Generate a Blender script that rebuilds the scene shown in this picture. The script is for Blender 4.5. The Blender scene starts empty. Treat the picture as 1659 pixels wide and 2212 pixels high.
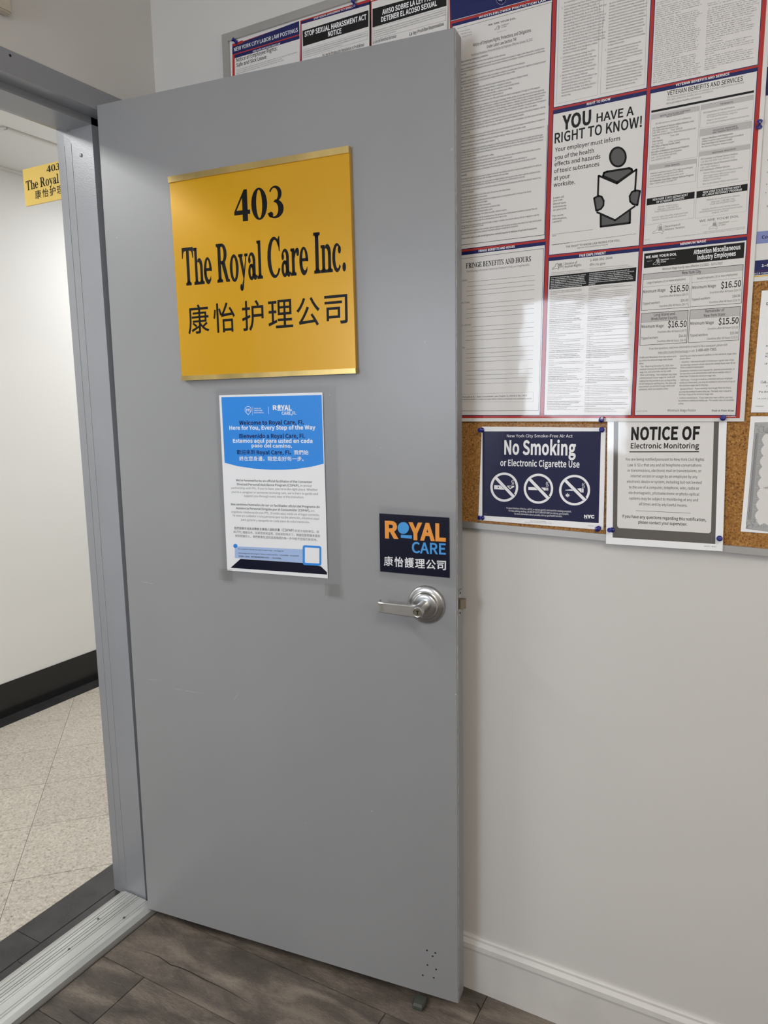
# -*- coding: utf-8 -*-
# Office doorway: grey steel door with notices, labour-law bulletin board, hallway beyond.
import bpy, bmesh, math, random
from mathutils import Vector, Matrix
from mathutils.geometry import tessellate_polygon
random.seed(7)
SC = bpy.context.scene
COL = SC.collection

# ---------------------------------------------------------------- camera
cd = bpy.data.cameras.new('camera'); cam = bpy.data.objects.new('camera', cd); COL.objects.link(cam)
YAW, PIT, ROL = -0.5068049221554122, -0.1516438927136903, -0.01436143299701527
fw = Vector((math.sin(YAW)*math.cos(PIT), math.cos(YAW)*math.cos(PIT), math.sin(PIT)))
ri = Vector((math.cos(YAW), -math.sin(YAW), 0)); up = ri.cross(fw)
r2 = ri*math.cos(ROL)+up*math.sin(ROL); u2 = up*math.cos(ROL)-ri*math.sin(ROL)
cam.matrix_world = Matrix(((r2.x,u2.x,-fw.x,1.51297),(r2.y,u2.y,-fw.y,-1.51630),(r2.z,u2.z,-fw.z,1.44054),(0,0,0,1)))
cd.sensor_fit = 'VERTICAL'; cd.sensor_height = 24; cd.lens = 1567.171/2212*24; cd.clip_start = .02
SC.camera = cam

# ---------------------------------------------------------------- world, lights, exposure
SC.view_settings.view_transform = 'Standard'; SC.view_settings.look = 'None'
SC.view_settings.gamma = 1; SC.view_settings.use_curve_mapping = False
SC.view_settings.exposure = 0.09
W = bpy.data.worlds.new('world'); SC.world = W; W.use_nodes = True
W.node_tree.nodes['Background'].inputs[0].default_value = (.9,.95,1,1)
W.node_tree.nodes['Background'].inputs[1].default_value = .25
def area(name, loc, size, power, color, target=None, rot=None):
    l = bpy.data.lights.new(name, 'AREA'); l.shape = 'RECTANGLE'; l.size, l.size_y = size
    l.energy = power; l.color = color
    o = bpy.data.objects.new(name, l); COL.objects.link(o); o.location = loc
    if target: o.rotation_euler = (Vector(target)-Vector(loc)).to_track_quat('-Z','Y').to_euler()
    return o
area('hall_ceiling_lamp', (-.92,-1.35,2.49), (.30,1.1), 29, (1,1,.99), (-.92,-1.35,0))
area('hall_ceiling_lamp', (-.95,1.7,2.49), (.30,1.1), 24, (1,1,.99), (-.95,1.7,0))
area('room_ceiling_lamp', (2.2,-2.3,2.70), (.6,1.2), 32, (1,.94,.87), (2.2,-2.3,0))
area('window_daylight', (.42,-2.77,1.66), (.60,.68), 20, (.80,.88,1), (.42,0,1.66))
area('added_side_fill', (3.56,-2.0,2.15), (1.0,.6), 8.5, (1,.93,.82), (0,-2.0,2.25))  # added, unseen fill from the right to brighten the left wall

# ---------------------------------------------------------------- helpers
def mat(name, col, rough=.6, metal=0, noise=None, bump=None, coat=0, spec=.5, coatr=.08):
    m = bpy.data.materials.new(name); m.use_nodes = True; nt = m.node_tree; b = nt.nodes['Principled BSDF']
    b.inputs['Base Color'].default_value = (*col,1); b.inputs['Roughness'].default_value = rough
    b.inputs['Metallic'].default_value = metal; b.inputs['Specular IOR Level'].default_value = spec
    b.inputs['Coat Weight'].default_value = coat; b.inputs['Coat Roughness'].default_value = coatr
    g = nt.nodes.new('ShaderNodeNewGeometry')
    if noise:
        sc, amt = noise[:2]; st = noise[2] if len(noise)>2 else (1,1,1)
        mp = nt.nodes.new('ShaderNodeMapping'); mp.inputs['Scale'].default_value = st
        nt.links.new(g.outputs['Position'], mp.inputs['Vector'])
        n = nt.nodes.new('ShaderNodeTexNoise'); n.inputs['Scale'].default_value = sc; n.inputs['Detail'].default_value = 4
        nt.links.new(mp.outputs[0], n.inputs['Vector'])
        r = nt.nodes.new('ShaderNodeMapRange'); r.inputs[1].default_value=.3; r.inputs[2].default_value=.7
        r.inputs[3].default_value = 1-amt; r.inputs[4].default_value = 1+amt
        nt.links.new(n.outputs['Fac'], r.inputs[0])
        h = nt.nodes.new('ShaderNodeVectorMath'); h.operation='SCALE'; h.inputs[0].default_value = col
        nt.links.new(r.outputs[0], h.inputs['Scale']); nt.links.new(h.outputs[0], b.inputs['Base Color'])
    if bump:
        sc, st, ds = bump
        n2 = nt.nodes.new('ShaderNodeTexNoise'); n2.inputs['Scale'].default_value = sc; n2.inputs['Detail'].default_value = 2
        nt.links.new(g.outputs['Position'], n2.inputs['Vector'])
        bp = nt.nodes.new('ShaderNodeBump'); bp.inputs['Strength'].default_value = st; bp.inputs['Distance'].default_value = ds
        nt.links.new(n2.outputs['Fac'], bp.inputs['Height']); nt.links.new(bp.outputs[0], b.inputs['Normal'])
        if coat: nt.links.new(bp.outputs[0], b.inputs['Coat Normal'])
    return m
def film(name, alpha, rough=.12, col=(1,1,1), bumps=(60,.3,.001)):
    m = mat(name, (.5,.5,.5), rough, bump=bumps); nt = m.node_tree; b = nt.nodes['Principled BSDF']
    tr = nt.nodes.new('ShaderNodeBsdfTransparent'); tr.inputs[0].default_value = (*col,1); mx = nt.nodes.new('ShaderNodeMixShader'); gl = nt.nodes.new('ShaderNodeBsdfGlossy'); gl.inputs['Roughness'].default_value = rough
    gl.inputs['Color'].default_value = (.9,.9,.9,1)
    fr = nt.nodes.new('ShaderNodeFresnel'); fr.inputs[0].default_value = 1.16
    for l in list(b.inputs['Normal'].links): nt.links.new(l.from_socket, gl.inputs['Normal'])
    nt.links.new(fr.outputs[0], mx.inputs[0]); nt.links.new(tr.outputs[0], mx.inputs[1]); nt.links.new(gl.outputs[0], mx.inputs[2])
    nt.links.new(mx.outputs[0], nt.nodes['Material Output'].inputs[0])
    return m

def obj(name, verts, faces, m, parent=None, smooth=False, mats=None, mi=None):
    me = bpy.data.meshes.new(name); me.from_pydata(verts, [], faces)
    for x in (mats or [m]): me.materials.append(x)
    if mi: me.polygons.foreach_set('material_index', mi)
    if smooth: me.polygons.foreach_set('use_smooth', [True]*len(me.polygons))
    me.update()
    o = bpy.data.objects.new(name, me); COL.objects.link(o)
    if parent: o.parent = parent; o.matrix_parent_inverse = parent.matrix_world.inverted()
    return o
def bmobj(name, bm, m, parent=None, smooth=False):
    bmesh.ops.recalc_face_normals(bm, faces=bm.faces)
    me = bpy.data.meshes.new(name); bm.to_mesh(me); bm.free(); me.materials.append(m)
    if smooth:
        me.polygons.foreach_set('use_smooth', [True]*len(me.polygons)); me.set_sharp_from_angle(angle=math.radians(35))
    o = bpy.data.objects.new(name, me); COL.objects.link(o)
    if parent: o.parent = parent; o.matrix_parent_inverse = parent.matrix_world.inverted()
    return o
def empty(name, loc):
    o = bpy.data.objects.new(name, None); o.empty_display_size = .05; COL.objects.link(o); o.location = loc
    o.matrix_world = Matrix.Translation(loc)
    return o
def tag(o, label=None, cat=None, group=None, kind=None):
    for k, v in (('label',label),('category',cat),('group',group),('kind',kind)):
        if v: o[k] = v
    return o
def addbox(bm, x0, x1, y0, y1, z0, z1, bev=0):
    v = [bm.verts.new(p) for p in ((x0,y0,z0),(x1,y0,z0),(x1,y1,z0),(x0,y1,z0),(x0,y0,z1),(x1,y0,z1),(x1,y1,z1),(x0,y1,z1))]
    f = [bm.faces.new([v[i] for i in q]) for q in ((0,3,2,1),(4,5,6,7),(0,1,5,4),(1,2,6,5),(2,3,7,6),(3,0,4,7))]
    if bev: bmesh.ops.bevel(bm, geom=list({e for g in f for e in g.edges}), offset=bev, segments=2, affect='EDGES')
def extrude_profile(bm, prof, path):
    """prof: list of 2D points; path: list of functions point2d -> Vector (one per station); open profile skin + caps"""
    rows = [[bm.verts.new(fn(p)) for p in prof] for fn in path]
    n = len(prof)
    for a, b in zip(rows, rows[1:]):
        for i in range(n): bm.faces.new((a[i], a[(i+1)%n], b[(i+1)%n], b[i]))
    bm.faces.new(rows[0]); bm.faces.new(rows[-1][::-1])
def lathe(bm, prof, M, seg=40):
    """prof: (radius, height) pairs, revolved round local z, placed by matrix M"""
    rows = []
    for r, h in prof:
        rows.append([bm.verts.new(M @ Vector((max(r,1e-5)*math.cos(2*math.pi*k/seg), max(r,1e-5)*math.sin(2*math.pi*k/seg), h))) for k in range(seg)])
    for a, b in zip(rows, rows[1:]):
        for k in range(seg): bm.faces.new((a[k], a[(k+1)%seg], b[(k+1)%seg], b[k]))
    bm.faces.new(rows[0]); bm.faces.new(rows[-1][::-1])

# door plane: origin at hinge, E along the leaf, N out of its back face
HX, HY, DA = -0.00501667705455225, -0.20118624830475595, 0.1179765452024109
E = Vector((math.cos(DA), math.sin(DA), 0)); NB = Vector((-math.sin(DA), math.cos(DA), 0)); O = Vector((HX,HY,0))
def door_pt(s, z, off): return O + E*s - NB*off + Vector((0,0,z))
def board_pt(u, v, off): return Vector((u, -off, v))
def hang_pt(u, v, off): return Vector((u, -(off+.030*(1.393-v)), v))      # a sheet that hangs out over the lower frame rail
def hall_pt(u, v, off): return Vector((u, .025-off, v))

# ---------------------------------------------------------------- materials
M = {}
M['wall'] = mat('wall_paint', (.62,.60,.572), .62, noise=(1.6,.02), bump=(70,.10,.002))
M['wall_hall'] = mat('hall_wall_paint', (.80,.80,.79), .55, noise=(1.2,.015))
M['ceil'] = mat('ceiling_paint', (.75,.74,.72), .8, noise=(1.5,.02))
M['grey'] = mat('grey_door_paint', (.282,.284,.288), .36, noise=(2.3,.035,(1,1,.6)), bump=(260,.10,.0006), spec=.45)
M['greyf'] = mat('grey_frame_paint', (.262,.27,.288), .30, noise=(5,.04), bump=(330,.32,.0007), spec=.55)
M['highlight_strip'] = mat('painted_highlight', (.33,.34,.36), .35)  # lighter than the frame paint, a highlight put into the colour
M['edge'] = mat('worn_edge_paint', (.42,.42,.42), .4, noise=(80,.35))
M['chrome'] = mat('satin_steel', (.50,.50,.50), .27, 1, noise=(30,.08,(1,1,14)))
M['steel_lever'] = mat('brushed_steel', (.55,.54,.52), .30, 1, noise=(60,.10,(1,1,12)))
M['brass'] = mat('nickel_cylinder', (.30,.26,.19), .35, 1)
M['dark'] = mat('dark_hole', (.01,.01,.01), .9)
M['gold'] = mat('gold_plate', (.62,.325,.006), .25, .12, noise=(3,.05), coat=.25, spec=.4)
M['gold2'] = mat('polished_gold_rail', (.62,.45,.17), .28, .8, noise=(12,.25,(1,1,.2)))
M['hgold'] = mat('yellow_hall_plate', (.80,.56,.12), .4)
M['alu'] = mat('aluminium_frame', (.47,.46,.44), .38, .6, noise=(8,.05))
M['thresh'] = mat('ribbed_aluminium', (.56,.57,.55), .42, .55, noise=(40,.10,(1,.15,1)))
M['base'] = mat('white_baseboard', (.63,.61,.58), .45, noise=(9,.05), bump=(40,.1,.001))
M['black'] = mat('black_baseboard', (.010,.010,.011), .18)
M['btile'] = mat('black_tile', (.030,.029,.030), .24, noise=(14,.3))
M['grout'] = mat('pale_grout', (.45,.43,.40), .9)
M['subfloor'] = mat('floor_seam', (.035,.028,.022), .9)
M['crack'] = mat('dark_grain', (.022,.015,.011), .7)
M['pin'] = mat('blue_plastic', (.008,.014,.20), .18, coat=.6)
M['wood_white'] = mat('cream_plastic', (.52,.47,.38), .5)
M['rubber'] = mat('rubber_foot', (.055,.06,.05), .3)
M['film'] = film('clear_film', .10, .16, (1,1,1))
M['tape'] = film('clear_tape', .13, .3, (.96,.96,.95), (260,.6,.001))

def cork():
    m = bpy.data.materials.new('cork'); m.use_nodes = True; nt = m.node_tree; b = nt.nodes['Principled BSDF']
    b.inputs['Roughness'].default_value = .8
    g = nt.nodes.new('ShaderNodeNewGeometry'); n = nt.nodes.new('ShaderNodeTexNoise'); n.inputs['Scale'].default_value=330; n.inputs['Detail'].default_value=3; n.inputs['Roughness'].default_value=.7
    nt.links.new(g.outputs['Position'], n.inputs['Vector'])
    cr = nt.nodes.new('ShaderNodeValToRGB'); e = cr.color_ramp; e.elements[0].position=.33; e.elements[0].color=(.045,.016,.004,1)
    e.elements[1].position=.70; e.elements[1].color=(.55,.34,.13,1); k=e.elements.new(.42); k.color=(.27,.115,.020,1); k=e.elements.new(.58); k.color=(.40,.185,.040,1)
    nt.links.new(n.outputs['Fac'], cr.inputs[0]); nt.links.new(cr.outputs[0], b.inputs['Base Color'])
    return m
M['cork'] = cork()
def wood():
    m = bpy.data.materials.new('vinyl_wood'); m.use_nodes = True; nt = m.node_tree; b = nt.nodes['Principled BSDF']; b.inputs['Roughness'].default_value=.5
    L = nt.links.new; N = nt.nodes.new
    g = N('ShaderNodeNewGeometry'); oi = N('ShaderNodeObjectInfo')
    def noise(st, sc, det=4, dist=0):
        mp = N('ShaderNodeMapping'); mp.inputs['Scale'].default_value = st; L(g.outputs['Position'], mp.inputs[0])
        ad = N('ShaderNodeVectorMath'); ad.operation='ADD'; L(mp.outputs[0], ad.inputs[0]); L(oi.outputs['Random'], ad.inputs[1])
        n = N('ShaderNodeTexNoise'); n.inputs['Scale'].default_value=sc; n.inputs['Detail'].default_value=det; n.inputs['Distortion'].default_value=dist
        L(ad.outputs[0], n.inputs['Vector']); return n.outputs['Fac']
    a = noise((1,3,1), 5, 7, .8); c = noise((1,14,1), 60, 4); w = noise((1,5,1), 240, 3)
    def mth(op, p, q):
        x = N('ShaderNodeMath'); x.operation = op
        for i, v in enumerate((p,q)):
            if hasattr(v,'links'): L(v, x.inputs[i])
            else: x.inputs[i].default_value = v
        return x.outputs[0]
    s = mth('ADD', mth('MULTIPLY', a, .55), mth('ADD', mth('MULTIPLY', c, .25), mth('MULTIPLY', w, .20)))
    s = mth('ADD', s, mth('MULTIPLY', mth('SUBTRACT', oi.outputs['Random'], .5), .10))
    cr = N('ShaderNodeValToRGB'); e = cr.color_ramp; e.elements[0].position=.34; e.elements[0].color=(.030,.023,.019,1); e.elements[1].position=.66; e.elements[1].color=(.24,.20,.158,1)
    k = e.elements.new(.5); k.color=(.092,.075,.061,1)
    L(s, cr.inputs[0]); L(cr.outputs[0], b.inputs['Base Color'])
    bp = N('ShaderNodeBump'); bp.inputs['Strength'].default_value=.15; bp.inputs['Distance'].default_value=.001; L(c, bp.inputs['Height']); L(bp.outputs[0], b.inputs['Normal'])
    return m
M['plank'] = wood()
def terrazzo():
    m = bpy.data.materials.new('speckled_tile'); m.use_nodes = True; nt = m.node_tree; b = nt.nodes['Principled BSDF']; b.inputs['Roughness'].default_value=.4
    g = nt.nodes.new('ShaderNodeNewGeometry'); n = nt.nodes.new('ShaderNodeTexNoise'); n.inputs['Scale'].default_value=120; n.inputs['Detail'].default_value=4; n.inputs['Roughness'].default_value=.75
    nt.links.new(g.outputs['Position'], n.inputs['Vector'])
    cr = nt.nodes.new('ShaderNodeValToRGB'); e=cr.color_ramp; e.elements[0].position=.30; e.elements[0].color=(.16,.13,.10,1); e.elements[1].position=.72; e.elements[1].color=(.66,.62,.55,1)
    k=e.elements.new(.42); k.color=(.40,.365,.31,1); k=e.elements.new(.55); k.color=(.50,.465,.40,1)
    nt.links.new(n.outputs['Fac'], cr.inputs[0])
    oi = nt.nodes.new('ShaderNodeObjectInfo'); mr = nt.nodes.new('ShaderNodeMapRange'); mr.inputs[3].default_value=.95; mr.inputs[4].default_value=1.04
    nt.links.new(oi.outputs['Random'], mr.inputs[0]); v = nt.nodes.new('ShaderNodeVectorMath'); v.operation='SCALE'
    nt.links.new(cr.outputs[0], v.inputs[0]); nt.links.new(mr.outputs[0], v.inputs['Scale']); nt.links.new(v.outputs[0], b.inputs['Base Color'])
    return m
M['tile'] = terrazzo()

INK = {'K':(.006,.006,.006),'W':(.86,.86,.86),'paper':(.72,.70,.675),'navy':(.012,.016,.10),'navy2':(.018,.020,.062),'red':(.42,.035,.028),
 'gray':(.13,.125,.12),'lgray':(.50,.485,.475),'midgray':(.11,.108,.105),'midgray2':(.30,.30,.30),'hatch':(.42,.42,.415),'blue':(.045,.29,.78),
 'paleblue':(.42,.55,.80),'darknavy':(.006,.007,.022),'navytext':(.015,.012,.09),'orange':(.86,.36,.07),'sky':(.085,.36,.75),
 'bluegray':(.22,.26,.50),'maroon':(.12,.03,.09),'yellow':(.72,.42,.07),'warmgray':(.12,.11,.10)}
def ink(c, finish):
    k = 'ink_%s_%s' % (c, finish)
    if k not in M:
        if finish == 'laminated': M[k] = mat(k, INK[c], .6, coat=.55, coatr=.05, bump=(7,.35,.0035), spec=.12)
        elif finish == 'gloss': M[k] = mat(k, INK[c], .35, bump=(18,.2,.002), spec=.14)
        else: M[k] = mat(k, INK[c], .55, spec=.2)
    return M[k]

# ---------------------------------------------------------------- lettering
# sans face: character -> [advance, [outline x,y,x,y ...]], cap height = 500 units
FONT_N = {
" ": [153,[]],
"!": [220,[[141,511,78,511,89,151,132,151],[133,80,110,86,87,80,71,63,65,38,71,14,87,-3,110,-9,133,-3,149,14,155,38,149,63]]],
"\"": [323,[[127,526,61,526,63,456,75,329,114,329,126,456],[261,526,195,526,196,456,209,329,247,329,260,456]]],
"$": [379,[[215,570,170,570,170,493,112,471,73,428,59,366,115,265,217,207,272,121,262,80,234,53,186,43,142,50,103,68,69,93,40,50,77,23,121,2,170,-8,170,-84,215,-84,215,-7,278,16,318,61,333,126,278,237,175,293,119,370,129,409,156,434,196,443,233,438,262,424,289,400,323,437,293,464,258,483,215,494]]],
"&": [464,[[258,496,205,509,145,493,105,451,91,392,95,354,106,315,123,274,75,236,39,189,25,130,44,58,97,9,177,-9,232,-2,279,18,321,48,361,23,399,4,436,-9,452,43,392,69,359,91,395,145,424,205,446,269,388,269,370,215,346,166,318,122,271,164,228,212,191,263,245,304,287,352,304,411,292,462],[173,455,206,465,233,457,248,437,253,409,241,369,210,335,168,304,147,364,144,392,152,429],[116,201,149,231,187,177,232,127,280,81,250,60,218,46,184,41,134,52,98,84,85,133,94,169]]],
"'": [190,[[127,526,61,526,63,456,75,329,114,329,126,456]]],
"(": [231,[[201,540,163,558,109,453,75,338,63,212,75,85,109,-29,163,-134,201,-117,153,-14,124,97,115,212,124,327,153,437]]],
")": [231,[[121,453,68,558,29,540,78,437,107,327,117,212,107,97,78,-14,29,-117,68,-134,121,-29,156,85,168,212,156,338]]],
",": [190,[[126,77,98,86,75,81,58,66,51,42,58,19,74,4,104,-1,96,-39,72,-70,36,-93,51,-130,104,-96,139,-47,151,13,144,52]]],
"-": [237,[[206,215,31,215,31,167,206,167]]],
".": [190,[[117,80,95,86,72,80,56,63,50,38,56,14,72,-3,95,-9,117,-3,134,14,140,38,134,63]]],
"/": [267,[[257,542,212,542,8,-122,53,-122]]],
"0": [379,[[272,481,190,509,107,481,53,395,34,252,53,107,107,20,190,-9,272,20,326,107,345,252,326,395],[140,438,190,460,240,438,273,371,285,252,273,132,240,63,190,42,140,63,106,132,94,252,106,371]]],
"1": [379,[[234,500,186,500,123,474,83,465,83,425,172,425,172,52,60,52,60,0,334,0,334,52,234,52]]],
"2": [379,[[252,491,175,509,117,500,69,475,27,436,63,400,94,430,128,451,167,458,219,445,249,411,259,359,235,268,159,162,30,37,30,0,344,0,344,54,124,49,227,157,296,261,321,362,303,440]]],
"3": [379,[[253,494,177,509,124,501,78,480,38,450,72,410,102,435,137,452,175,458,221,448,250,421,260,379,247,331,203,297,121,284,121,236,213,224,262,189,277,136,264,86,228,54,175,43,125,51,84,72,52,100,20,60,58,26,111,1,179,-9,261,8,319,57,340,134,326,194,288,237,235,261,235,264,281,290,312,330,323,384,304,452]]],
"4": [379,[[291,500,222,500,14,179,14,138,232,138,232,0,291,0,291,138,357,138,357,188,291,188],[235,432,232,188,78,188]]],
"5": [379,[[75,500,59,267,92,246,119,262,145,272,175,275,230,261,266,222,279,161,265,98,227,57,173,43,121,51,81,71,50,98,18,57,58,25,110,1,179,-9,258,11,319,69,342,162,322,253,267,305,192,322,164,320,117,302,130,447,318,447,318,500]]],
"6": [379,[[270,502,223,509,132,482,65,396,38,239,60,101,120,19,205,-9,277,12,329,68,349,153,332,241,284,293,210,310,170,303,131,283,97,250,116,373,162,438,226,458,255,453,283,440,305,420,340,458,309,484],[167,258,200,264,250,250,280,212,290,153,279,94,248,54,205,40,151,59,115,113,98,201,132,238]]],
"7": [379,[[347,500,33,500,33,447,276,447,198,312,154,170,135,0,200,0,215,174,258,319,347,462]]],
"8": [379,[[266,491,192,508,122,491,74,447,55,381,65,333,89,295,123,263,79,231,45,184,31,124,52,55,108,8,191,-9,273,8,327,54,347,120,335,179,304,222,263,252,293,285,319,326,329,376,313,444],[150,451,192,461,237,449,266,418,276,372,270,337,253,303,225,271,169,297,128,331,112,381,122,423],[120,213,156,243,221,214,269,177,288,122,276,78,242,48,192,38,138,50,101,82,87,130,96,174]]],
"9": [379,[[260,483,173,509,102,488,50,432,30,347,47,260,95,207,168,190,209,197,249,218,283,250,263,128,218,62,158,43,127,48,98,61,74,81,40,42,71,16,111,-2,160,-9,249,19,315,109,342,271,319,404],[174,460,229,442,265,389,282,303,248,264,213,243,178,236,128,250,99,288,89,347,100,407,130,446]]],
":": [190,[[117,355,95,362,72,355,56,339,50,314,56,289,72,272,95,266,117,272,134,289,140,314,134,339],[117,80,95,86,72,80,56,63,50,38,56,14,72,-3,95,-9,117,-3,134,14,140,38,134,63]]],
";": [190,[[117,355,95,362,72,355,56,339,50,314,56,289,72,272,95,266,117,272,134,289,140,314,134,339],[126,77,98,86,75,81,58,66,51,42,58,19,74,4,104,-1,96,-39,72,-70,36,-93,51,-130,104,-96,139,-47,151,13,144,52]]],
"?": [323,[[227,505,160,520,108,512,65,489,29,457,65,424,91,448,120,463,153,468,194,458,218,432,226,394,196,321,141,249,121,151,177,151,200,240,256,313,287,398,271,463],[174,80,151,86,128,80,112,63,106,38,112,14,128,-3,151,-9,174,-3,190,14,196,38,190,63]]],
"@": [645,[[489,460,357,492,198,450,83,333,38,155,75,5,171,-87,306,-118,358,-114,406,-101,452,-79,435,-42,398,-60,357,-72,311,-76,195,-49,114,30,84,157,123,312,222,414,351,451,468,423,539,348,563,237,547,153,508,99,460,80,427,90,413,120,418,170,448,322,407,322,397,291,381,312,360,324,336,328,258,300,207,233,189,151,201,92,234,56,281,43,315,50,346,69,376,95,389,63,417,44,454,38,524,60,582,128,606,240,576,372],[336,284,355,281,371,271,385,252,364,132,339,106,315,91,293,86,266,93,247,115,239,155,251,214,285,264]]],
"A": [415,[[172,500,3,0,66,0,115,153,297,153,345,0,412,0,242,500],[205,449,207,449,282,203,130,203]]],
"B": [448,[[69,500,69,0,228,0,327,16,393,65,417,147,404,205,369,245,316,266,316,269,356,293,380,331,389,378,367,449,306,488,217,500],[132,450,209,450,274,442,314,417,327,370,315,326,276,298,206,288,132,288],[132,239,219,239,293,229,340,200,355,149,339,93,293,61,219,50,132,50]]],
"C": [435,[[317,500,261,509,147,478,69,389,40,250,68,110,145,22,257,-9,317,0,368,24,411,63,376,103,342,73,304,53,260,46,177,72,123,142,104,252,124,360,179,429,262,454,302,448,335,431,364,407,398,447,364,478]]],
"D": [469,[[69,500,69,0,196,0,324,30,402,116,429,252,402,387,323,471,194,500],[132,449,188,449,286,426,345,359,364,252,345,144,286,76,188,52,132,52]]],
"E": [402,[[69,500,69,0,364,0,364,54,132,54,132,236,321,236,321,290,132,290,132,447,357,447,357,500]]],
"F": [377,[[69,500,69,0,132,0,132,224,323,224,323,278,132,278,132,447,357,447,357,500]]],
"G": [470,[[331,500,269,509,151,478,70,389,40,250,69,110,148,22,265,-9,328,-1,380,19,420,49,420,259,255,259,255,207,362,207,362,76,337,60,306,50,271,46,181,72,124,142,104,252,125,360,183,429,271,454,315,447,350,430,379,407,413,447,378,477]]],
"H": [497,[[132,500,69,500,69,0,132,0,132,236,365,236,365,0,428,0,428,500,365,500,365,291,132,291]]],
"I": [200,[[132,500,69,500,69,0,132,0]]],
"J": [365,[[299,500,236,500,236,153,227,92,200,57,156,46,122,52,93,70,69,103,24,70,59,27,104,0,162,-9,241,12,285,68,299,147]]],
"K": [441,[[132,500,69,500,69,0,132,0,132,158,218,261,368,0,438,0,257,310,414,500,342,500,132,249]]],
"L": [370,[[132,500,69,500,69,0,351,0,351,54,132,54]]],
"M": [554,[[69,500,69,0,126,0,124,325,117,424,120,424,255,50,297,50,432,424,435,424,426,277,426,0,485,0,485,500,409,500,279,128,276,128,145,500]]],
"N": [493,[[69,500,69,0,128,0,127,315,121,419,123,419,177,316,359,0,424,0,424,500,364,500,366,187,373,82,370,82,316,185,133,500]]],
"O": [506,[[364,478,253,509,142,478,67,390,40,252,67,113,142,23,253,-9,364,23,439,113,467,252,439,390],[174,429,253,454,332,429,383,360,402,252,383,143,332,72,253,46,174,72,123,143,104,252,123,360]]],
"P": [432,[[69,500,69,0,132,0,132,199,214,199,311,216,375,266,398,353,375,440,310,486,211,500],[132,449,203,449,277,440,321,411,336,353,322,295,279,261,206,250,132,250]]],
"Q": [506,[[364,478,253,509,142,478,67,390,40,252,63,123,126,34,222,-7,262,-68,324,-110,406,-126,459,-120,477,-114,465,-65,413,-73,362,-66,320,-43,290,-6,383,37,444,125,467,252,439,390],[174,429,253,454,332,429,383,360,402,252,383,141,332,69,253,44,174,69,123,141,104,252,123,360]]],
"R": [433,[[69,500,69,0,132,0,132,212,222,212,343,0,414,0,287,219,346,245,386,292,400,360,377,442,316,487,225,500],[132,449,216,449,282,440,323,412,337,360,323,306,282,273,216,263,132,263]]],
"S": [407,[[270,501,214,509,132,492,77,445,56,377,72,315,111,274,158,248,272,196,302,169,313,128,301,85,265,57,208,46,157,54,110,76,70,108,33,65,81,26,140,0,207,-9,298,10,356,61,377,133,363,195,327,237,274,267,164,316,133,341,120,381,132,420,164,445,214,454,257,448,295,432,327,407,360,447,320,479]]],
"T": [409,[[387,500,21,500,21,447,173,447,173,0,236,0,236,447,387,447]]],
"U": [492,[[130,500,67,500,67,206,91,79,154,11,246,-9,338,11,402,79,426,206,426,500,365,500,365,205,349,110,306,61,246,46,187,61,145,110,130,205]]],
"V": [392,[[67,500,1,500,160,0,233,0,392,500,328,500,199,64,196,64]]],
"W": [599,[[83,500,18,500,123,0,198,0,298,415,301,415,325,302,401,0,477,0,580,500,520,500,439,65,435,65,400,228,330,500,272,500,168,65,165,65]]],
"X": [391,[[91,500,21,500,158,259,12,0,78,0,190,216,310,0,380,0,233,255,370,500,304,500,201,299]]],
"Y": [362,[[66,500,-1,500,149,194,149,0,212,0,212,194,363,500,297,500,183,249,180,249]]],
"Z": [411,[[376,500,58,500,58,447,298,447,34,38,34,0,379,0,379,54,112,54,376,462]]],
"_": [381,[[372,-55,9,-55,9,-95,372,-95]]],
"a": [384,[[275,361,201,380,144,372,95,354,56,332,80,289,112,308,150,322,191,328,238,314,261,280,267,235,138,209,64,164,40,96,54,39,92,4,148,-9,192,-2,233,18,273,44,278,0,329,0,329,228,316,308],[169,173,267,193,267,90,233,63,200,47,166,42,132,47,109,66,100,100,116,142]]],
"b": [422,[[126,543,63,543,63,0,113,0,118,38,155,13,191,-3,226,-9,305,15,364,83,387,191,370,291,320,356,239,380,198,373,159,354,123,328],[126,277,160,305,192,322,224,327,281,310,312,263,322,190,308,112,270,61,216,44,188,47,158,59,126,82]]],
"c": [348,[[257,374,214,380,125,357,60,290,35,185,59,80,120,14,209,-9,252,-3,293,13,329,38,302,80,276,61,247,48,214,43,154,61,114,110,100,185,115,260,156,309,216,327,243,323,268,312,290,295,321,336,293,358]]],
"d": [423,[[360,543,297,543,297,400,301,337,269,360,236,375,196,380,117,356,59,289,36,185,55,80,108,14,189,-9,231,-2,269,17,304,44,309,0,360,0],[207,327,238,324,267,311,297,289,297,94,267,66,236,49,203,44,147,61,112,109,100,186,115,260,153,309]]],
"e": [378,[[282,358,201,380,121,356,60,289,35,185,59,80,123,14,213,-9,259,-4,300,10,334,29,312,70,284,54,254,44,220,41,157,57,115,102,97,171,347,171,349,206,332,298],[153,317,203,330,252,317,284,278,295,215,96,215,115,277]]],
"f": [222,[[181,552,120,537,85,495,73,430,73,370,23,367,23,320,73,320,73,0,135,0,135,320,214,320,214,370,135,370,135,429,141,469,158,494,188,502,229,492,243,540,224,546]]],
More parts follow.
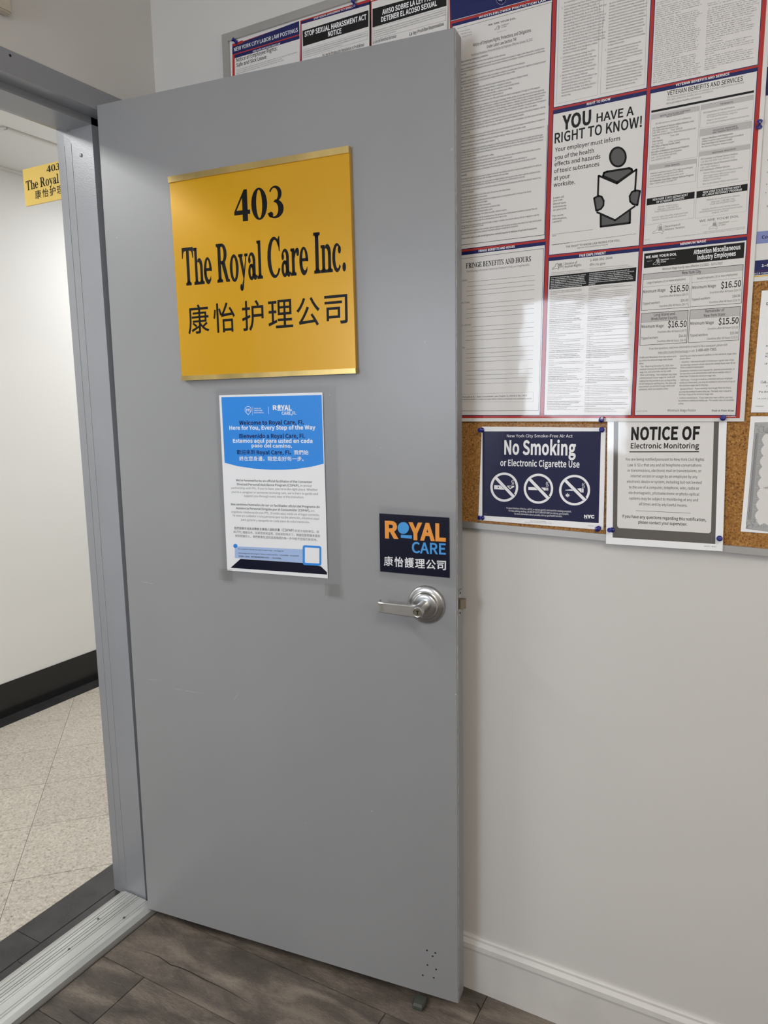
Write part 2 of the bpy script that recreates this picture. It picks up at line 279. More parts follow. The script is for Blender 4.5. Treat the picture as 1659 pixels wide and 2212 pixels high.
"g": [385,[[187,380,118,364,68,318,48,248,56,206,73,172,97,145,77,128,62,105,56,76,60,50,72,30,89,16,89,12,60,-12,41,-40,35,-72,54,-125,108,-159,188,-171,287,-153,352,-106,375,-42,361,8,318,37,246,46,173,46,134,51,114,65,108,86,112,104,132,130,169,119,187,117,256,133,304,178,323,246,319,277,308,302,293,323,368,323,368,370,239,370],[147,324,187,334,227,324,255,294,266,248,255,201,227,170,187,160,148,170,119,201,108,248,119,294],[239,-5,280,-10,305,-25,314,-53,299,-89,259,-117,196,-128,139,-120,102,-97,89,-63,93,-41,105,-20,127,0,175,-5]]],
"h": [414,[[126,543,63,543,63,0,126,0,126,269,160,300,192,319,226,325,267,315,289,283,297,226,297,0,359,0,359,235,347,314,309,363,246,380,199,371,159,349,123,318]]],
"i": [188,[[126,370,63,370,63,0,126,0],[116,524,94,529,73,524,58,509,53,488,58,466,73,452,94,447,116,452,130,466,136,488,130,509]]],
"j": [188,[[126,370,63,370,63,-42,60,-81,46,-106,18,-115,-18,-108,-30,-156,3,-164,24,-165,83,-150,116,-108,126,-42],[116,524,94,529,72,524,58,509,53,488,58,466,72,452,94,447,116,452,130,466,136,488,130,509]]],
"k": [377,[[124,543,63,543,63,0,124,0,124,98,194,179,302,0,370,0,230,221,353,370,284,370,124,175]]],
"l": [194,[[126,543,63,543,63,74,69,29,91,1,128,-9,164,-3,156,44,134,46,128,54]]],
"m": [632,[[285,371,237,380,194,371,156,349,120,317,114,370,63,370,63,0,126,0,126,269,158,300,189,319,218,325,257,315,280,283,287,226,287,0,349,0,349,269,383,300,413,319,443,325,481,315,504,283,512,226,512,0,574,0,574,235,561,314,524,363,462,380,418,371,378,346,339,309,319,347]]],
"n": [416,[[309,363,246,380,199,371,158,349,120,317,114,370,63,370,63,0,126,0,126,269,160,300,192,319,226,325,267,315,289,283,297,226,297,0,359,0,359,235,347,314]]],
"o": [413,[[291,357,207,380,122,357,60,290,35,185,60,80,122,14,207,-9,291,14,354,80,378,185,354,290],[150,309,207,327,263,309,301,260,314,185,301,110,263,61,207,43,150,61,113,110,100,185,113,260]]],
"p": [423,[[320,356,239,380,197,373,157,353,120,327,114,370,63,370,63,-156,126,-156,123,34,157,11,192,-4,226,-9,305,15,364,83,387,191,370,291],[126,277,160,305,193,322,224,327,281,310,312,263,322,190,308,112,270,61,216,44,189,47,158,59,126,82]]],
"q": [423,[[236,375,196,380,117,356,59,289,36,185,55,80,108,14,189,-9,230,-2,268,16,301,43,297,-156,360,-156,360,370,310,370,303,336,270,360],[207,327,238,324,267,311,297,289,297,94,267,66,236,49,203,44,147,61,112,109,100,186,115,260,153,309]]],
"r": [265,[[226,380,187,370,151,344,120,303,114,370,63,370,63,0,126,0,126,238,154,288,186,316,218,324,254,318,266,372,254,377]]],
"s": [319,[[214,374,170,380,101,366,57,328,42,275,59,223,99,190,190,151,222,129,235,98,227,68,202,47,162,40,121,45,85,61,52,84,22,42,61,16,108,-2,160,-9,233,6,279,46,294,101,277,157,235,191,142,229,113,249,102,278,109,305,132,324,171,332,201,327,229,315,254,299,284,338,252,359]]],
"t": [257,[[136,475,84,475,77,370,18,367,18,320,74,320,74,115,83,50,117,7,179,-9,248,5,235,52,193,42,159,50,141,74,136,113,136,320,237,320,237,370,136,370]]],
"u": [414,[[120,370,57,370,57,136,69,56,107,8,171,-9,218,0,257,23,295,58,300,0,352,0,352,370,290,370,290,108,257,72,225,52,190,45,150,55,127,87,120,143]]],
"v": [355,[[74,370,9,370,143,0,216,0,347,370,285,370,181,50,177,50]]],
"w": [547,[[82,370,18,370,121,0,194,0,271,306,275,306,353,0,429,0,529,370,469,370,393,53,389,53,306,370,245,370,162,53,159,53,137,156]]],
"x": [340,[[87,370,20,370,132,193,10,0,76,0,163,153,166,153,261,0,329,0,207,187,320,370,255,370,177,227,173,227]]],
"y": [355,[[74,370,9,370,158,-1,149,-29,130,-70,103,-98,66,-108,38,-102,25,-152,69,-160,132,-142,176,-97,207,-31,347,370,286,370,189,60,186,60]]],
"z": [324,[[298,370,45,370,45,320,219,320,24,33,24,0,304,0,304,50,102,50,298,337]]],
"§": [682,[[402,525,353,529,276,514,225,475,207,419,210,396,220,374,235,357,205,327,188,296,182,267,198,215,244,177,385,125,418,99,427,68,415,33,383,8,332,-1,283,4,247,17,222,32,203,-10,237,-28,280,-40,330,-44,407,-29,462,12,483,74,479,103,468,126,454,142,478,168,494,201,499,238,483,291,438,328,313,371,276,394,262,427,272,455,302,477,347,486,393,481,431,470,456,456,473,499,442,513],[248,316,267,336,414,279,448,226,445,203,436,182,422,164,266,226,239,250,233,276,237,296]]],
"½": [616,[[440,509,398,509,121,-9,164,-9],[161,500,121,500,77,477,48,469,48,438,113,438,113,203,161,203],[517,295,466,306,427,299,393,279,366,249,396,222,414,245,435,260,459,266,490,258,510,237,517,203,501,156,453,100,376,28,376,0,580,0,580,42,454,42,511,101,550,155,564,210,552,263]]],
"¿": [323,[[202,220,147,220,124,130,68,57,36,-27,52,-93,97,-135,164,-149,215,-141,258,-119,295,-87,259,-54,233,-78,203,-93,171,-98,130,-88,105,-61,97,-24,128,49,182,122],[195,374,173,380,150,374,134,357,128,332,134,307,150,290,173,284,195,290,212,307,218,332,212,357]]],
"Á": [415,[[309,619,274,662,166,563,194,531],[172,500,3,0,66,0,115,153,297,153,345,0,412,0,242,500],[205,449,207,449,282,203,130,203]]],
"É": [402,[[69,500,69,0,364,0,364,54,132,54,132,236,321,236,321,290,132,290,132,447,357,447,357,500],[323,619,288,662,180,563,208,531]]],
"Í": [200,[[132,500,69,500,69,0,132,0],[203,619,168,662,60,563,87,531]]],
"Ó": [506,[[364,478,253,509,142,478,67,390,40,252,67,113,142,23,253,-9,364,23,439,113,467,252,439,390],[174,429,253,454,332,429,383,360,402,252,383,143,332,72,253,46,174,72,123,143,104,252,123,360],[355,619,320,662,213,563,240,531]]],
"Ú": [492,[[130,500,67,500,67,206,91,79,154,11,246,-9,338,11,402,79,426,206,426,500,365,500,365,205,349,110,306,61,246,46,187,61,145,110,130,205],[348,619,312,662,205,563,233,531]]],
"á": [384,[[275,361,201,380,144,372,95,354,56,332,80,289,112,308,150,322,191,328,238,314,261,280,267,235,138,209,64,164,40,96,54,39,92,4,148,-9,192,-2,233,18,273,44,278,0,329,0,329,228,316,308],[169,173,267,193,267,90,233,63,200,47,166,42,132,47,109,66,100,100,116,142],[312,554,269,595,161,468,192,437]]],
"é": [378,[[282,358,201,380,121,356,60,289,35,185,59,80,123,14,213,-9,259,-4,300,10,334,29,312,70,284,54,254,44,220,41,157,57,115,102,97,171,347,171,349,206,332,298],[153,317,203,330,252,317,284,278,295,215,96,215,115,277],[309,554,266,595,158,468,190,437]]],
"í": [188,[[126,370,63,370,63,0,126,0],[203,554,159,595,51,468,84,437]]],
"ñ": [416,[[309,363,246,380,199,371,158,349,120,317,114,370,63,370,63,0,126,0,126,269,160,300,192,319,226,325,267,315,289,283,297,226,297,0,359,0,359,235,347,314],[214,533,170,549,127,536,102,499,93,446,135,443,140,475,151,497,170,504,202,487,235,457,280,440,322,454,347,491,357,543,314,545,310,514,298,493,280,486,247,502]]],
"ó": [413,[[291,357,207,380,122,357,60,290,35,185,60,80,122,14,207,-9,291,14,354,80,378,185,354,290],[150,309,207,327,263,309,301,260,314,185,301,110,263,61,207,43,150,61,113,110,100,185,113,260],[315,554,271,595,163,468,195,437]]],
"ú": [414,[[120,370,57,370,57,136,69,56,107,8,171,-9,218,0,257,23,295,58,300,0,352,0,352,370,290,370,290,108,257,72,225,52,190,45,150,55,127,87,120,143],[315,554,271,595,164,468,196,437]]],
"–": [366,[[334,213,31,213,31,171,334,171]]],
"—": [610,[[578,213,31,213,31,171,578,171]]],
"•": [682,[[378,322,341,332,304,322,279,296,269,259,279,223,304,197,341,187,378,197,404,223,413,259,404,296]]],
}

def builtin_glyph(ch):
    """outline of a Chinese character from Blender's own default text font"""
    c = bpy.data.curves.new('han', 'FONT'); c.body = ch; c.resolution_u = 3
    o = bpy.data.objects.new('han', c); COL.objects.link(o)
    me = bpy.data.meshes.new_from_object(o.evaluated_get(bpy.context.evaluated_depsgraph_get()))
    V = [((v.co.x)*1087, (v.co.y+.08)*1087) for v in me.vertices]; dirs = {}
    for p in me.polygons:
        vs = list(p.vertices)
        for i in range(len(vs)):
            e = (vs[i-1], vs[i])
            if (e[1], e[0]) in dirs: del dirs[(e[1], e[0])]
            else: dirs[e] = 1
    bpy.data.objects.remove(o); bpy.data.curves.remove(c); bpy.data.meshes.remove(me)
    nx = {}
    for x, y in dirs: nx.setdefault(x, []).append(y)
    loops = []
    while nx:
        L = [next(iter(nx))]
        while L[-1] in nx:
            w = nx[L[-1]].pop()
            if not nx[L[-1]]: del nx[L[-1]]
            if w == L[0]: break
            L.append(w)
        P_ = [V[i] for i in L]; n = 0
        while n < len(P_) and len(P_) > 3:      # drop points that lie on a straight run
            p, a, b = P_[n], P_[n-1], P_[(n+1)%len(P_)]; l = math.hypot(b[0]-a[0], b[1]-a[1]) or 1
            if abs((p[0]-a[0])*(b[1]-a[1])-(p[1]-a[1])*(b[0]-a[0]))/l < 2.5: P_.pop(n)
            else: n += 1
        if len(P_) > 2: loops.append(P_)
    if loops and sarea(max(loops, key=lambda L: abs(sarea(L)))) < 0: loops = [L[::-1] for L in loops]
    return loops
# a bold serif face drawn from arcs and bars (cap height 700)
def arc(cx, cy, rx, ry, ix, iy, jx, jy, a0, a1, n=14):
    o = [(cx+rx*math.cos(math.radians(a0+(a1-a0)*k/n)), cy+ry*math.sin(math.radians(a0+(a1-a0)*k/n))) for k in range(n+1)]
    i = [(ix+jx*math.cos(math.radians(a0+(a1-a0)*k/n)), iy+jy*math.sin(math.radians(a0+(a1-a0)*k/n))) for k in range(n+1)]
    return [o + i[::-1]]
def elp(cx, cy, rx, ry, n=26): return [(cx+rx*math.cos(2*math.pi*k/n), cy+ry*math.sin(2*math.pi*k/n)) for k in range(n)]
def rg(cx, cy, rx, ry, jx, jy): return [elp(cx,cy,rx,ry), elp(cx,cy,jx,jy)[::-1]]
def rc(x0, y0, x1, y1): return [[(x0,y0),(x1,y0),(x1,y1),(x0,y1)]]
def pg(*p): return [list(p)]
def foot(x0, x1, y=0, d=1, h=26): # bracketed serif under/over a stem spanning x0..x1
    return pg((x0-75,y),(x1+75,y),(x1+75,y+d*h),(x1+20,y+d*(h+8)),(x1,y+d*(h+40)),(x0,y+d*(h+40)),(x0-20,y+d*(h+8)),(x0-75,y+d*h))
SERIF = {
'T':(650,[pg((20,700),(20,520),(46,520),(75,610),(125,655),(258,668),(258,700)),pg((630,700),(630,520),(604,520),(575,610),(525,655),(392,668),(392,700)),rc(258,30,392,700),foot(258,392)]),
'h':(545,[rc(75,20,190,676),pg((15,676),(190,676),(190,650),(75,640),(15,655)),foot(75,190),rc(365,20,480,330),foot(365,480),arc(320,325,160,150,250,318,115,112,0,150)]),
'e':(455,[arc(230,232,208,243,238,240,95,212,0,200),arc(230,232,208,243,275,255,150,205,180,318),rc(120,240,436,270)]),
'R':(720,[rc(110,20,250,690),foot(110,250),foot(110,250,700,-1),arc(330,520,250,180,320,520,118,148,-90,90),rc(240,668,335,700),rc(240,340,335,372),pg((330,362),(470,345),(640,26),(700,26),(700,0),(520,0),(300,340))]),
'o':(500,[rg(250,230,225,245,105,212)]),
'y':(480,[pg((35,455),(160,455),(275,150),(232,10)),pg((395,455),(420,455),(222,-90),(190,-110),(170,-80),(232,10),(262,120)),rc(0,440,215,465),rc(320,440,475,465),elp(105,-140,58,52) and [elp(105,-140,58,52)],arc(130,-95,96,100,112,-88,80,75,-110,0,8)]),
'a':(495,[rc(275,60,390,330),arc(215,330,175,146,190,330,85,116,0,165),[elp(95,345,52,46)],rg(180,128,155,140,62,100),rc(180,228,285,258),pg((275,90),(300,10),(350,-10),(410,-8),(475,40),(462,58),(425,45),(390,75))]),
'l':(265,[rc(75,20,190,676),pg((15,676),(190,676),(190,650),(75,640),(15,655)),foot(75,190)]),
'C':(720,[arc(385,350,345,365,420,350,225,335,40,322),pg((640,715),(662,715),(662,470),(640,470),(612,560),(560,640),(600,680))]),
'r':(420,[rc(65,20,180,455),pg((5,465),(180,465),(180,440),(65,430),(5,445)),foot(65,180),[elp(355,405,58,62)],arc(330,300,170,168,345,290,150,140,90,165,8)]),
'I':(360,[rc(110,20,250,690),foot(110,250),foot(110,250,700,-1)]),
'n':(545,[rc(75,20,190,455),pg((15,465),(190,465),(190,440),(75,430),(15,445)),foot(75,190),rc(365,20,480,330),foot(365,480),arc(320,325,160,150,250,318,115,112,0,150)]),
'c':(450,[arc(235,232,212,243,262,240,125,212,45,318),[elp(360,370,60,58)]]),
'.':(240,[[elp(120,58,72,66)]]),
'4':(500,[[[(20,150),(20,215),(320,690),(405,690),(405,235),(475,235),(475,150),(405,150),(405,0),(265,0),(265,150)],[(70,235),(265,540),(265,235)]]]),
'0':(500,[rg(250,340,222,350,92,322)]),
'3':(500,[arc(215,520,175,170,185,510,112,148,-75,155),arc(200,190,235,200,165,185,130,165,-155,88),[elp(75,75,62,56)]]),
'F':(640,[rc(110,20,250,690),foot(110,250),rc(35,668,560,700),pg((560,700),(560,530),(535,530),(500,620),(440,668),(440,700)),rc(250,340,390,372),pg((390,240),(415,240),(415,470),(390,470),(365,372),(365,340))]),
'G':(770,[arc(385,350,345,365,415,350,220,335,40,325),pg((620,715),(645,715),(645,480),(620,480),(560,600),(585,670)),rc(520,40,655,300),rc(450,285,730,312)]),
'E':(660,[rc(110,20,250,690),foot(110,250),rc(35,668,580,700),rc(110,0,600,32),pg((580,700),(580,530),(555,530),(510,630),(450,668)),pg((600,0),(625,190),(600,190),(540,70),(470,32)),rc(250,340,390,372),pg((390,240),(415,240),(415,470),(390,470),(365,372),(365,340))]),
'B':(670,[rc(110,20,250,690),foot(110,250),foot(110,250,700,-1),arc(340,530,220,170,330,530,95,140,-90,90),arc(350,185,260,185,335,190,120,158,-90,90),rc(240,668,345,700),rc(240,345,355,375),rc(240,0,355,30)]),
'N':(740,[rc(130,20,165,680),rc(570,0,605,690),pg((35,700),(235,700),(605,120),(605,-15),(570,-15),(120,670),(35,676)),rc(40,0,255,26),rc(480,674,695,700)]),
'S':(560,[arc(270,535,215,180,285,540,110,150,40,215),pg((80,440),(160,420),(470,250),(500,130),(380,60),(390,200),(130,330)),arc(270,165,225,180,255,160,115,150,-140,35),pg((440,715),(465,715),(465,500),(440,500),(395,620)),pg((60,-15),(85,-15),(140,60),(90,230),(60,230))]),
'A':(720,[pg((30,26),(95,26),(330,560),(380,700),(350,700),(60,0)),pg((350,715),(385,715),(680,20),(520,20),(315,560)),rc(180,210,500,242),rc(5,0,225,26),rc(440,0,720,26)]),
'D':(730,[rc(110,20,250,690),foot(110,250),foot(110,250,700,-1),arc(330,350,355,350,310,350,225,318,-90,90),rc(240,668,340,700),rc(240,0,340,32)]),
'H':(790,[rc(110,20,250,690),foot(110,250),foot(110,250,700,-1),rc(540,20,680,690),foot(540,680),foot(540,680,700,-1),rc(250,335,540,372)]),
'O':(770,[rg(385,350,350,365,205,335)]),
'U':(730,[rc(110,240,250,690),foot(110,250,700,-1),rc(575,240,610,690),rc(500,674,700,700),arc(360,245,250,260,395,245,180,220,180,360)]),
' ':(250,[]),
}
CACHE = {}
def offset_loop(L, d):
    L = list(L); i = 0
    while i < len(L) and len(L) > 3:      # blunt tips collapse to one corner first
        a, b = L[i-1], L[i]
        if math.hypot(a[0]-b[0], a[1]-b[1]) < 15: L[i-1 if i else len(L)-1] = ((a[0]+b[0])/2, (a[1]+b[1])/2); L.pop(i)
        else: i += 1
    out = []; n = len(L)
    for i in range(n):
        p, a, b = L[i], L[i-1], L[(i+1)%n]
        d1 = (p[0]-a[0], p[1]-a[1]); d2 = (b[0]-p[0], b[1]-p[1])
        l1 = math.hypot(*d1) or 1; l2 = math.hypot(*d2) or 1
        n1 = (d1[1]/l1, -d1[0]/l1); n2 = (d2[1]/l2, -d2[0]/l2)
        mx, my = n1[0]+n2[0], n1[1]+n2[1]; q = mx*mx+my*my
        cr = d1[0]*d2[1]-d1[1]*d2[0]
        k = 2/max(q, .05) if cr < 0 else (2/q if q > .5 else 2.6)
        out.append((p[0]+mx*k*d, p[1]+my*k*d))
    return out
def sarea(L): return sum(L[i-1][0]*L[i][1]-L[i][0]*L[i-1][1] for i in range(len(L)))/2
def inside(p, L):
    r = False
    for i in range(len(L)):
        a, b = L[i-1], L[i]
        if (a[1] > p[1]) != (b[1] > p[1]) and p[0] < (b[0]-a[0])*(p[1]-a[1])/(b[1]-a[1])+a[0]: r = not r
    return r
def nest(loops):
    """one list [outer, holes ...] for each separate piece of a character"""
    outs = [L for L in loops if sarea(L) > 0]; holes = [L for L in loops if sarea(L) <= 0]
    return [[o_]+[h for h in holes if inside(h[0], o_)] for o_ in outs]
def tess(loops):
    tri = tessellate_polygon([[Vector((x,y,0)) for x, y in L] for L in loops]); P_ = [p for L in loops for p in L]
    A = sum(sarea(L) for L in loops); B = sum(abs(sarea([P_[i] for i in t_])) for t_ in tri)
    return tri if A > 0 and abs(A-B) < .02*A else None
def glyph(f, ch, bold):
    key = (f, ch, bold)
    if key in CACHE: return CACHE[key]
    if f == 'S' and ch in SERIF:
        adv, groups = SERIF[ch]; groups = [g for g in groups]; sc = 1/700
    else:
        s = FONT_N.get(ch)
        if not s:      # Chinese character: glyph box scaled to the lettering's units
            loops = builtin_glyph(ch); s = [543, None]
            if not loops: CACHE[key] = (1.0, [], [], 0, .3); return CACHE[key]
        if s[1] is None: adv = 1086
        else: loops = [[(d[i]*2, d[i+1]*2) for i in range(0, len(d), 2)] for d in s[1]]; adv = s[0]*2
        if f == 'M' and loops:   # typewriter spacing
            xs = [p[0] for L in loops for p in L]; sh = 380-(min(xs)+max(xs))/2; loops = [[(x+sh, y) for x, y in L] for L in loops]
        if f == 'M': adv = 760
        groups = [loops] if loops else []; sc = 1/1000
    V, T = [], []
    for g in groups:
        for sub in (nest(g) if f != 'S' else [g]):
            if f == 'S' and bold:
                L2 = [offset_loop(L if (sarea(L) > 0) == (n_ == 0) else L[::-1], bold*700) for n_, L in enumerate(sub)]
            else: L2 = [offset_loop(L, bold*1000/.72*.5) for L in sub] if bold else sub
            tri = tess(L2) if f != 'S' else tessellate_polygon([[Vector((x,y,0)) for x, y in L] for L in L2])
            for part in (.6, .3, 0):     # very sharp corners: settle for a lighter weight
                if tri is None: L2 = [offset_loop(L, bold*part*1000/.72*.5) for L in sub]; tri = tess(L2)
            if tri is None: tri = tessellate_polygon([[Vector((x,y,0)) for x, y in L] for L in L2])
            base = len(V); V += [(x*sc, y*sc) for L in L2 for x, y in L]
            T += [(a+base, b+base, c+base) for a, b, c in tri]
    # keep all triangles facing the reader
    T2 = []
    for a, b, c in T:
        ar = (V[b][0]-V[a][0])*(V[c][1]-V[a][1])-(V[b][1]-V[a][1])*(V[c][0]-V[a][0])
        T2.append((a,b,c) if ar > 0 else (a,c,b))
    xs = [v[0] for v in V] or [0]
    adv = adv*sc + (bold*.5 if f != 'S' else 0)
    CACHE[key] = (adv, V, T2, min(xs), max(xs)); return CACHE[key]
def layout(f, s, bold):
    x = 0; out = []; hi = 0; lo = None
    for ch in s:
        a, V, T, x0, x1 = glyph(f, ch, bold)
        if V:
            if lo is None: lo = x+x0
            hi = x+x1
        out.append((x, V, T)); x += a
    lo = lo or 0
    return out, lo, max(hi-lo, 1e-6)
class Print:
    def __init__(s): s.V = []; s.F = []; s.C = []; s.cols = []
    def ci(s, c):
        if c not in s.cols: s.cols.append(c)
        return s.cols.index(c)
    def text(s, f, b, col, ly, x0, y0, dx, dy, w, h, body):
        """(dx,dy) unit direction; w total width or None (natural width), h cap height"""
        gl, lo, W_ = layout(f, body, b); k = (w/W_) if w else h*abs_k; ci = s.ci(col)
        for gx, V, T in gl:
            if not V: continue
            base = len(s.V)
            for vx, vy in V:
                a = (gx+vx-lo)*k; c = vy*h
                s.V.append((x0+dx*a-dy*c*0, y0+dy*a+c, ly))
            for t in T: s.F.append(tuple(i+base for i in t)); s.C.append(ci)
    def poly(s, col, ly, pts):
        tri = tessellate_polygon([[Vector((x,y,0)) for x, y in pts]]); base = len(s.V); ci = s.ci(col)
        s.V += [(x,y,ly) for x, y in pts]
        for a, b, c in tri:
            ar = (pts[b][0]-pts[a][0])*(pts[c][1]-pts[a][1])-(pts[b][1]-pts[a][1])*(pts[c][0]-pts[a][0])
            s.F.append(tuple(i+base for i in ((a,b,c) if ar > 0 else (a,c,b)))); s.C.append(ci)
    def line(s, col, ly, x0, y0, x1, y1, w):
        L = math.hypot(x1-x0, y1-y0) or 1; ux, uy = (x1-x0)/L, (y1-y0)/L; h = w/2; e = h*.5
        s.poly(col, ly, [(x0-ux*e+uy*h,y0-uy*e-ux*h),(x1+ux*e+uy*h,y1+uy*e-ux*h),(x1+ux*e-uy*h,y1+uy*e+ux*h),(x0-ux*e-uy*h,y0-uy*e+ux*h)])
abs_k = 1.0
def make_print(entries):
    P = Print()
    for e in entries:
        t = e[0]
        if t == 'q': P.poly(e[1], e[2], e[3])
        elif t == 'l': P.line(e[1], e[2], *e[3:8])
        elif t == 't':
            _, col, ly, f, b, x0, y0, x1, y1, h, s = e; w = math.hypot(x1-x0, y1-y0)
            P.text(f, b, col, ly, x0, y0, (x1-x0)/w, (y1-y0)/w, w, h, s)
        elif t == 'b':
            _, col, ly, f, b, ax, ay, zx, zy, rx, k, cap, al, lines = e
            seq = []; pos = 0; first = True
            for it in lines:
                if isinstance(it, str):
                    if not first: pos += 1
                    first = False; seq.append((pos, it))
                else: pos += it
            tot = seq[-1][0] or 1; n = len(seq); pitch = abs(zy-ay)/tot
            k = k if k >= 0 else max(range(n), key=lambda i: layout(f, seq[i][1], b)[2]) if k == -1 else max(range(n), key=lambda i: layout(f, seq[i][1], b)[2])
            h = pitch*cap; fr = seq[k][0]/tot; lx = ax+(zx-ax)*fr; sx = (rx-lx)/layout(f, seq[k][1], b)[2]
            for p_, s in seq:
                fr = p_/tot; x = ax+(zx-ax)*fr; y = ay+(zy-ay)*fr
                ind = len(s)-len(s.lstrip()); 
                gl, lo, W_ = layout(f, s.strip(), b); P.text(f, b, col, ly, x+ind*sx*.3, y, 1, 0, W_*sx, h, s.strip())
    return P
def put_print(name, key, fn, off, parent, finish, lim=(-9,9,-9,9)):
    P = make_print(PRINT[key]); S = .0001
    verts = [tuple(fn(min(max(x*S, lim[0]), lim[1]), min(max(y*S, lim[2]), lim[3]), off+.00004*ly)) for x, y, ly in P.V]
    return obj(name, verts, P.F, None, parent, mats=[ink(c, finish) for c in P.cols], mi=P.C)
def sheet(name, corners, fn, off, th, m, parent=None):
    """thin slab, corners (u,v) counter-clockwise as seen, front face at distance off"""
    v = [tuple(fn(u, w, off)) for u, w in corners]+[tuple(fn(u, w, off-th)) for u, w in corners]; n = len(corners)
    f = [tuple(range(n)), tuple(range(2*n-1, n-1, -1))]+[(i, i+n, (i+1)%n+n, (i+1)%n) for i in range(n)]
    return obj(name, v, f, m, parent)

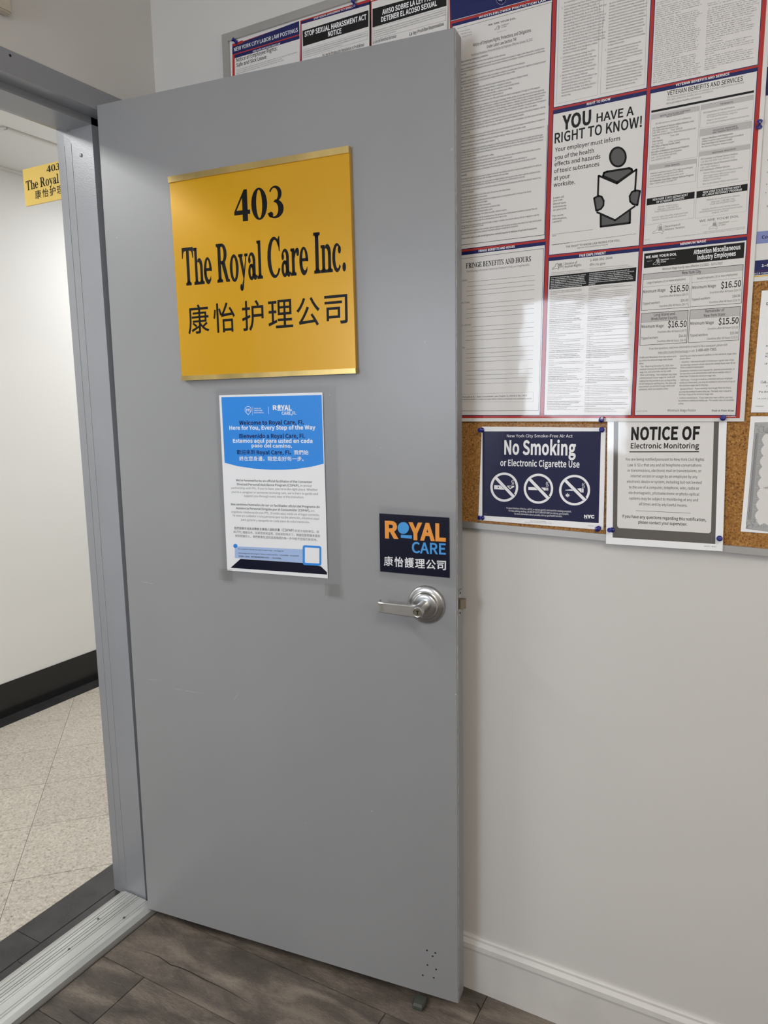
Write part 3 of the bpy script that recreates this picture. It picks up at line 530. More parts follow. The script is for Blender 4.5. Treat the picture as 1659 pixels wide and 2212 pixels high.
PRINT={
"door_sign":[
["t","K",3,"S",0.01,3934,18470,5215,18452,671,"403"],
["t","K",3,"S",0.02,2437,17189,6692,17205,827,"The Royal Care Inc."],
["t","K",3,"N",0.01,2507,16053,3111,16064,654,"康"],
["t","K",3,"N",0.01,3235,16047,3834,16056,663,"怡"],
["t","K",3,"N",0.01,4020,16050,4599,16060,665,"护"],
["t","K",3,"N",0.01,4719,16051,5356,16057,665,"理"],
["t","K",3,"N",0.01,5449,16073,6030,16080,631,"公"],
["t","K",3,"N",0.01,6148,16084,6708,16091,658,"司"],
],
"hall_sign":[
["t","K",3,"S",0.01,-4887,21360,-4291,21360,186,"403"],
["t","K",3,"S",0.01,-5897,20989,-2922,21003,270,"The Royal Care Inc."],
["t","K",3,"N",0.01,-5504,20684,-5222,20682,248,"康"],
["t","K",3,"N",0.01,-5161,20682,-4884,20681,247,"怡"],
["t","K",3,"N",0.01,-4823,20681,-4550,20680,245,"护"],
["t","K",3,"N",0.01,-4491,20680,-4221,20678,243,"理"],
["t","K",3,"N",0.01,-4163,20678,-3897,20677,241,"公"],
["t","K",3,"N",0.01,-3839,20677,-3578,20676,240,"司"],
],
"door_notice":[
["q","blue",1,[[3291,14553],[5977,14563],[5983,13009],[5673,12936],[5277,12875],[4941,12848],[4602,12840],[4143,12854],[3676,12905],[3298,12982]]],
["q","W",2,[[4100,14201],[4109,14214],[4098,14218],[4090,14207]]],
["q","W",2,[[4109,14214],[4115,14228],[4103,14231],[4098,14218]]],
["q","W",2,[[4115,14228],[4119,14243],[4106,14244],[4103,14231]]],
["q","W",2,[[4119,14243],[4119,14258],[4106,14257],[4106,14244]]],
["q","W",2,[[4119,14258],[4116,14273],[4104,14270],[4106,14257]]],
["q","W",2,[[4116,14273],[4110,14287],[4099,14282],[4104,14270]]],
["q","W",2,[[4110,14287],[4102,14300],[4091,14293],[4099,14282]]],
["q","W",2,[[4102,14300],[4091,14311],[4082,14303],[4091,14293]]],
["q","W",2,[[4091,14311],[4077,14320],[4070,14311],[4082,14303]]],
["q","W",2,[[4077,14320],[4062,14327],[4057,14317],[4070,14311]]],
["q","W",2,[[4062,14327],[4046,14331],[4043,14321],[4057,14317]]],
["q","W",2,[[4046,14331],[4029,14333],[4029,14322],[4043,14321]]],
["q","W",2,[[4029,14333],[4012,14332],[4014,14321],[4029,14322]]],
["q","W",2,[[4012,14332],[3996,14328],[4000,14318],[4014,14321]]],
["q","W",2,[[3996,14328],[3980,14321],[3986,14312],[4000,14318]]],
["q","W",2,[[3980,14321],[3966,14312],[3974,14304],[3986,14312]]],
["q","W",2,[[3966,14312],[3953,14301],[3963,14295],[3974,14304]]],
["q","W",2,[[3953,14301],[3943,14289],[3955,14284],[3963,14295]]],
["q","W",2,[[3943,14289],[3936,14275],[3948,14271],[3955,14284]]],
["q","W",2,[[3936,14275],[3932,14260],[3945,14258],[3948,14271]]],
["q","W",2,[[3932,14260],[3931,14245],[3944,14245],[3945,14258]]],
["q","W",2,[[3931,14245],[3933,14229],[3945,14232],[3944,14245]]],
["q","W",2,[[3933,14229],[3938,14215],[3950,14219],[3945,14232]]],
["q","W",2,[[3938,14215],[3945,14202],[3956,14208],[3950,14219]]],
["l","W",2,3951,14205,4022,14132,12],
["l","W",2,4022,14132,4094,14204,11],
["t","W",3,"N",0.05,3977,14210,4104,14209,63,"PPL"],
["l","W",2,4155,14320,4146,14125,6],
["l","W",2,4587,14312,4580,14148,9],
["t","W",3,"N",0.03,4187,14263,4381,14266,25,"YOUR LIFE"],
["t","W",3,"N",0.05,4185,14215,4413,14217,25,"YOUR CARE"],
["t","W",3,"N",0.03,4182,14164,4452,14166,25,"YOUR PEOPLE"],
["t","W",3,"N",0.09,4699,14241,4808,14242,100,"R"],
["t","W",3,"N",0.09,4912,14228,5201,14226,115,"YAL"],
["q","W",2,[[4911,14305],[4909,14294],[4906,14283],[4900,14274],[4893,14266],[4884,14260],[4875,14256],[4865,14255],[4855,14257],[4845,14260],[4837,14266],[4831,14274],[4826,14284],[4823,14295],[4822,14306],[4824,14317],[4827,14327],[4833,14337],[4840,14345],[4849,14350],[4859,14354],[4869,14355],[4879,14354],[4888,14350],[4896,14344],[4903,14336],[4908,14326],[4910,14316]]],
["q","W",2,[[4820,14246],[4935,14245],[4934,14224],[4819,14225]]],
["t","W",3,"N",0.05,4930,14126,5316,14127,69,"CARE,FI."],
["t","navytext",3,"N",0.07,3761,13896,5500,13907,91,"Welcome to Royal Care, Fi."],
["t","W",3,"N",0.07,3478,13780,5798,13793,88,"Here for You, Every Step of the Way"],
["t","navytext",3,"N",0.07,3749,13584,5521,13596,90,"Bienvenido a Royal Care, Fi."],
["t","W",3,"N",0.07,3564,13475,5713,13486,84,"Estamos aquí para usted en cada"],
["t","W",3,"N",0.07,4079,13368,5173,13367,79,"paso del camino."],
["t","navytext",3,"N",0.02,3658,13190,4166,13198,109,"歡迎來到"],
["t","navytext",3,"N",0.07,4212,13202,5145,13212,87,"Royal Care, Fi。"],
["t","W",3,"N",0.02,5218,13209,5602,13210,105,"我們始"],
["t","W",3,"N",0.02,3720,13037,5470,13058,109,"終在您身邊，陪您走好每一步。"],
["t","K",3,"N",0.03,3599,12540,5671,12556,49,"We're honored to be an official facilitator of the Consumer"],
["t","K",3,"N",0.03,3621,12443,5332,12464,49,"Directed Personal Assistance Program (CDPAP),"],
["t","gray",3,"N",0,5361,12465,5649,12466,47,"in proud"],
["t","gray",3,"N",0,3455,12350,5811,12379,49,"partnership with PPL. If you're here, you're in the right place. Whether"],
["t","gray",3,"N",0,3452,12252,5813,12284,49,"you're a caregiver or someone receiving care, we're here to guide and"],
["t","gray",3,"N",0,3806,12168,5451,12192,49,"support you through every step of this transition."],
["t","K",3,"N",0.03,3424,11948,5849,11980,50,"Nos sentimos honrados de ser un facilitador oficial del Programa de"],
["t","K",3,"N",0.03,3561,11857,5594,11883,50,"Asistencia Personal Dirigido por el Consumidor (CDPAP),"],
["t","gray",3,"N",0,5616,11884,5704,11886,43,"en"],
["t","gray",3,"N",0,3426,11762,5836,11791,50,"orgullosa colaboración con PPL. Si estás aquí, estás en el lugar correcto."],
["t","gray",3,"N",0,3455,11674,5829,11704,50,"Ya seas un cuidador o una persona que recibe atención, estamos aquí"],
["t","gray",3,"N",0,3697,11578,5579,11609,50,"para guiarte y apoyarte en cada paso de esta transición."],
["t","K",3,"N",0.01,3488,11354,5150,11383,63,"我們很榮幸成為消費者主導個人協助計畫（CDPAP）"],
["t","gray",3,"N",0,5177,11378,5815,11390,60,"的官方協助單位，並"],
["t","gray",3,"N",0,3459,11258,5838,11290,63,"與 PPL 驕傲合作。如果您來到這裡，您就來對地方了。無論您是照護者還是"],
["t","gray",3,"N",0,3502,11163,5759,11194,63,"接受照護的人，我們都會在這段過渡期間的每一步中給予您指引與支持。"],
["q","paleblue",1,[[3480,10929],[5386,10974],[5374,10644],[3464,10633]]],
["q","blue",2,[[3556,10944],[3554,10933],[3549,10922],[3541,10912],[3531,10903],[3519,10896],[3506,10892],[3493,10890],[3479,10890],[3467,10893],[3455,10898],[3446,10906],[3439,10915],[3435,10925],[3435,10936],[3437,10948],[3442,10959],[3449,10969],[3460,10977],[3471,10984],[3484,10989],[3498,10991],[3512,10990],[3524,10987],[3535,10982],[3545,10975],[3551,10966],[3555,10955]]],
["q","blue",2,[[3450,10916],[3536,10922],[3478,10880]]],
["t","K",3,"N",0.02,3568,10857,4847,10882,29,"Have questions? Just ask. Our team is ready to help — and happy to!"],
["t","K",3,"N",0.02,3563,10752,5268,10793,30,"¿Tiene preguntas? Solo pregunte. Nuestro equipo está listo — y encantado — de ayudarte."],
["t","K",3,"N",0.01,3571,10668,4786,10694,38,"有問題嗎？儘管問，我們的團隊隨時準備好協助您——而且非常樂意。"],
["q","darknavy",1,[[3629,10624],[5374,10644],[5839,10597],[5993,10468],[5991,10410],[3324,10375]]],
["q","blue",3,[[5810,11081],[5832,11078],[5850,11067],[5862,11050],[5865,11031],[5854,10662],[5849,10642],[5836,10625],[5817,10613],[5795,10608],[5413,10598],[5391,10601],[5372,10612],[5360,10629],[5357,10649],[5370,11021],[5375,11042],[5388,11059],[5407,11071],[5430,11075]]],
["q","W",4,[[5800,11032],[5805,11031],[5809,11029],[5812,11025],[5812,11020],[5802,10675],[5801,10671],[5798,10667],[5793,10664],[5788,10663],[5429,10653],[5423,10654],[5419,10657],[5416,10661],[5416,10665],[5428,11013],[5429,11018],[5432,11022],[5436,11024],[5441,11025]]],
],
"door_sticker":[
["t","orange",3,"N",0.1,7470,11383,7793,11389,355,"R"],
["t","orange",3,"N",0.1,8034,11383,8895,11391,351,"YAL"],
["q","sky",2,[[8045,11627],[8041,11597],[8031,11568],[8015,11542],[7994,11520],[7968,11502],[7940,11491],[7910,11486],[7880,11488],[7852,11496],[7826,11510],[7805,11531],[7789,11555],[7780,11583],[7777,11613],[7780,11643],[7791,11672],[7807,11698],[7829,11720],[7854,11738],[7883,11749],[7913,11754],[7942,11752],[7971,11743],[7996,11729],[8017,11709],[8032,11684],[8042,11657]]],
["q","sky",2,[[7851,11466],[8112,11465],[8111,11390],[7850,11394]]],
["t","sky",3,"N",0.05,8108,11078,8894,11088,233,"CARE"],
["t","W",3,"N",0.03,7434,10729,7658,10737,220,"康"],
["t","W",3,"N",0.03,7689,10728,7903,10735,222,"怡"],
["t","W",3,"N",0.03,7936,10726,8160,10735,224,"護"],
["t","W",3,"N",0.03,8182,10728,8412,10737,217,"理"],
["t","W",3,"N",0.03,8434,10730,8664,10740,213,"公"],
["t","W",3,"N",0.03,8689,10730,8897,10738,215,"司"],
],
"city_poster":[
["q","red",1,[[2752,23016],[4736,23059],[4733,22688],[4737,22221],[4795,22007],[2751,21734],[2682,21747]]],
["q","navy",2,[[2746,22991],[4736,23070],[4737,22791],[2739,22800]]],
["q","red",3,[[2748,23034],[3082,23048],[3078,22988],[2745,22974]]],
["q","navy",2,[[2799,22777],[4736,22766],[4733,22693],[2802,22701]]],
["q","paper",2,[[2807,22700],[4733,22691],[4696,21352],[2763,21732]]],
["t","W",3,"N",0.02,2797,22857,4691,22855,83,"NEW YORK CITY LABOR LAW POSTINGS"],
["t","W",3,"N",0.03,3367,22711,4179,22705,34,"PAID SAFE AND SICK LEAVE LAW"],
["t","K",3,"N",0.04,2851,22608,4090,22600,83,"Notice of Employee Rights:"],
["t","K",3,"N",0.04,2849,22494,3765,22489,80,"Safe and Sick Leave"],
["b","gray",3,"N",0.01,2847,22415,2849,22332,4651,0,0.6,"l",["If you work part time or full time at any size business or nonprofit in NYC, or if you work in an NYC household,","you have the right to safe and sick leave to care for yourself or anyone you consider","family regardless of your immigration status. Your employer must give you this notice."]],
["q","red",1,[[4769,23067],[6153,23056],[6633,23059],[6611,21936],[4729,22021]]],
["q","navy",2,[[4795,23045],[6608,23001],[6607,22945],[4792,22987]]],
["q","paper",3,[[4799,22983],[6601,22943],[6565,21147],[4758,21510]]],
["l","navy",4,4790,23037,4771,21844,15],
["t","W",3,"N",0.03,5139,22999,6250,22992,36,"STOP SEXUAL HARASSMENT ACT (ENGLISH)"],
["q","K",4,[[4820,22840],[6573,22841],[6567,22514],[4823,22510]]],
["t","W",5,"N",0.07,4875,22701,6519,22675,100,"STOP SEXUAL HARASSMENT ACT"],
["t","W",5,"N",0.07,5515,22558,5870,22547,99,"NOTICE"],
["l","gray",5,4833,22431,6536,22428,4],
["l","gray",5,6536,22428,6532,22268,4],
["l","gray",5,6532,22268,4826,22263,4],
["l","gray",5,4826,22263,4833,22431,4],
["b","gray",3,"N",0.01,4855,22380,4852,22294,6534,1,0.6,"l",["All employers are required to provide written notice of employees' rights under the Human Rights Law","both in the form of a displayed poster and as an information sheet distributed to individual employees at","the time of hire. This document satisfies the poster requirement."]],
["t","K",4,"N",0.05,5345,22172,6448,22146,61,"La Ley de Protección Retaliation Is Prohibited"],
["q","red",1,[[6591,23010],[8526,22983],[8492,20891],[6557,21287]]],
["q","navy",2,[[6656,22982],[8464,22972],[8464,22564],[6650,22648]]],
["q","paper",3,[[6656,22982],[8451,22948],[8449,20900],[6623,21273]]],
["q","K",4,[[6675,22839],[8428,22791],[8431,22463],[6668,22470]]],
["l","darknavy",3,6628,23001,6632,22099,12],
["l","darknavy",4,8460,22565,8450,21962,9],
["t","W",5,"N",0.07,6914,22665,8181,22658,94,"AVISO SOBRE LA LEY PARA"],
["t","W",5,"N",0.07,6887,22527,8214,22523,95,"DETENER EL ACOSO SEXUAL"],
["l","gray",5,6683,22460,8411,22421,4],
["l","gray",5,8411,22421,8411,22193,4],
["l","gray",5,8411,22193,6678,22220,4],
["l","gray",5,6678,22220,6683,22460,4],
["b","gray",3,"N",0.01,6699,22375,6697,22247,8404,0,0.6,"l",["Todos los empleadores deben proporcionar un aviso por escrito sobre los derechos de los empleados de","conformidad con la Ley de Derechos Humanos de la Ciudad de Nueva York mediante un afiche exhibido y","una hoja de información distribuida a cada empleado en el momento de la contratación. Este documento","cumple con el requisito del afiche."]],
["t","K",3,"N",0.05,6669,22143,7252,22136,64,"La Ley de Derechos Humanos"],
["t","K",3,"N",0.05,7567,22097,8371,22108,62,"La ley Prohíbe Represalias"],
],
"state_poster":[
["q","red",1,[[8503,23980],[14390,23938],[14345,14002],[8640,14009]]],
["q","navy",2,[[8473,23409],[10701,23263],[10718,22090],[8544,22119]]],
["q","navy",2,[[8565,22076],[10677,22045],[10617,17586],[8629,17582]]],
["q","paper",3,[[8582,22015],[10662,21988],[10601,17600],[8645,17597]]],
["q","navy",2,[[8651,17538],[10626,17545],[10579,14056],[8701,14061]]],
["q","paper",3,[[8668,17466],[10609,17477],[10563,14071],[8717,14077]]],
["q","navy",2,[[10759,22835],[12512,22718],[12482,20040],[10723,20036]]],
["q","paper",3,[[10771,22770],[12498,22659],[12469,20052],[10737,20050]]],
["q","navy",2,[[10723,19997],[12481,20003],[12451,17258],[10688,17265]]],
["q","paper",3,[[10735,19921],[12467,19931],[12437,17272],[10702,17280]]],
["q","navy",2,[[10687,17224],[12453,17219],[12418,14051],[10647,14056]]],
["q","paper",3,[[10701,17156],[12439,17156],[12404,14065],[10662,14071]]],
["q","navy",2,[[12564,22486],[14315,22384],[14306,20043],[12538,20040]]],
["q","paper",3,[[12575,22417],[14304,22321],[14295,20055],[12551,20053]]],
["q","navy",2,[[12538,20003],[14306,20009],[14295,17251],[12509,17258]]],
["q","paper",3,[[12549,19935],[14294,19945],[14283,17264],[12522,17272]]],
["q","navy",2,[[12504,17219],[14295,17215],[14283,14045],[12471,14050]]],
["q","paper",3,[[12516,17151],[14283,17151],[14270,14059],[12484,14065]]],
["l","paper",4,8544,22132,10363,22104,9],
["q","W",2,[[9545,22286],[9545,22275],[9554,22274],[9553,22284]]],
["q","W",2,[[9545,22275],[9548,22264],[9556,22264],[9554,22274]]],
["q","W",2,[[9548,22264],[9551,22253],[9559,22253],[9556,22264]]],
["q","W",2,[[9551,22253],[9556,22242],[9564,22243],[9559,22253]]],
["q","W",2,[[9556,22242],[9563,22231],[9570,22234],[9564,22243]]],
["q","W",2,[[9563,22231],[9570,22221],[9576,22225],[9570,22234]]],
["q","W",2,[[9570,22221],[9579,22212],[9584,22216],[9576,22225]]],
["q","W",2,[[9579,22212],[9588,22203],[9592,22209],[9584,22216]]],
["q","W",2,[[9588,22203],[9598,22196],[9601,22202],[9592,22209]]],
["q","W",2,[[9598,22196],[9609,22190],[9611,22196],[9601,22202]]],
["q","W",2,[[9609,22190],[9619,22185],[9620,22192],[9611,22196]]],
["q","W",2,[[9619,22185],[9631,22181],[9630,22189],[9620,22192]]],
["q","W",2,[[9631,22181],[9642,22179],[9640,22187],[9630,22189]]],
["q","W",2,[[9642,22179],[9652,22179],[9650,22186],[9640,22187]]],
["q","W",2,[[9652,22179],[9663,22179],[9660,22187],[9650,22186]]],
["q","W",2,[[9663,22179],[9673,22182],[9668,22189],[9660,22187]]],
["q","W",2,[[9673,22182],[9682,22185],[9677,22193],[9668,22189]]],
["q","W",2,[[9682,22185],[9690,22191],[9684,22197],[9677,22193]]],
["q","W",2,[[9690,22191],[9697,22197],[9691,22203],[9684,22197]]],
["q","W",2,[[9697,22197],[9704,22204],[9696,22210],[9691,22203]]],
["q","W",2,[[9704,22204],[9708,22213],[9700,22218],[9696,22210]]],
["q","W",2,[[9708,22213],[9712,22222],[9703,22226],[9700,22218]]],
["q","W",2,[[9712,22222],[9714,22232],[9705,22236],[9703,22226]]],
["q","W",2,[[9714,22232],[9714,22243],[9706,22245],[9705,22236]]],
["q","W",2,[[9568,22270],[9570,22262],[9576,22262],[9575,22269]]],
["q","W",2,[[9570,22262],[9572,22255],[9579,22256],[9576,22262]]],
["q","W",2,[[9572,22255],[9576,22248],[9582,22249],[9579,22256]]],
["q","W",2,[[9576,22248],[9580,22241],[9585,22243],[9582,22249]]],
["q","W",2,[[9580,22241],[9585,22234],[9589,22237],[9585,22243]]],
["q","W",2,[[9585,22234],[9590,22228],[9594,22231],[9589,22237]]],
["q","W",2,[[9590,22228],[9596,22222],[9600,22226],[9594,22231]]],
["q","W",2,[[9596,22222],[9602,22217],[9605,22221],[9600,22226]]],
["q","W",2,[[9602,22217],[9609,22212],[9611,22217],[9605,22221]]],
["q","W",2,[[9609,22212],[9616,22208],[9617,22214],[9611,22217]]],
["q","W",2,[[9616,22208],[9623,22205],[9624,22211],[9617,22214]]],
["q","W",2,[[9623,22205],[9630,22203],[9630,22209],[9624,22211]]],
["q","W",2,[[9630,22203],[9638,22202],[9637,22208],[9630,22209]]],
["q","W",2,[[9638,22202],[9645,22201],[9643,22207],[9637,22208]]],
["q","W",2,[[9645,22201],[9652,22201],[9649,22208],[9643,22207]]],
["q","W",2,[[9652,22201],[9658,22203],[9655,22209],[9649,22208]]],
["q","W",2,[[9658,22203],[9665,22205],[9661,22210],[9655,22209]]],
["q","W",2,[[9665,22205],[9670,22207],[9666,22213],[9661,22210]]],
["q","W",2,[[9670,22207],[9675,22211],[9671,22216],[9666,22213]]],
["q","W",2,[[9675,22211],[9680,22215],[9675,22220],[9671,22216]]],
["q","W",2,[[9680,22215],[9684,22220],[9678,22225],[9675,22220]]],
["q","W",2,[[9684,22220],[9687,22226],[9681,22230],[9678,22225]]],
["q","W",2,[[9687,22226],[9690,22232],[9683,22235],[9681,22230]]],
["q","W",2,[[9690,22232],[9691,22238],[9685,22241],[9683,22235]]],
["q","W",3,[[9540,22260],[9538,22256],[9534,22255],[9530,22258],[9528,22263],[9530,22267],[9534,22268],[9538,22265]]],
["q","W",3,[[9555,22229],[9553,22226],[9549,22225],[9545,22228],[9543,22232],[9545,22236],[9549,22237],[9553,22234]]],
["q","W",3,[[9578,22203],[9576,22199],[9572,22198],[9568,22201],[9566,22206],[9568,22209],[9572,22210],[9576,22207]]],
["q","W",3,[[9606,22182],[9604,22178],[9600,22177],[9596,22180],[9594,22185],[9596,22189],[9600,22190],[9604,22187]]],
["q","W",3,[[9637,22170],[9635,22166],[9631,22165],[9627,22168],[9625,22173],[9626,22176],[9631,22177],[9635,22174]]],
["q","W",3,[[9667,22166],[9666,22163],[9661,22162],[9657,22165],[9655,22169],[9657,22173],[9661,22174],[9665,22171]]],
["q","W",3,[[9695,22173],[9693,22169],[9689,22168],[9685,22171],[9683,22176],[9685,22180],[9689,22181],[9693,22178]]],
["q","W",3,[[9717,22189],[9715,22185],[9711,22184],[9707,22187],[9705,22191],[9707,22195],[9711,22196],[9715,22193]]],
["q","W",3,[[9731,22212],[9730,22208],[9726,22207],[9721,22210],[9720,22214],[9721,22218],[9726,22219],[9730,22216]]],
["l","W",3,9576,22255,9683,22249,8],
["l","W",3,9629,22300,9630,22230,8],
["t","W",4,"N",0.05,9156,22034,10545,22005,36,"WHISTLEBLOWER PROTECTION LAW"],
["l","K",4,8692,21952,10659,21953,6],
["l","K",4,10659,21953,10634,20103,7],
["l","K",4,10618,19748,10591,17678,8],
["l","K",4,10594,17678,8801,17680,9],
["l","K",4,8801,17680,8457,17681,10],
["t","K",4,"N",0.05,9364,21841,9944,21832,29,"WE ARE YOUR DOL"],
["l","K",5,9501,21739,9507,21748,5],
["l","K",5,9507,21748,9542,21763,5],
["l","K",5,9542,21763,9549,21790,5],
["l","K",5,9549,21790,9574,21799,5],
["l","K",5,9574,21799,9578,21798,5],
["l","K",5,9578,21798,9584,21755,5],
["l","K",5,9584,21755,9595,21737,5],
["l","K",5,9595,21737,9587,21723,5],
["l","K",5,9587,21723,9568,21738,5],
["l","K",5,9568,21738,9501,21736,5],
["t","K",3,"N",0.09,9575,21781,9612,21780,11,"NEW"],
["t","K",3,"N",0.09,9573,21765,9615,21763,11,"YORK"],
["t","K",3,"N",0.09,9571,21749,9617,21747,11,"STATE"],
["t","K",4,"N",0.02,9643,21774,9799,21774,24,"Department"],
["t","K",4,"N",0.02,9643,21739,9754,21740,24,"of Labor"],
["l","K",2,9392,21783,9480,21782,5],
["l","K",2,9823,21782,9922,21782,5],
["t","gray",4,"N",0,9549,21671,9747,21672,17,"www.labor.ny.gov"],
["t","K",4,"N",0.04,9040,21533,10253,21527,58,"Notice of Employee Rights, Protections, and Obligations"],
["t","K",4,"N",0.04,9333,21433,9957,21437,55,"Under Labor Law Section 740"],
["t","K",4,"N",0.01,8999,21354,10286,21360,46,"Prohibited Retaliatory Personnel Action by Employers Effective January 26, 2022"],
["t","gray",4,"N",0.01,8635,21878,8978,21866,22,"Division of Labor Standards"],
["t","gray",4,"N",0.01,8764,21822,9011,21810,22,"State Office Campus"],
["t","gray",4,"N",0.01,8799,21761,9011,21759,22,"Albany, NY 12226"],
["t","K",4,"N",0.05,8573,21283,9368,21289,31,"§ 740. Retaliatory action by employers; prohibition."],
["t","K",4,"N",0.03,8573,21221,9731,21215,30,"1. Definitions. For purposes of this section, unless the context specifically indicates otherwise:"],
["t","K",4,"N",0.03,8573,21146,10530,21151,30,"(a) \"Employee\" means an individual who performs services for and under the control and direction of an employer for wages or other remuneration, including former"],
["t","K",4,"N",0.03,8573,21096,10537,21103,30,"employees, or natural persons employed as independent contractors to carry out work in furtherance of an employer's business enterprise who are not themselves"],
["t","K",4,"N",0.03,8573,21042,8894,21041,30,"employers."],
["t","K",4,"N",0.03,8573,20973,10138,20979,30,"(b) \"Employer\" means any person, firm, partnership, institution, corporation, or association that employs one or more employees."],
["t","K",4,"N",0.03,8573,20901,10560,20910,30,"(c) \"Law, rule or regulation\" includes: (i) any duly enacted federal, state or local statute or ordinance or executive order; (ii) any rule or regulation promulgated pursuant"],
["t","K",4,"N",0.03,8573,20850,9939,20859,30,"to such statute or ordinance or executive order; or (iii) any judicial or administrative decision, ruling or order."],
["t","K",4,"N",0.03,8573,20787,9170,20792,30,"(d) \"Public body\" includes the following:"],
["t","K",4,"N",0.03,8573,20725,10201,20738,30,"(i) the United States Congress, any state legislature, or any elected local governmental body, or any member or employee thereof;"],
["t","K",4,"N",0.03,8573,20670,9864,20679,30,"(ii) any federal, state, or local court, or any member or employee thereof, or any grand or petit jury;"],
["t","K",4,"N",0.03,8573,20613,10027,20627,30,"(iii) any federal, state, or local regulatory, administrative, or public agency or authority, or instrumentality thereof;"],
["t","K",4,"N",0.03,8573,20558,9885,20567,30,"(iv) any federal, state, or local law enforcement agency, prosecutorial office, or police or peace officer;"],
["t","K",4,"N",0.03,8573,20504,9697,20515,30,"(v) any federal, state or local department of an executive branch of government; or"],
["t","K",4,"N",0.03,8573,20448,10457,20462,30,"(vi) any division, board, bureau, office, committee, or commission of any of the public bodies described in subparagraphs (i) through (v) of this paragraph."],
["t","K",4,"N",0.03,8573,20377,10538,20398,30,"(e) \"Retaliatory action\" means an adverse action taken by an employer or his or her agent to discharge, threaten, penalize, or in any other manner discriminate against any"],
["t","K",4,"N",0.03,8573,20327,10571,20348,30,"employee or former employee exercising his or her rights under this section, including (i) adverse employment actions or threats to take such adverse employment actions"],
["t","K",4,"N",0.03,8573,20277,10550,20299,30,"against an employee in the terms of conditions of employment including but not limited to discharge, suspension, or demotion; (ii) actions or threats to take such actions"],
["t","K",4,"N",0.03,8573,20219,10509,20252,30,"that would adversely impact a former employee's current or future employment; or (iii) threatening to contact or contacting United States immigration authorities or"],
["t","K",4,"N",0.03,8573,20169,10581,20202,30,"otherwise reporting or threatening to report an employee's suspected citizenship or immigration status or the suspected citizenship or immigration status of an employee's"],
["t","K",4,"N",0.03,8573,20112,10400,20146,30,"family or household member, as defined in subdivision two of section four hundred fifty-nine-a of the social services law, to a federal, state, or local agency."],
["t","K",4,"N",0.03,8573,20043,10570,20080,30,"(f) \"Supervisor\" means any individual within an employer's organization who has the authority to direct and control the work performance of the affected employee; or who has"],
["t","K",4,"N",0.03,8573,19993,10137,20023,30,"managerial authority to take corrective action regarding the violation of the law, rule or regulation of which the employee complains."],
["t","K",4,"N",0.03,8573,19940,10559,19963,30,"2. Prohibitions. An employer shall not take any retaliatory action against an employee, whether or not within the scope of the employee's job duties, because such employee"],
["t","K",4,"N",0.03,8573,19892,8981,19895,30,"does any of the following:"],
["t","K",4,"N",0.03,8573,19815,10562,19854,30,"(a) discloses, or threatens to disclose to a supervisor or to a public body an activity, policy or practice of the employer that the employee reasonably believes is in violation of"],
["t","K",4,"N",0.03,8573,19779,10177,19783,30,"law, rule or regulation or that the employee reasonably believes poses a substantial and specific danger to the public health or safety;"],
["t","K",4,"N",0.03,8573,19702,10554,19719,30,"(b) provides information to, or testifies before, any public body conducting an investigation, hearing or inquiry into any such activity, policy or practice by such employer; or"],
["t","K",4,"N",0.03,8573,19635,9528,19646,30,"(c) objects to, or refuses to participate in any such activity, policy or practice."],
["t","K",4,"N",0.03,8573,19563,10528,19572,30,"3. Application. The protection against retaliatory action provided by paragraph (a) of subdivision two of this section pertaining to disclosure to a public body shall not apply"],
["t","K",4,"N",0.03,8573,19516,10545,19530,30,"to an employee who makes such disclosure to a public body unless the employee has made a good faith effort to notify his or her employer by bringing the activity, policy or"],
["t","K",4,"N",0.03,8573,19468,10537,19477,30,"practice to the attention of a supervisor of the employer and has afforded such employer a reasonable opportunity to correct such activity, policy or practice. Such employer"],
["t","K",4,"N",0.03,8573,19419,9123,19424,30,"notification shall not be required where:"],
["t","K",4,"N",0.03,8573,19357,9502,19374,30,"(a) there is an imminent and serious danger to the public health or safety;"],
["t","K",4,"N",0.03,8573,19302,10484,19318,30,"(b) the employee reasonably believes that reporting to the supervisor would result in a destruction of evidence or other concealment of the activity, policy or practice;"],
["t","K",4,"N",0.03,8573,19244,9896,19261,30,"(c) such activity, policy or practice could reasonably be expected to lead to endangering the welfare of a minor;"],
["t","K",4,"N",0.03,8573,19190,10209,19204,30,"(d) the employee reasonably believes that reporting to the supervisor would result in physical harm to the employee or any other person; or"],
["t","K",4,"N",0.03,8573,19132,10399,19154,30,"(e) the employee reasonably believes that the supervisor is already aware of the activity, policy or practice and will not correct such activity, policy or practice."],
["t","K",4,"N",0.05,8573,19050,8915,19073,31,"4. Violation; remedy."],
["t","K",4,"N",0.03,8573,18990,10513,19010,30,"(a) An employee who has been the subject of a retaliatory action in violation of this section may institute a civil action in a court of competent jurisdiction for relief as set"],
["t","K",4,"N",0.03,8573,18943,9829,18954,30,"forth in subdivision five of this section within two years after the alleged retaliatory action was taken."],
["t","K",4,"N",0.03,8573,18872,10492,18889,30,"(b) Any action authorized by this section may be brought in the county in which the alleged retaliatory action occurred, in the county in which the complainant resides,"],
["t","K",4,"N",0.03,8573,18828,10174,18840,30,"or in the county in which the employer has its principal place of business. In any such action, the parties shall be entitled to a jury trial."],
["t","K",4,"N",0.03,8573,18757,10504,18771,30,"(c) It shall be a defense to any action brought pursuant to this section that the retaliatory action was predicated upon grounds other than the employee's exercise of any"],
["t","K",4,"N",0.03,8573,18700,9068,18715,30,"rights protected by this section."],
["t","K",4,"N",0.03,8573,18635,9869,18644,30,"5. Relief. In any action brought pursuant to subdivision four of this section, the court may order relief as follows:"],
["t","K",4,"N",0.03,8573,18578,9364,18588,30,"(a) an injunction to restrain continued violation of this section;"],
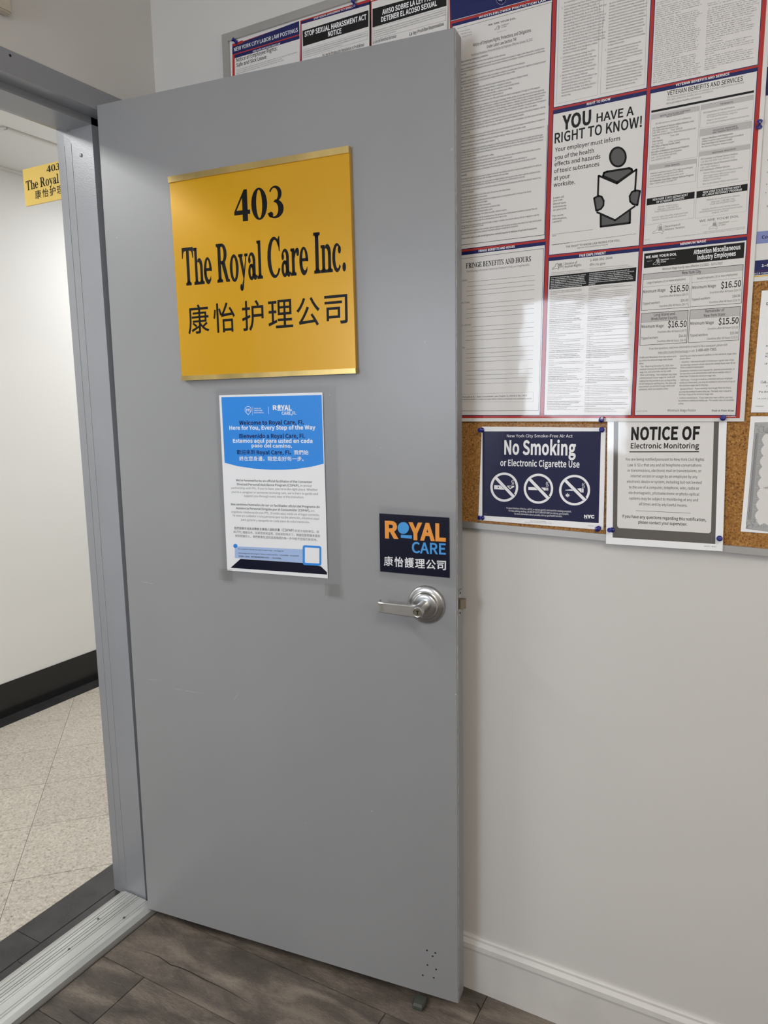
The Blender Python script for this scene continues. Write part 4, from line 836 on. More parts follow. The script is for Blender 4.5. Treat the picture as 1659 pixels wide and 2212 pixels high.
["t","K",4,"N",0.03,8573,18522,10307,18538,30,"(b) the reinstatement of the employee to the same position held before the retaliatory action, or to an equivalent position, or front pay in lieu thereof;"],
["t","K",4,"N",0.03,8573,18469,9372,18481,30,"(c) the reinstatement of full fringe benefits and seniority rights;"],
["t","K",4,"N",0.03,8573,18410,9448,18420,30,"(d) the compensation for lost wages, benefits and other remuneration;"],
["t","K",4,"N",0.03,8573,18353,9647,18364,30,"(e) the payment by the employer of reasonable costs, disbursements, and attorney's fees;"],
["t","K",4,"N",0.03,8573,18301,9488,18307,30,"(f) a civil penalty of an amount not to exceed ten thousand dollars; and/or"],
["t","K",4,"N",0.03,8573,18239,9796,18254,30,"(g) the payment by the employer of punitive damages, if the violation was willful, malicious or wanton."],
["t","K",4,"N",0.03,8573,18171,10440,18191,30,"6. Employer relief. A court, in its discretion, may also order that reasonable attorneys' fees and court costs and disbursements be awarded to an employer if the court"],
["t","K",4,"N",0.03,8573,18119,9797,18134,30,"determines that an action brought by an employee under this section was without basis in law or in fact."],
["t","K",4,"N",0.03,8573,18043,10481,18067,30,"7. Existing rights. Nothing in this section shall be deemed to diminish the rights, privileges, or remedies of any employee under any other law or regulation or under any"],
["t","K",4,"N",0.03,8573,17999,9292,18015,30,"collective bargaining agreement or employment contract."],
["t","K",4,"N",0.03,8573,17932,10522,17955,30,"8. Publication. Every employer shall inform employees of their protections, rights and obligations under this section, by posting a notice thereof. Such notices shall be posted"],
["t","K",4,"N",0.03,8573,17879,10043,17904,30,"conspicuously in easily accessible and well-lighted places customarily frequented by employees and applicants for employment."],
["t","K",4,"N",0.05,8573,17796,10443,17810,31,"Must be Posted Conspicuously in easily accessible and well-lighted places customarily frequented by employees and applicants for employment."],
["t","W",4,"N",0.05,9181,17492,9978,17500,43,"FRINGE BENEFITS AND HOURS"],
["l","K",4,8690,17395,10586,17415,7],
["l","K",4,10586,17415,10542,14167,7],
["l","K",4,10542,14167,8694,14168,7],
["t","K",4,"S",0.02,8894,17190,10326,17193,101,"FRINGE BENEFITS AND HOURS"],
["t","K",4,"N",0,8908,17102,10303,17110,39,"The Following Information Constitutes Employer's Policy on Fringe Benefits."],
["l","K",4,8935,16901,10418,16905,5],
["l","K",4,8917,16808,10414,16810,5],
["l","K",4,8909,16714,10404,16718,5],
["l","K",4,8909,16618,10405,16628,5],
["l","K",4,9010,16435,10401,16442,5],
["l","K",4,8902,16340,10403,16343,5],
["l","K",4,8902,16247,10404,16249,5],
["l","K",4,8903,16153,10406,16156,5],
["l","K",4,9034,15962,10407,15970,5],
["l","K",4,8904,15871,10404,15873,5],
["l","K",4,8904,15775,10405,15783,5],
["l","K",4,8899,15680,10407,15688,5],
["l","K",4,8899,15496,10408,15498,5],
["l","K",4,8900,15401,10409,15405,5],
["l","K",4,8897,15309,10401,15315,5],
["l","K",4,8897,15216,10402,15222,5],
["l","K",4,8898,15032,10398,15030,5],
["l","K",4,8898,14937,10397,14939,5],
["l","K",4,8899,14846,10399,14850,5],
["l","K",4,8896,14752,10388,14753,5],
["t","K",4,"N",0,8663,16923,8930,16928,34,"SICK LEAVE:"],
["t","K",4,"N",0,8581,16467,8997,16460,35,"VACATION TIME:"],
["t","K",4,"N",0,8553,15991,9026,15993,35,"PERSONAL LEAVE:"],
["t","K",4,"N",0,8623,15509,8880,15517,35,"HOLIDAYS:"],
["l","gray",5,8707,14527,10416,14552,4],
["l","gray",5,10416,14552,10420,14343,4],
["l","gray",5,10420,14343,8707,14361,4],
["l","gray",5,8707,14361,8707,14527,4],
["t","K",4,"N",0.03,8822,14454,10284,14464,33,"Pursuant to N.Y. State Consolidated Laws Chapter 31, Article 6, Sec. 195.5"],
["t","K",4,"N",0.03,8637,14405,10394,14402,28,"This notice must be posted in a conspicuous place where notices to employees are customarily posted."],
["l","gray",4,10799,22005,10790,20140,3],
["l","gray",4,11563,21941,11583,20106,3],
["l","gray",4,11646,21919,11631,20111,3],
["l","gray",4,12417,21834,12437,20115,3],
["l","gray",4,10791,20102,11583,20106,3],
["l","gray",4,11631,20111,12437,20115,3],
["b","K",3,"N",0.02,10904,21863,10898,20967,11563,3,0.56,"l",["her working hours.",0.3,"If an employee has four consecutive hours","either between the opening of the polls and the","beginning of his or her working shift, or","between the end of his or her working shift and","the closing of the polls, he or she shall be","deemed to have sufficient time outside his or","her working hours within which to vote. If he or","she has less than four consecutive hours he or","she may take off so much working time as will,","when added to his or her voting time outside","his or her working hours enable him or her to","vote, but not more than two hours of which","shall be without loss of pay, provided that he or","she shall be allowed time off for voting only at","the beginning or end of his or her working shift,","as the employer may designate, unless","otherwise mutually agreed."]],
["b","K",3,"N",0.02,10895,20900,10889,20641,11536,2,0.56,"l",["If the employee requires working time off to","vote the employee shall notify his or her","employer not more than ten nor less than two","working days before the day of the election","that he or she requires time off to vote in","accordance with the provisions of this section."]],
["b","K",3,"N",0.02,10887,20581,10885,20213,11553,2,0.56,"l",["Not less than ten working days before every","election, every employer shall post","conspicuously in the place of work where it can","be seen as employees come or go to their","place of work, a notice setting forth the","provisions of this section. Such notice shall be","kept posted until the close of the polls on","election day."]],
["t","K",4,"N",0,10858,21785,10879,21784,27,"2."],
["t","K",4,"N",0,10852,20901,10872,20900,28,"3."],
["t","K",4,"N",0,10849,20576,10870,20576,28,"4."],
["b","K",3,"N",0.02,11750,21638,11741,20926,12420,4,0.56,"l",["las urnas electorales y su turno de","trabajo, o entre el final de su turno y","el cierre de las urnas electorales, se entiende","que él o ella tiene suficiente tiempo fuera de sus","horas de trabajo para ir a votar. Si él o ella tiene","menos de cuatro (4) horas consecutivas para ir","a votar, puede tomar el tiempo de su trabajo,","conforme a su voluntad, pero no más de las dos","(2) horas permitidas sin la pérdida de sueldo,","siempre y cuando se le pueda permitir tomar","ese tiempo para ir a votar solamente antes del","inicio de su turno de trabajo o al finalizar su","turno de trabajo, conforme lo que designe el","empleador, salvo que mutuamente concuerden","en algún otro arreglo."]],
["b","K",3,"N",0.02,11741,20854,11736,20609,12371,4,0.56,"l",["Si el empleado requiere tomar tiempo del","trabajo para ir a votar, debe avisar a su","empleador con no más de diez días de","antelación, ni menos de dos días laborables","antes de la fecha de ir a votar, conforme a lo","dispuesto en esta sección."]],
["b","K",3,"N",0.02,11737,20536,11733,20177,12393,3,0.56,"l",["Cada empleador conlleva la responsabilidad","de publicar este aviso donde se dispone de","las estipulaciones en esta sección, en un lugar","fácilmente visible en el área de trabajo, con no","menos de diez días laborables antes de cada","elección. Dicho aviso permanecerá publicado","hasta el momento del cierre de las urnas","electorales en el día de las elecciones."]],
["t","K",4,"N",0,11699,20856,11720,20856,27,"3."],
["t","K",4,"N",0,11697,20532,11716,20534,27,"4."],
["b","K",3,"M",0.02,12587,21443,12584,20106,13390,-1,0.5,"l",["any municipality or the state.","or other fiscal officer.",0.3,"   (5) \"Employment\" means any occupation,","vocation or employment, or any form of","vocational or educational training. Provided,","however, that \"employment\" shall not, for the","purposes of this article, include membership in","any law enforcement agency.",0.3,"§751. Applicability. The provisions of this","article shall apply to any application by any","person for a license or employment at any public","or private employer, who has previously been","convicted of one or more criminal offenses","in this state or in any other jurisdiction,","and to any license or employment held by","any person whose conviction of one or more","criminal offenses in this state or in any","other jurisdiction preceded such employment or","granting of a license, except where a mandatory","forfeiture, disability or bar to employment is","imposed by law, and has not been removed by an","executive pardon, certificate of relief from","disabilities or certificate of good conduct.","Nothing in this article shall be construed to","affect any right an employer may have with","respect to an intentional misrepresentation in","connection with an application for employment","made by a prospective employee or previously","made by a current employee.",0.3,"§752. Unfair discrimination against persons","previously convicted of one or more criminal","offenses prohibited. No application for any","license or employment, and no employment or","license held by an individual, to which the","provisions of this article are applicable, shall","be denied or acted upon adversely by reason of","the individual's having been previously convicted","of one or more criminal offenses, or by reason","of a finding of lack of \"good moral character\"","when such finding is based upon the fact that the"]],
["b","K",3,"M",0.02,13450,21214,13450,20142,14264,-2,0.5,"l",["property, or","individuals or the general public.",0.5,"   2. In making a determination pursuant to","section seven hundred fifty-two of this chapter,","the public agency or private employer shall also","give consideration to a certificate of relief from","disabilities or a certificate of good conduct","issued to the applicant, which certificate shall","create a presumption of rehabilitation in regard","to the offense or offenses specified therein.",0.3,"§754. Written statement upon denial of license","or employment. At the request of any person","previously convicted of one or more criminal","offenses who has been denied a license or","employment, a public agency or private employer","shall provide, within thirty days of a request,","a written statement setting forth the reasons","for such denial.",0.3,"§755. Enforcement.",0.2,"   1. In relation to actions by public agencies,","the provisions of this article shall be","enforceable by a proceeding brought pursuant to","article seventy-eight of the civil practice law","and rules.",0.3,"   2. In relation to actions by private","employers, the provisions of this article shall","be enforceable by the division of human rights","pursuant to the powers and procedures set forth","in article fifteen of the executive law, and,","concurrently, by the New York city commission on","human rights."]],
["t","W",4,"N",0.05,11380,19962,11823,19970,41,"RIGHT TO KNOW"],
["t","W",4,"N",0.05,12977,19973,13860,19980,39,"VETERAN BENEFITS AND SERVICE"],
["t","W",4,"N",0.05,13180,17190,13618,17198,41,"MINIMUM WAGE"],
["t","W",4,"N",0.05,11313,17174,11824,17176,46,"FAIR EMPLOYMENT"],
["t","K",4,"N",0.09,10910,19608,11471,19618,241,"YOU"],
["t","K",4,"N",0.05,11572,19623,12260,19629,149,"HAVE A"],
["t","K",4,"N",0.05,10767,19382,12412,19394,179,"RIGHT TO KNOW!"],
["t","K",4,"N",0.03,10781,19221,12022,19221,75,"Your employer must inform"],
["t","K",4,"N",0.03,10776,19070,11540,19085,75,"you of the health"],
["t","K",4,"N",0.03,10776,18953,11667,18957,75,"effects and hazards"],
["t","K",4,"N",0.03,10771,18824,11651,18824,75,"of toxic substances"],
["t","K",4,"N",0.03,10768,18691,11087,18691,76,"at your"],
["t","K",4,"N",0.03,10765,18568,11190,18563,76,"worksite."],
["t","K",4,"N",0.03,10765,18341,10977,18342,33,"Learn all"],
["t","K",4,"N",0.03,10763,18293,10946,18291,33,"you can"],
["t","K",4,"N",0.03,10762,18230,11027,18227,33,"about toxic"],
["t","K",4,"N",0.03,10763,18174,11028,18169,33,"substances"],
["t","K",4,"N",0.03,10764,18113,11038,18117,33,"on your job."],
["t","K",4,"N",0.03,10758,18002,10971,18000,33,"For more"],
["t","K",4,"N",0.03,10754,17941,11047,17940,33,"information,"],
["t","K",4,"N",0.03,10755,17885,10944,17892,33,"contact:"],
["l","K",4,10757,17664,11558,17663,5],
["l","K",4,10753,17464,12375,17489,5],
["t","K",4,"N",0.02,10758,17628,10834,17627,21,"Name"],
["t","K",4,"N",0.02,10762,17458,11107,17456,21,"Location & Phone Number"],
["t","K",4,"N",0.02,11034,17377,12087,17385,38,"THE RIGHT TO KNOW LAW WORKS FOR YOU."],
["t","K",4,"N",0.04,11266,17339,11857,17342,18,"NEW YORK STATE DEPARTMENT OF HEALTH"],
["q","midgray",4,[[12138,18904],[12135,18862],[12122,18823],[12101,18792],[12072,18770],[12038,18759],[12001,18759],[11963,18771],[11928,18793],[11897,18825],[11873,18864],[11857,18907],[11851,18951],[11854,18994],[11867,19033],[11889,19064],[11918,19085],[11952,19096],[11989,19096],[12027,19084],[12062,19061],[12092,19030],[12116,18991],[12132,18948]]],
["q","K",5,[[12159,18901],[12154,18940],[12118,18939],[12122,18907]]],
["q","K",5,[[12154,18940],[12143,18979],[12109,18970],[12118,18939]]],
["q","K",5,[[12143,18979],[12124,19016],[12095,19000],[12109,18970]]],
["q","K",5,[[12124,19016],[12100,19049],[12076,19027],[12095,19000]]],
["q","K",5,[[12100,19049],[12072,19077],[12054,19049],[12076,19027]]],
["q","K",5,[[12072,19077],[12040,19098],[12030,19066],[12054,19049]]],
["q","K",5,[[12040,19098],[12006,19112],[12003,19077],[12030,19066]]],
["q","K",5,[[12006,19112],[11972,19118],[11977,19081],[12003,19077]]],
["q","K",5,[[11972,19118],[11938,19116],[11951,19079],[11977,19081]]],
["q","K",5,[[11938,19116],[11907,19105],[11927,19070],[11951,19079]]],
["q","K",5,[[11907,19105],[11880,19087],[11906,19055],[11927,19070]]],
["q","K",5,[[11880,19087],[11857,19061],[11889,19034],[11906,19055]]],
["q","K",5,[[11857,19061],[11841,19030],[11876,19009],[11889,19034]]],
["q","K",5,[[11841,19030],[11831,18994],[11869,18980],[11876,19009]]],
["q","K",5,[[11831,18994],[11829,18955],[11867,18949],[11869,18980]]],
["q","K",5,[[11829,18955],[11834,18915],[11871,18916],[11867,18949]]],
["q","K",5,[[11834,18915],[11846,18875],[11880,18885],[11871,18916]]],
["q","K",5,[[11846,18875],[11864,18838],[11895,18855],[11880,18885]]],
["q","K",5,[[11864,18838],[11889,18805],[11913,18828],[11895,18855]]],
["q","K",5,[[11889,18805],[11918,18777],[11936,18806],[11913,18828]]],
["q","K",5,[[11918,18777],[11950,18756],[11960,18789],[11936,18806]]],
["q","K",5,[[11950,18756],[11984,18742],[11987,18778],[11960,18789]]],
["q","K",5,[[11984,18742],[12019,18737],[12014,18774],[11987,18778]]],
["q","K",5,[[12019,18737],[12052,18739],[12039,18776],[12014,18774]]],
["q","K",5,[[12052,18739],[12083,18751],[12063,18785],[12039,18776]]],
["q","K",5,[[12083,18751],[12110,18769],[12084,18801],[12063,18785]]],
["q","K",5,[[12110,18769],[12132,18795],[12101,18821],[12084,18801]]],
["q","K",5,[[12132,18795],[12148,18826],[12113,18847],[12101,18821]]],
["q","K",5,[[12148,18826],[12157,18862],[12120,18876],[12113,18847]]],
["q","K",5,[[12157,18862],[12159,18901],[12122,18907],[12120,18876]]],
["q","midgray",4,[[11728,18625],[11744,18683],[11801,18694],[12209,18693],[12254,18671],[12273,18621],[11996,18471]]],
["l","K",5,11728,18625,11744,18683,39],
["l","K",5,11744,18683,11801,18694,39],
["l","K",5,11801,18694,12209,18693,39],
["l","K",5,12209,18693,12254,18671,38],
["l","K",5,12254,18671,12273,18621,38],
["l","K",5,12273,18621,11996,18471,38],
["l","K",5,11996,18471,11728,18625,39],
["q","midgray",4,[[11705,17955],[11988,17795],[12252,17956],[12257,17701],[11713,17699]]],
["l","K",5,11705,17955,11988,17795,41],
["l","K",5,11988,17795,12252,17956,41],
["l","K",5,12252,17956,12257,17701,40],
["l","K",5,12257,17701,11713,17699,40],
["l","K",5,11713,17699,11705,17955,41],
["q","paper",6,[[11644,18645],[11996,18451],[12344,18650],[12339,17993],[11981,17784],[11633,17976]]],
["l","K",7,11644,18645,11996,18451,36],
["l","K",7,11996,18451,12344,18650,35],
["l","K",7,11644,18645,11640,18259,36],
["l","K",7,12344,18650,12332,18258,34],
["l","K",7,11633,17976,11981,17784,36],
["l","K",7,11981,17784,12339,17993,35],
["q","midgray",7,[[11569,18244],[11650,18277],[11714,18249],[11755,18170],[11752,18084],[11708,18028],[11653,18011],[11617,18008]]],
["l","K",8,11569,18244,11650,18277,34],
["l","K",8,11650,18277,11714,18249,34],
["l","K",8,11714,18249,11755,18170,34],
["l","K",8,11755,18170,11752,18084,34],
["l","K",8,11752,18084,11708,18028,34],
["l","K",8,11708,18028,11653,18011,34],
["l","K",8,11653,18011,11617,18008,34],
["l","K",8,11617,18008,11569,18244,34],
["q","midgray",7,[[12274,18255],[12334,18280],[12424,18252],[12385,18006],[12306,18033],[12250,18089],[12237,18188]]],
["l","K",8,12274,18255,12334,18280,33],
["l","K",8,12334,18280,12424,18252,33],
["l","K",8,12424,18252,12385,18006,33],
["l","K",8,12385,18006,12306,18033,33],
["l","K",8,12306,18033,12250,18089,33],
["l","K",8,12250,18089,12237,18188,33],
["l","K",8,12237,18188,12274,18255,33],
["t","K",4,"N",0.03,12839,19845,14078,19838,73,"VETERAN BENEFITS AND SERVICES"],
["t","gray",4,"N",0,12836,19798,14097,19795,30,"The following resources and partners are available at no-cost to help veterans understand"],
["t","gray",4,"N",0,12836,19753,13613,19755,30,"their rights, protections, benefits, and accommodations:"],
["t","K",4,"N",0.01,12829,19695,13415,19697,30,"dol.ny.gov/veteran-benefits-and-services"],
["q","K",4,[[12571,19639],[14264,19647],[14266,19610],[12572,19600]]],
["q","lgray",4,[[12578,19562],[13397,19561],[13394,19478],[12575,19478]]],
["l","gray",5,12571,19568,13397,19561,3],
["l","gray",5,13397,19561,13400,18702,3],
["l","gray",5,13400,18702,12565,18693,3],
["l","gray",5,12565,18693,12571,19568,3],
["t","K",5,"N",0.03,12730,19502,13246,19509,25,"MENTAL HEALTH AND SUBSTANCE"],
["t","K",5,"N",0.03,12838,19468,13135,19476,25,"ABUSE RESOURCES"],
["t","K",4,"N",0,12649,19383,13263,19379,28,"All calls and texts are free and confidential"],
["t","K",4,"N",0.03,12605,19310,13315,19311,28,"U.S. Department of Veterans Affairs Veterans Crisis"],
["t","K",4,"N",0.01,12602,19271,13053,19268,28,"Line: www.veteranscrisisline.net"],
["t","K",4,"N",0,12601,19230,13124,19224,28,"Call: 988, press 1       Text: 838255"],
["t","K",4,"N",0.01,12603,19183,13350,19183,28,"Suicide and Crisis Lifeline: www.veteranscrisisline.net"],
["t","K",4,"N",0,12600,19132,13069,19128,28,"Call: 988                     Text: 988"],
["t","K",4,"N",0.03,12602,19081,12797,19079,28,"Crisis Textline:"],
["t","K",4,"N",0,12602,19032,13250,19028,28,"Text: 741741            Chat: crisistextline.org"],
["t","K",4,"N",0.03,12601,18987,13093,18987,28,"NYS Office of Mental Health (OMH)"],
["t","K",4,"N",0,12601,18943,12842,18944,28,"www.omh.ny.gov"],
["t","K",4,"N",0.03,12600,18892,13251,18898,28,"NYS Office of Addiction Services and Supports"],
["t","K",4,"N",0.01,12599,18850,13129,18852,28,"(OASAS): www.oasas.ny.gov/hopeline"],
["t","K",4,"N",0,12599,18798,13044,18807,28,"Call: 1-877-8-HOPENY (467469)"],
["t","K",4,"N",0,12599,18751,12938,18759,28,"Text: HOPENY (467369)"],
["q","lgray",4,[[12575,18677],[13393,18667],[13389,18590],[12571,18598]]],
["l","gray",5,12571,18681,13392,18669,3],
["l","gray",5,13392,18669,13388,18285,3],
["l","gray",5,13388,18285,12562,18289,3],
["l","gray",5,12562,18289,12571,18681,3],
["t","K",5,"N",0.03,12851,18615,13105,18612,26,"LEGAL SERVICES"],
["t","K",4,"N",0.01,12596,18521,13336,18522,28,"Veterans Treatment Courts (VTC): ww2.nycourts.gov/"],
["t","K",4,"N",0,12595,18476,13166,18482,29,"courts/problem_solving/vet/courts.shtml"],
["t","K",4,"N",0,12595,18429,13181,18438,29,"Email: ProblemSolving@courts.state.ny.us"],
["t","K",4,"N",0.03,12594,18382,13356,18388,29,"NYS Defenders Association Veteran Defense Program:"],
["t","K",4,"N",0,12593,18339,13071,18348,29,"https://www.nysda.org/page/VDP"],
["q","lgray",4,[[13425,19569],[14264,19574],[14262,19493],[13423,19484]]],
["l","gray",5,13425,19566,14268,19571,3],
["l","gray",5,14268,19571,14266,19168,2],
["l","gray",5,14266,19168,13417,19186,2],
["l","gray",5,13417,19186,13425,19566,3],
["t","K",5,"N",0.03,13734,19513,13944,19507,25,"TAX BENEFITS"],
["t","gray",4,"N",0.03,13466,19418,13970,19423,25,"NYS Department of Tax and Finance"],
["t","gray",4,"N",0,13497,19363,14184,19369,25,"•  Information for military personnel and veterans"],
["t","gray",4,"N",0,13525,19335,14022,19326,25,"tax.ny.gov/pit/file/military_page.htm"],
["t","gray",4,"N",0,13497,19278,13864,19281,25,"•  Property tax exemptions"],
["t","gray",4,"N",0,13525,19232,14212,19233,25,"tax.ny.gov/pit/property/exemption/vetexempt.htm"],
["q","lgray",4,[[13427,19155],[14259,19146],[14259,19032],[13426,19038]]],
["l","gray",5,13423,19158,14259,19148,3],
["l","gray",5,14259,19148,14263,18777,2],
["l","gray",5,14263,18777,13422,18796,2],
["l","gray",5,13422,18796,13423,19158,3],
["t","K",5,"N",0.03,13642,19090,14038,19096,25,"EDUCATION, WORKFORCE,"],
["t","K",5,"N",0.03,13635,19053,14049,19061,25,"AND TRAINING RESOURCES"],
["t","K",4,"N",0.03,13465,18977,13968,18983,27,"Veteran Readiness and Employment"],
["t","K",4,"N",0.01,13465,18934,14138,18935,27,"(VR&E) Program: www.benefits.va.gov/vocrehab"],
["t","K",4,"N",0.03,13465,18889,13960,18889,27,"New York State Civil Service Credits"],
["t","K",4,"N",0.01,13464,18844,13994,18845,27,"for Veterans Program: www.cs.ny.gov"],
["q","lgray",4,[[13430,18772],[14257,18762],[14255,18690],[13427,18698]]],
["l","gray",5,13425,18775,14257,18765,3],
["l","gray",5,14257,18765,14260,18172,2],
["l","gray",5,14260,18172,13423,18160,2],
["l","gray",5,13423,18160,13425,18775,3],
["t","K",5,"N",0.03,13643,18714,14029,18719,25,"ADDITIONAL RESOURCES"],
["t","gray",4,"N",0.03,13461,18633,14063,18633,28,"NYS Domestic and Sexual Violence Hotline:"],
["t","gray",4,"N",0,13461,18585,14019,18587,28,"Call: 800-942-6906 Text: 844-997-2121"],
["t","gray",4,"N",0.03,13461,18535,14064,18535,28,"NYS Workplace Sexual Harassment Hotline:"],
["t","gray",4,"N",0,13461,18487,13775,18487,28,"Call: 1-800-HARASS-3"],
["t","gray",4,"N",0.03,13457,18442,13951,18441,28,"NYS Department of Motor Vehicles:"],
["t","gray",4,"N",0,13477,18388,14153,18387,28,"•  Veteran Status Designation Photo Document"],
["t","gray",4,"N",0,13520,18340,14045,18339,28,"dmv.ny.gov/more-info/veteran-status"],
["t","gray",4,"N",0,13517,18300,13934,18304,28,"designation-photo-document"],
["t","gray",4,"N",0,13479,18255,13819,18261,28,"•  Veteran License Plate:"],
["t","gray",4,"N",0,13513,18204,14092,18208,28,"dmv.ny.gov/plates/military-and-veterans"],
["q","K",4,[[12555,18095],[13383,18105],[13381,17990],[12553,17976]]],
["l","gray",5,12550,18096,13383,18105,3],
["l","gray",5,13383,18105,13386,17647,3],
["l","gray",5,13386,17647,12549,17623,3],
["l","gray",5,12549,17623,12550,18096,3],
["t","W",5,"N",0.03,12660,18045,13272,18049,36,"NEW YORK STATE DEPARTMENT"],
["t","W",5,"N",0.03,12726,17993,13210,18002,36,"OF VETERANS' SERVICES"],
["t","gray",4,"N",0,12758,17908,13113,17912,29,"Website: veterans.ny.gov"],
["t","gray",4,"N",0,12750,17866,13124,17868,29,"Help Line: 1-888-838-7697"],
["t","gray",4,"N",0,12706,17829,13167,17834,29,"Email: DVSInfo@veterans.ny.gov"],
["t","gray",4,"N",0,12656,17730,13279,17742,29,"Services: Legal, education, employment and"],
["t","gray",4,"N",0,12662,17686,13254,17701,29,"volunteer, financial, health care, and more"],
["q","K",4,[[13419,18102],[14251,18113],[14251,18001],[13418,17987]]],
["l","gray",5,13415,18103,14251,18113,3],
["l","gray",5,14251,18113,14255,17649,2],
["l","gray",5,14255,17649,13414,17634,2],
["l","gray",5,13414,17634,13415,18103,3],
["t","W",5,"N",0.03,13525,18053,14145,18061,35,"NEW YORK STATE DEPARTMENT"],
["t","W",5,"N",0.03,13518,18008,14160,18014,35,"OF LABOR VETERANS' PROGRAM"],
["t","gray",4,"N",0,13594,17916,14135,17923,28,"Website: dol.ny.gov/services-veterans"],
["t","gray",4,"N",0,13672,17871,14052,17876,28,"Help Line: 1-888-469-7365"],
["t","gray",4,"N",0,13656,17834,14075,17845,28,"Email: Ask.Vets@labor.ny.gov"],
["t","gray",4,"N",0,13523,17759,14144,17773,28,"Services: Workforce and training resources,"],
["t","gray",4,"N",0,13480,17723,14185,17726,28,"unemployment insurance, the Experience Counts"],
["t","gray",4,"N",0,13694,17684,13966,17692,28,"program, and more."],
["t","gray",4,"N",0.02,13490,17559,14142,17564,38,"WE ARE YOUR DOL"],
["l","K",5,12680,17463,12692,17484,4],
["l","K",5,12692,17484,12759,17521,4],
["l","K",5,12759,17521,12773,17583,4],
["l","K",5,12773,17583,12820,17608,4],
["l","K",5,12820,17608,12829,17604,4],
["l","K",5,12829,17604,12845,17506,4],
["l","K",5,12845,17506,12866,17465,4],
["l","K",5,12866,17465,12852,17432,4],
["l","K",5,12852,17432,12814,17465,4],
["l","K",5,12814,17465,12681,17455,4],
["t","K",3,"N",0.09,12787,17546,12834,17548,19,"NEW"],
["t","K",3,"N",0.09,12783,17520,12840,17521,19,"YORK"],
["t","K",3,"N",0.09,12779,17494,12850,17495,19,"STATE"],
["l","K",4,12873,17576,12873,17469,4],
["t","K",4,"N",0.01,12891,17538,13162,17543,36,"Department of"],
["t","K",4,"N",0.01,12889,17484,13238,17491,36,"Veterans' Services"],
["l","gray",5,13651,17423,13660,17439,4],
["l","gray",5,13660,17439,13712,17469,4],
["l","gray",5,13712,17469,13722,17518,4],
["l","gray",5,13722,17518,13758,17538,4],
["l","gray",5,13758,17538,13764,17535,4],
["l","gray",5,13764,17535,13777,17457,4],
["l","gray",5,13777,17457,13794,17425,4],
["l","gray",5,13794,17425,13783,17399,4],
["l","gray",5,13783,17399,13754,17424,4],
["l","gray",5,13754,17424,13652,17416,4],
["t","K",3,"N",0.09,13726,17497,13770,17499,16,"NEW"],
["t","K",3,"N",0.09,13722,17477,13775,17477,16,"YORK"],
["t","K",3,"N",0.09,13719,17456,13781,17458,16,"STATE"],
["l","gray",4,13798,17521,13799,17439,3],
["t","gray",4,"N",0.02,13815,17491,13985,17497,28,"Department"],
["t","gray",4,"N",0.02,13816,17454,13931,17458,28,"of Labor"],
["l","gray",4,13524,17499,13632,17495,3],
["l","gray",4,14007,17506,14119,17503,3],
["t","gray",4,"N",0,13564,17368,14255,17377,16,"The New York State Department of Labor is an Equal Opportunity Employer/Program."],
["t","gray",4,"N",0,12914,17340,14252,17350,17,"Auxiliary aids and services are available upon request and free of charge to individuals with disabilities. TTY/TDD 711 or 1-800-662-1220."],
["t","gray",4,"N",0,12538,17346,12627,17348,20,"P832 (11/23)"],
["l","K",5,10770,16998,10779,17012,7],
["l","K",5,10779,17012,10830,17039,7],
["l","K",5,10830,17039,10841,17082,7],
["l","K",5,10841,17082,10877,17100,7],
["l","K",5,10877,17100,10883,17097,7],
["l","K",5,10883,17097,10893,17028,7],
["l","K",5,10893,17028,10909,17000,7],
["l","K",5,10909,17000,10897,16977,7],
["l","K",5,10897,16977,10870,16999,7],
["l","K",5,10870,16999,10770,16992,7],
["t","K",4,"N",0.09,10896,17065,10969,17068,20,"NEW"],
["t","K",4,"N",0.09,10896,17040,10969,17043,20,"YORK"],
["t","K",4,"N",0.09,10897,17010,10986,17012,20,"STATE"],
["l","K",4,11007,17106,11003,16970,5],
["t","K",4,"N",0.02,11029,17047,11272,17055,45,"Division of"],
["t","K",4,"N",0.02,11027,16993,11355,17000,45,"Human Rights"],
["t","K",4,"N",0.01,11528,17068,11954,17073,44,"1-888-392-3644"],
["t","K",4,"N",0.01,11521,16986,11822,16983,44,"dhr.ny.gov"],
["b","gray",3,"N",0.01,10755,16912,10753,16879,11461,1,0.5,"l",["THIS ESTABLISHMENT IS SUBJECT TO THE NEW YORK","STATE HUMAN RIGHTS LAW (EXECUTIVE LAW, ARTICLE 15)"]],
["b","gray",3,"N",0.01,11520,16923,11519,16890,12340,1,0.5,"l",["ESTE ESTABLECIMIENTO ESTÁ SUJETO A LA LEY DE DERECHOS","HUMANOS DEL ESTADO DE NUEVA YORK (LEY EJECUTIVA, SECCIÓN 15)"]],
["q","K",4,[[10724,16862],[12409,16873],[12404,16615],[10717,16600]]],
["b","W",5,"N",0.03,10749,16817,10743,16619,11444,0,0.55,"l",["Discrimination based upon age, race, creed, color, national","origin, sexual orientation, military status, sex, pregnancy,","gender identity or expression, citizenship or immigration","status, disability, domestic violence victim status, familial","status, or marital status is prohibited by the New York State","Human Rights Law. Sexual harassment or harassment based","upon any of these protected classes also is prohibited."]],
["b","W",5,"N",0.03,11516,16828,11511,16625,12367,1,0.55,"l",["La ley de derechos humanos del estado de nueva york prohíbe la","discriminación por edad, raza, credo, color, origen nacional, orientación","sexual, estatus militar, sexo, embarazo, identidad o expresión de","género, ciudadanía o estatus migratorio, discapacidad, estado como","víctima de violencia doméstica, estado familiar o estado civil. También","está prohibido el acoso sexual o el acoso por cualquiera de estas clases","protegidas."]],
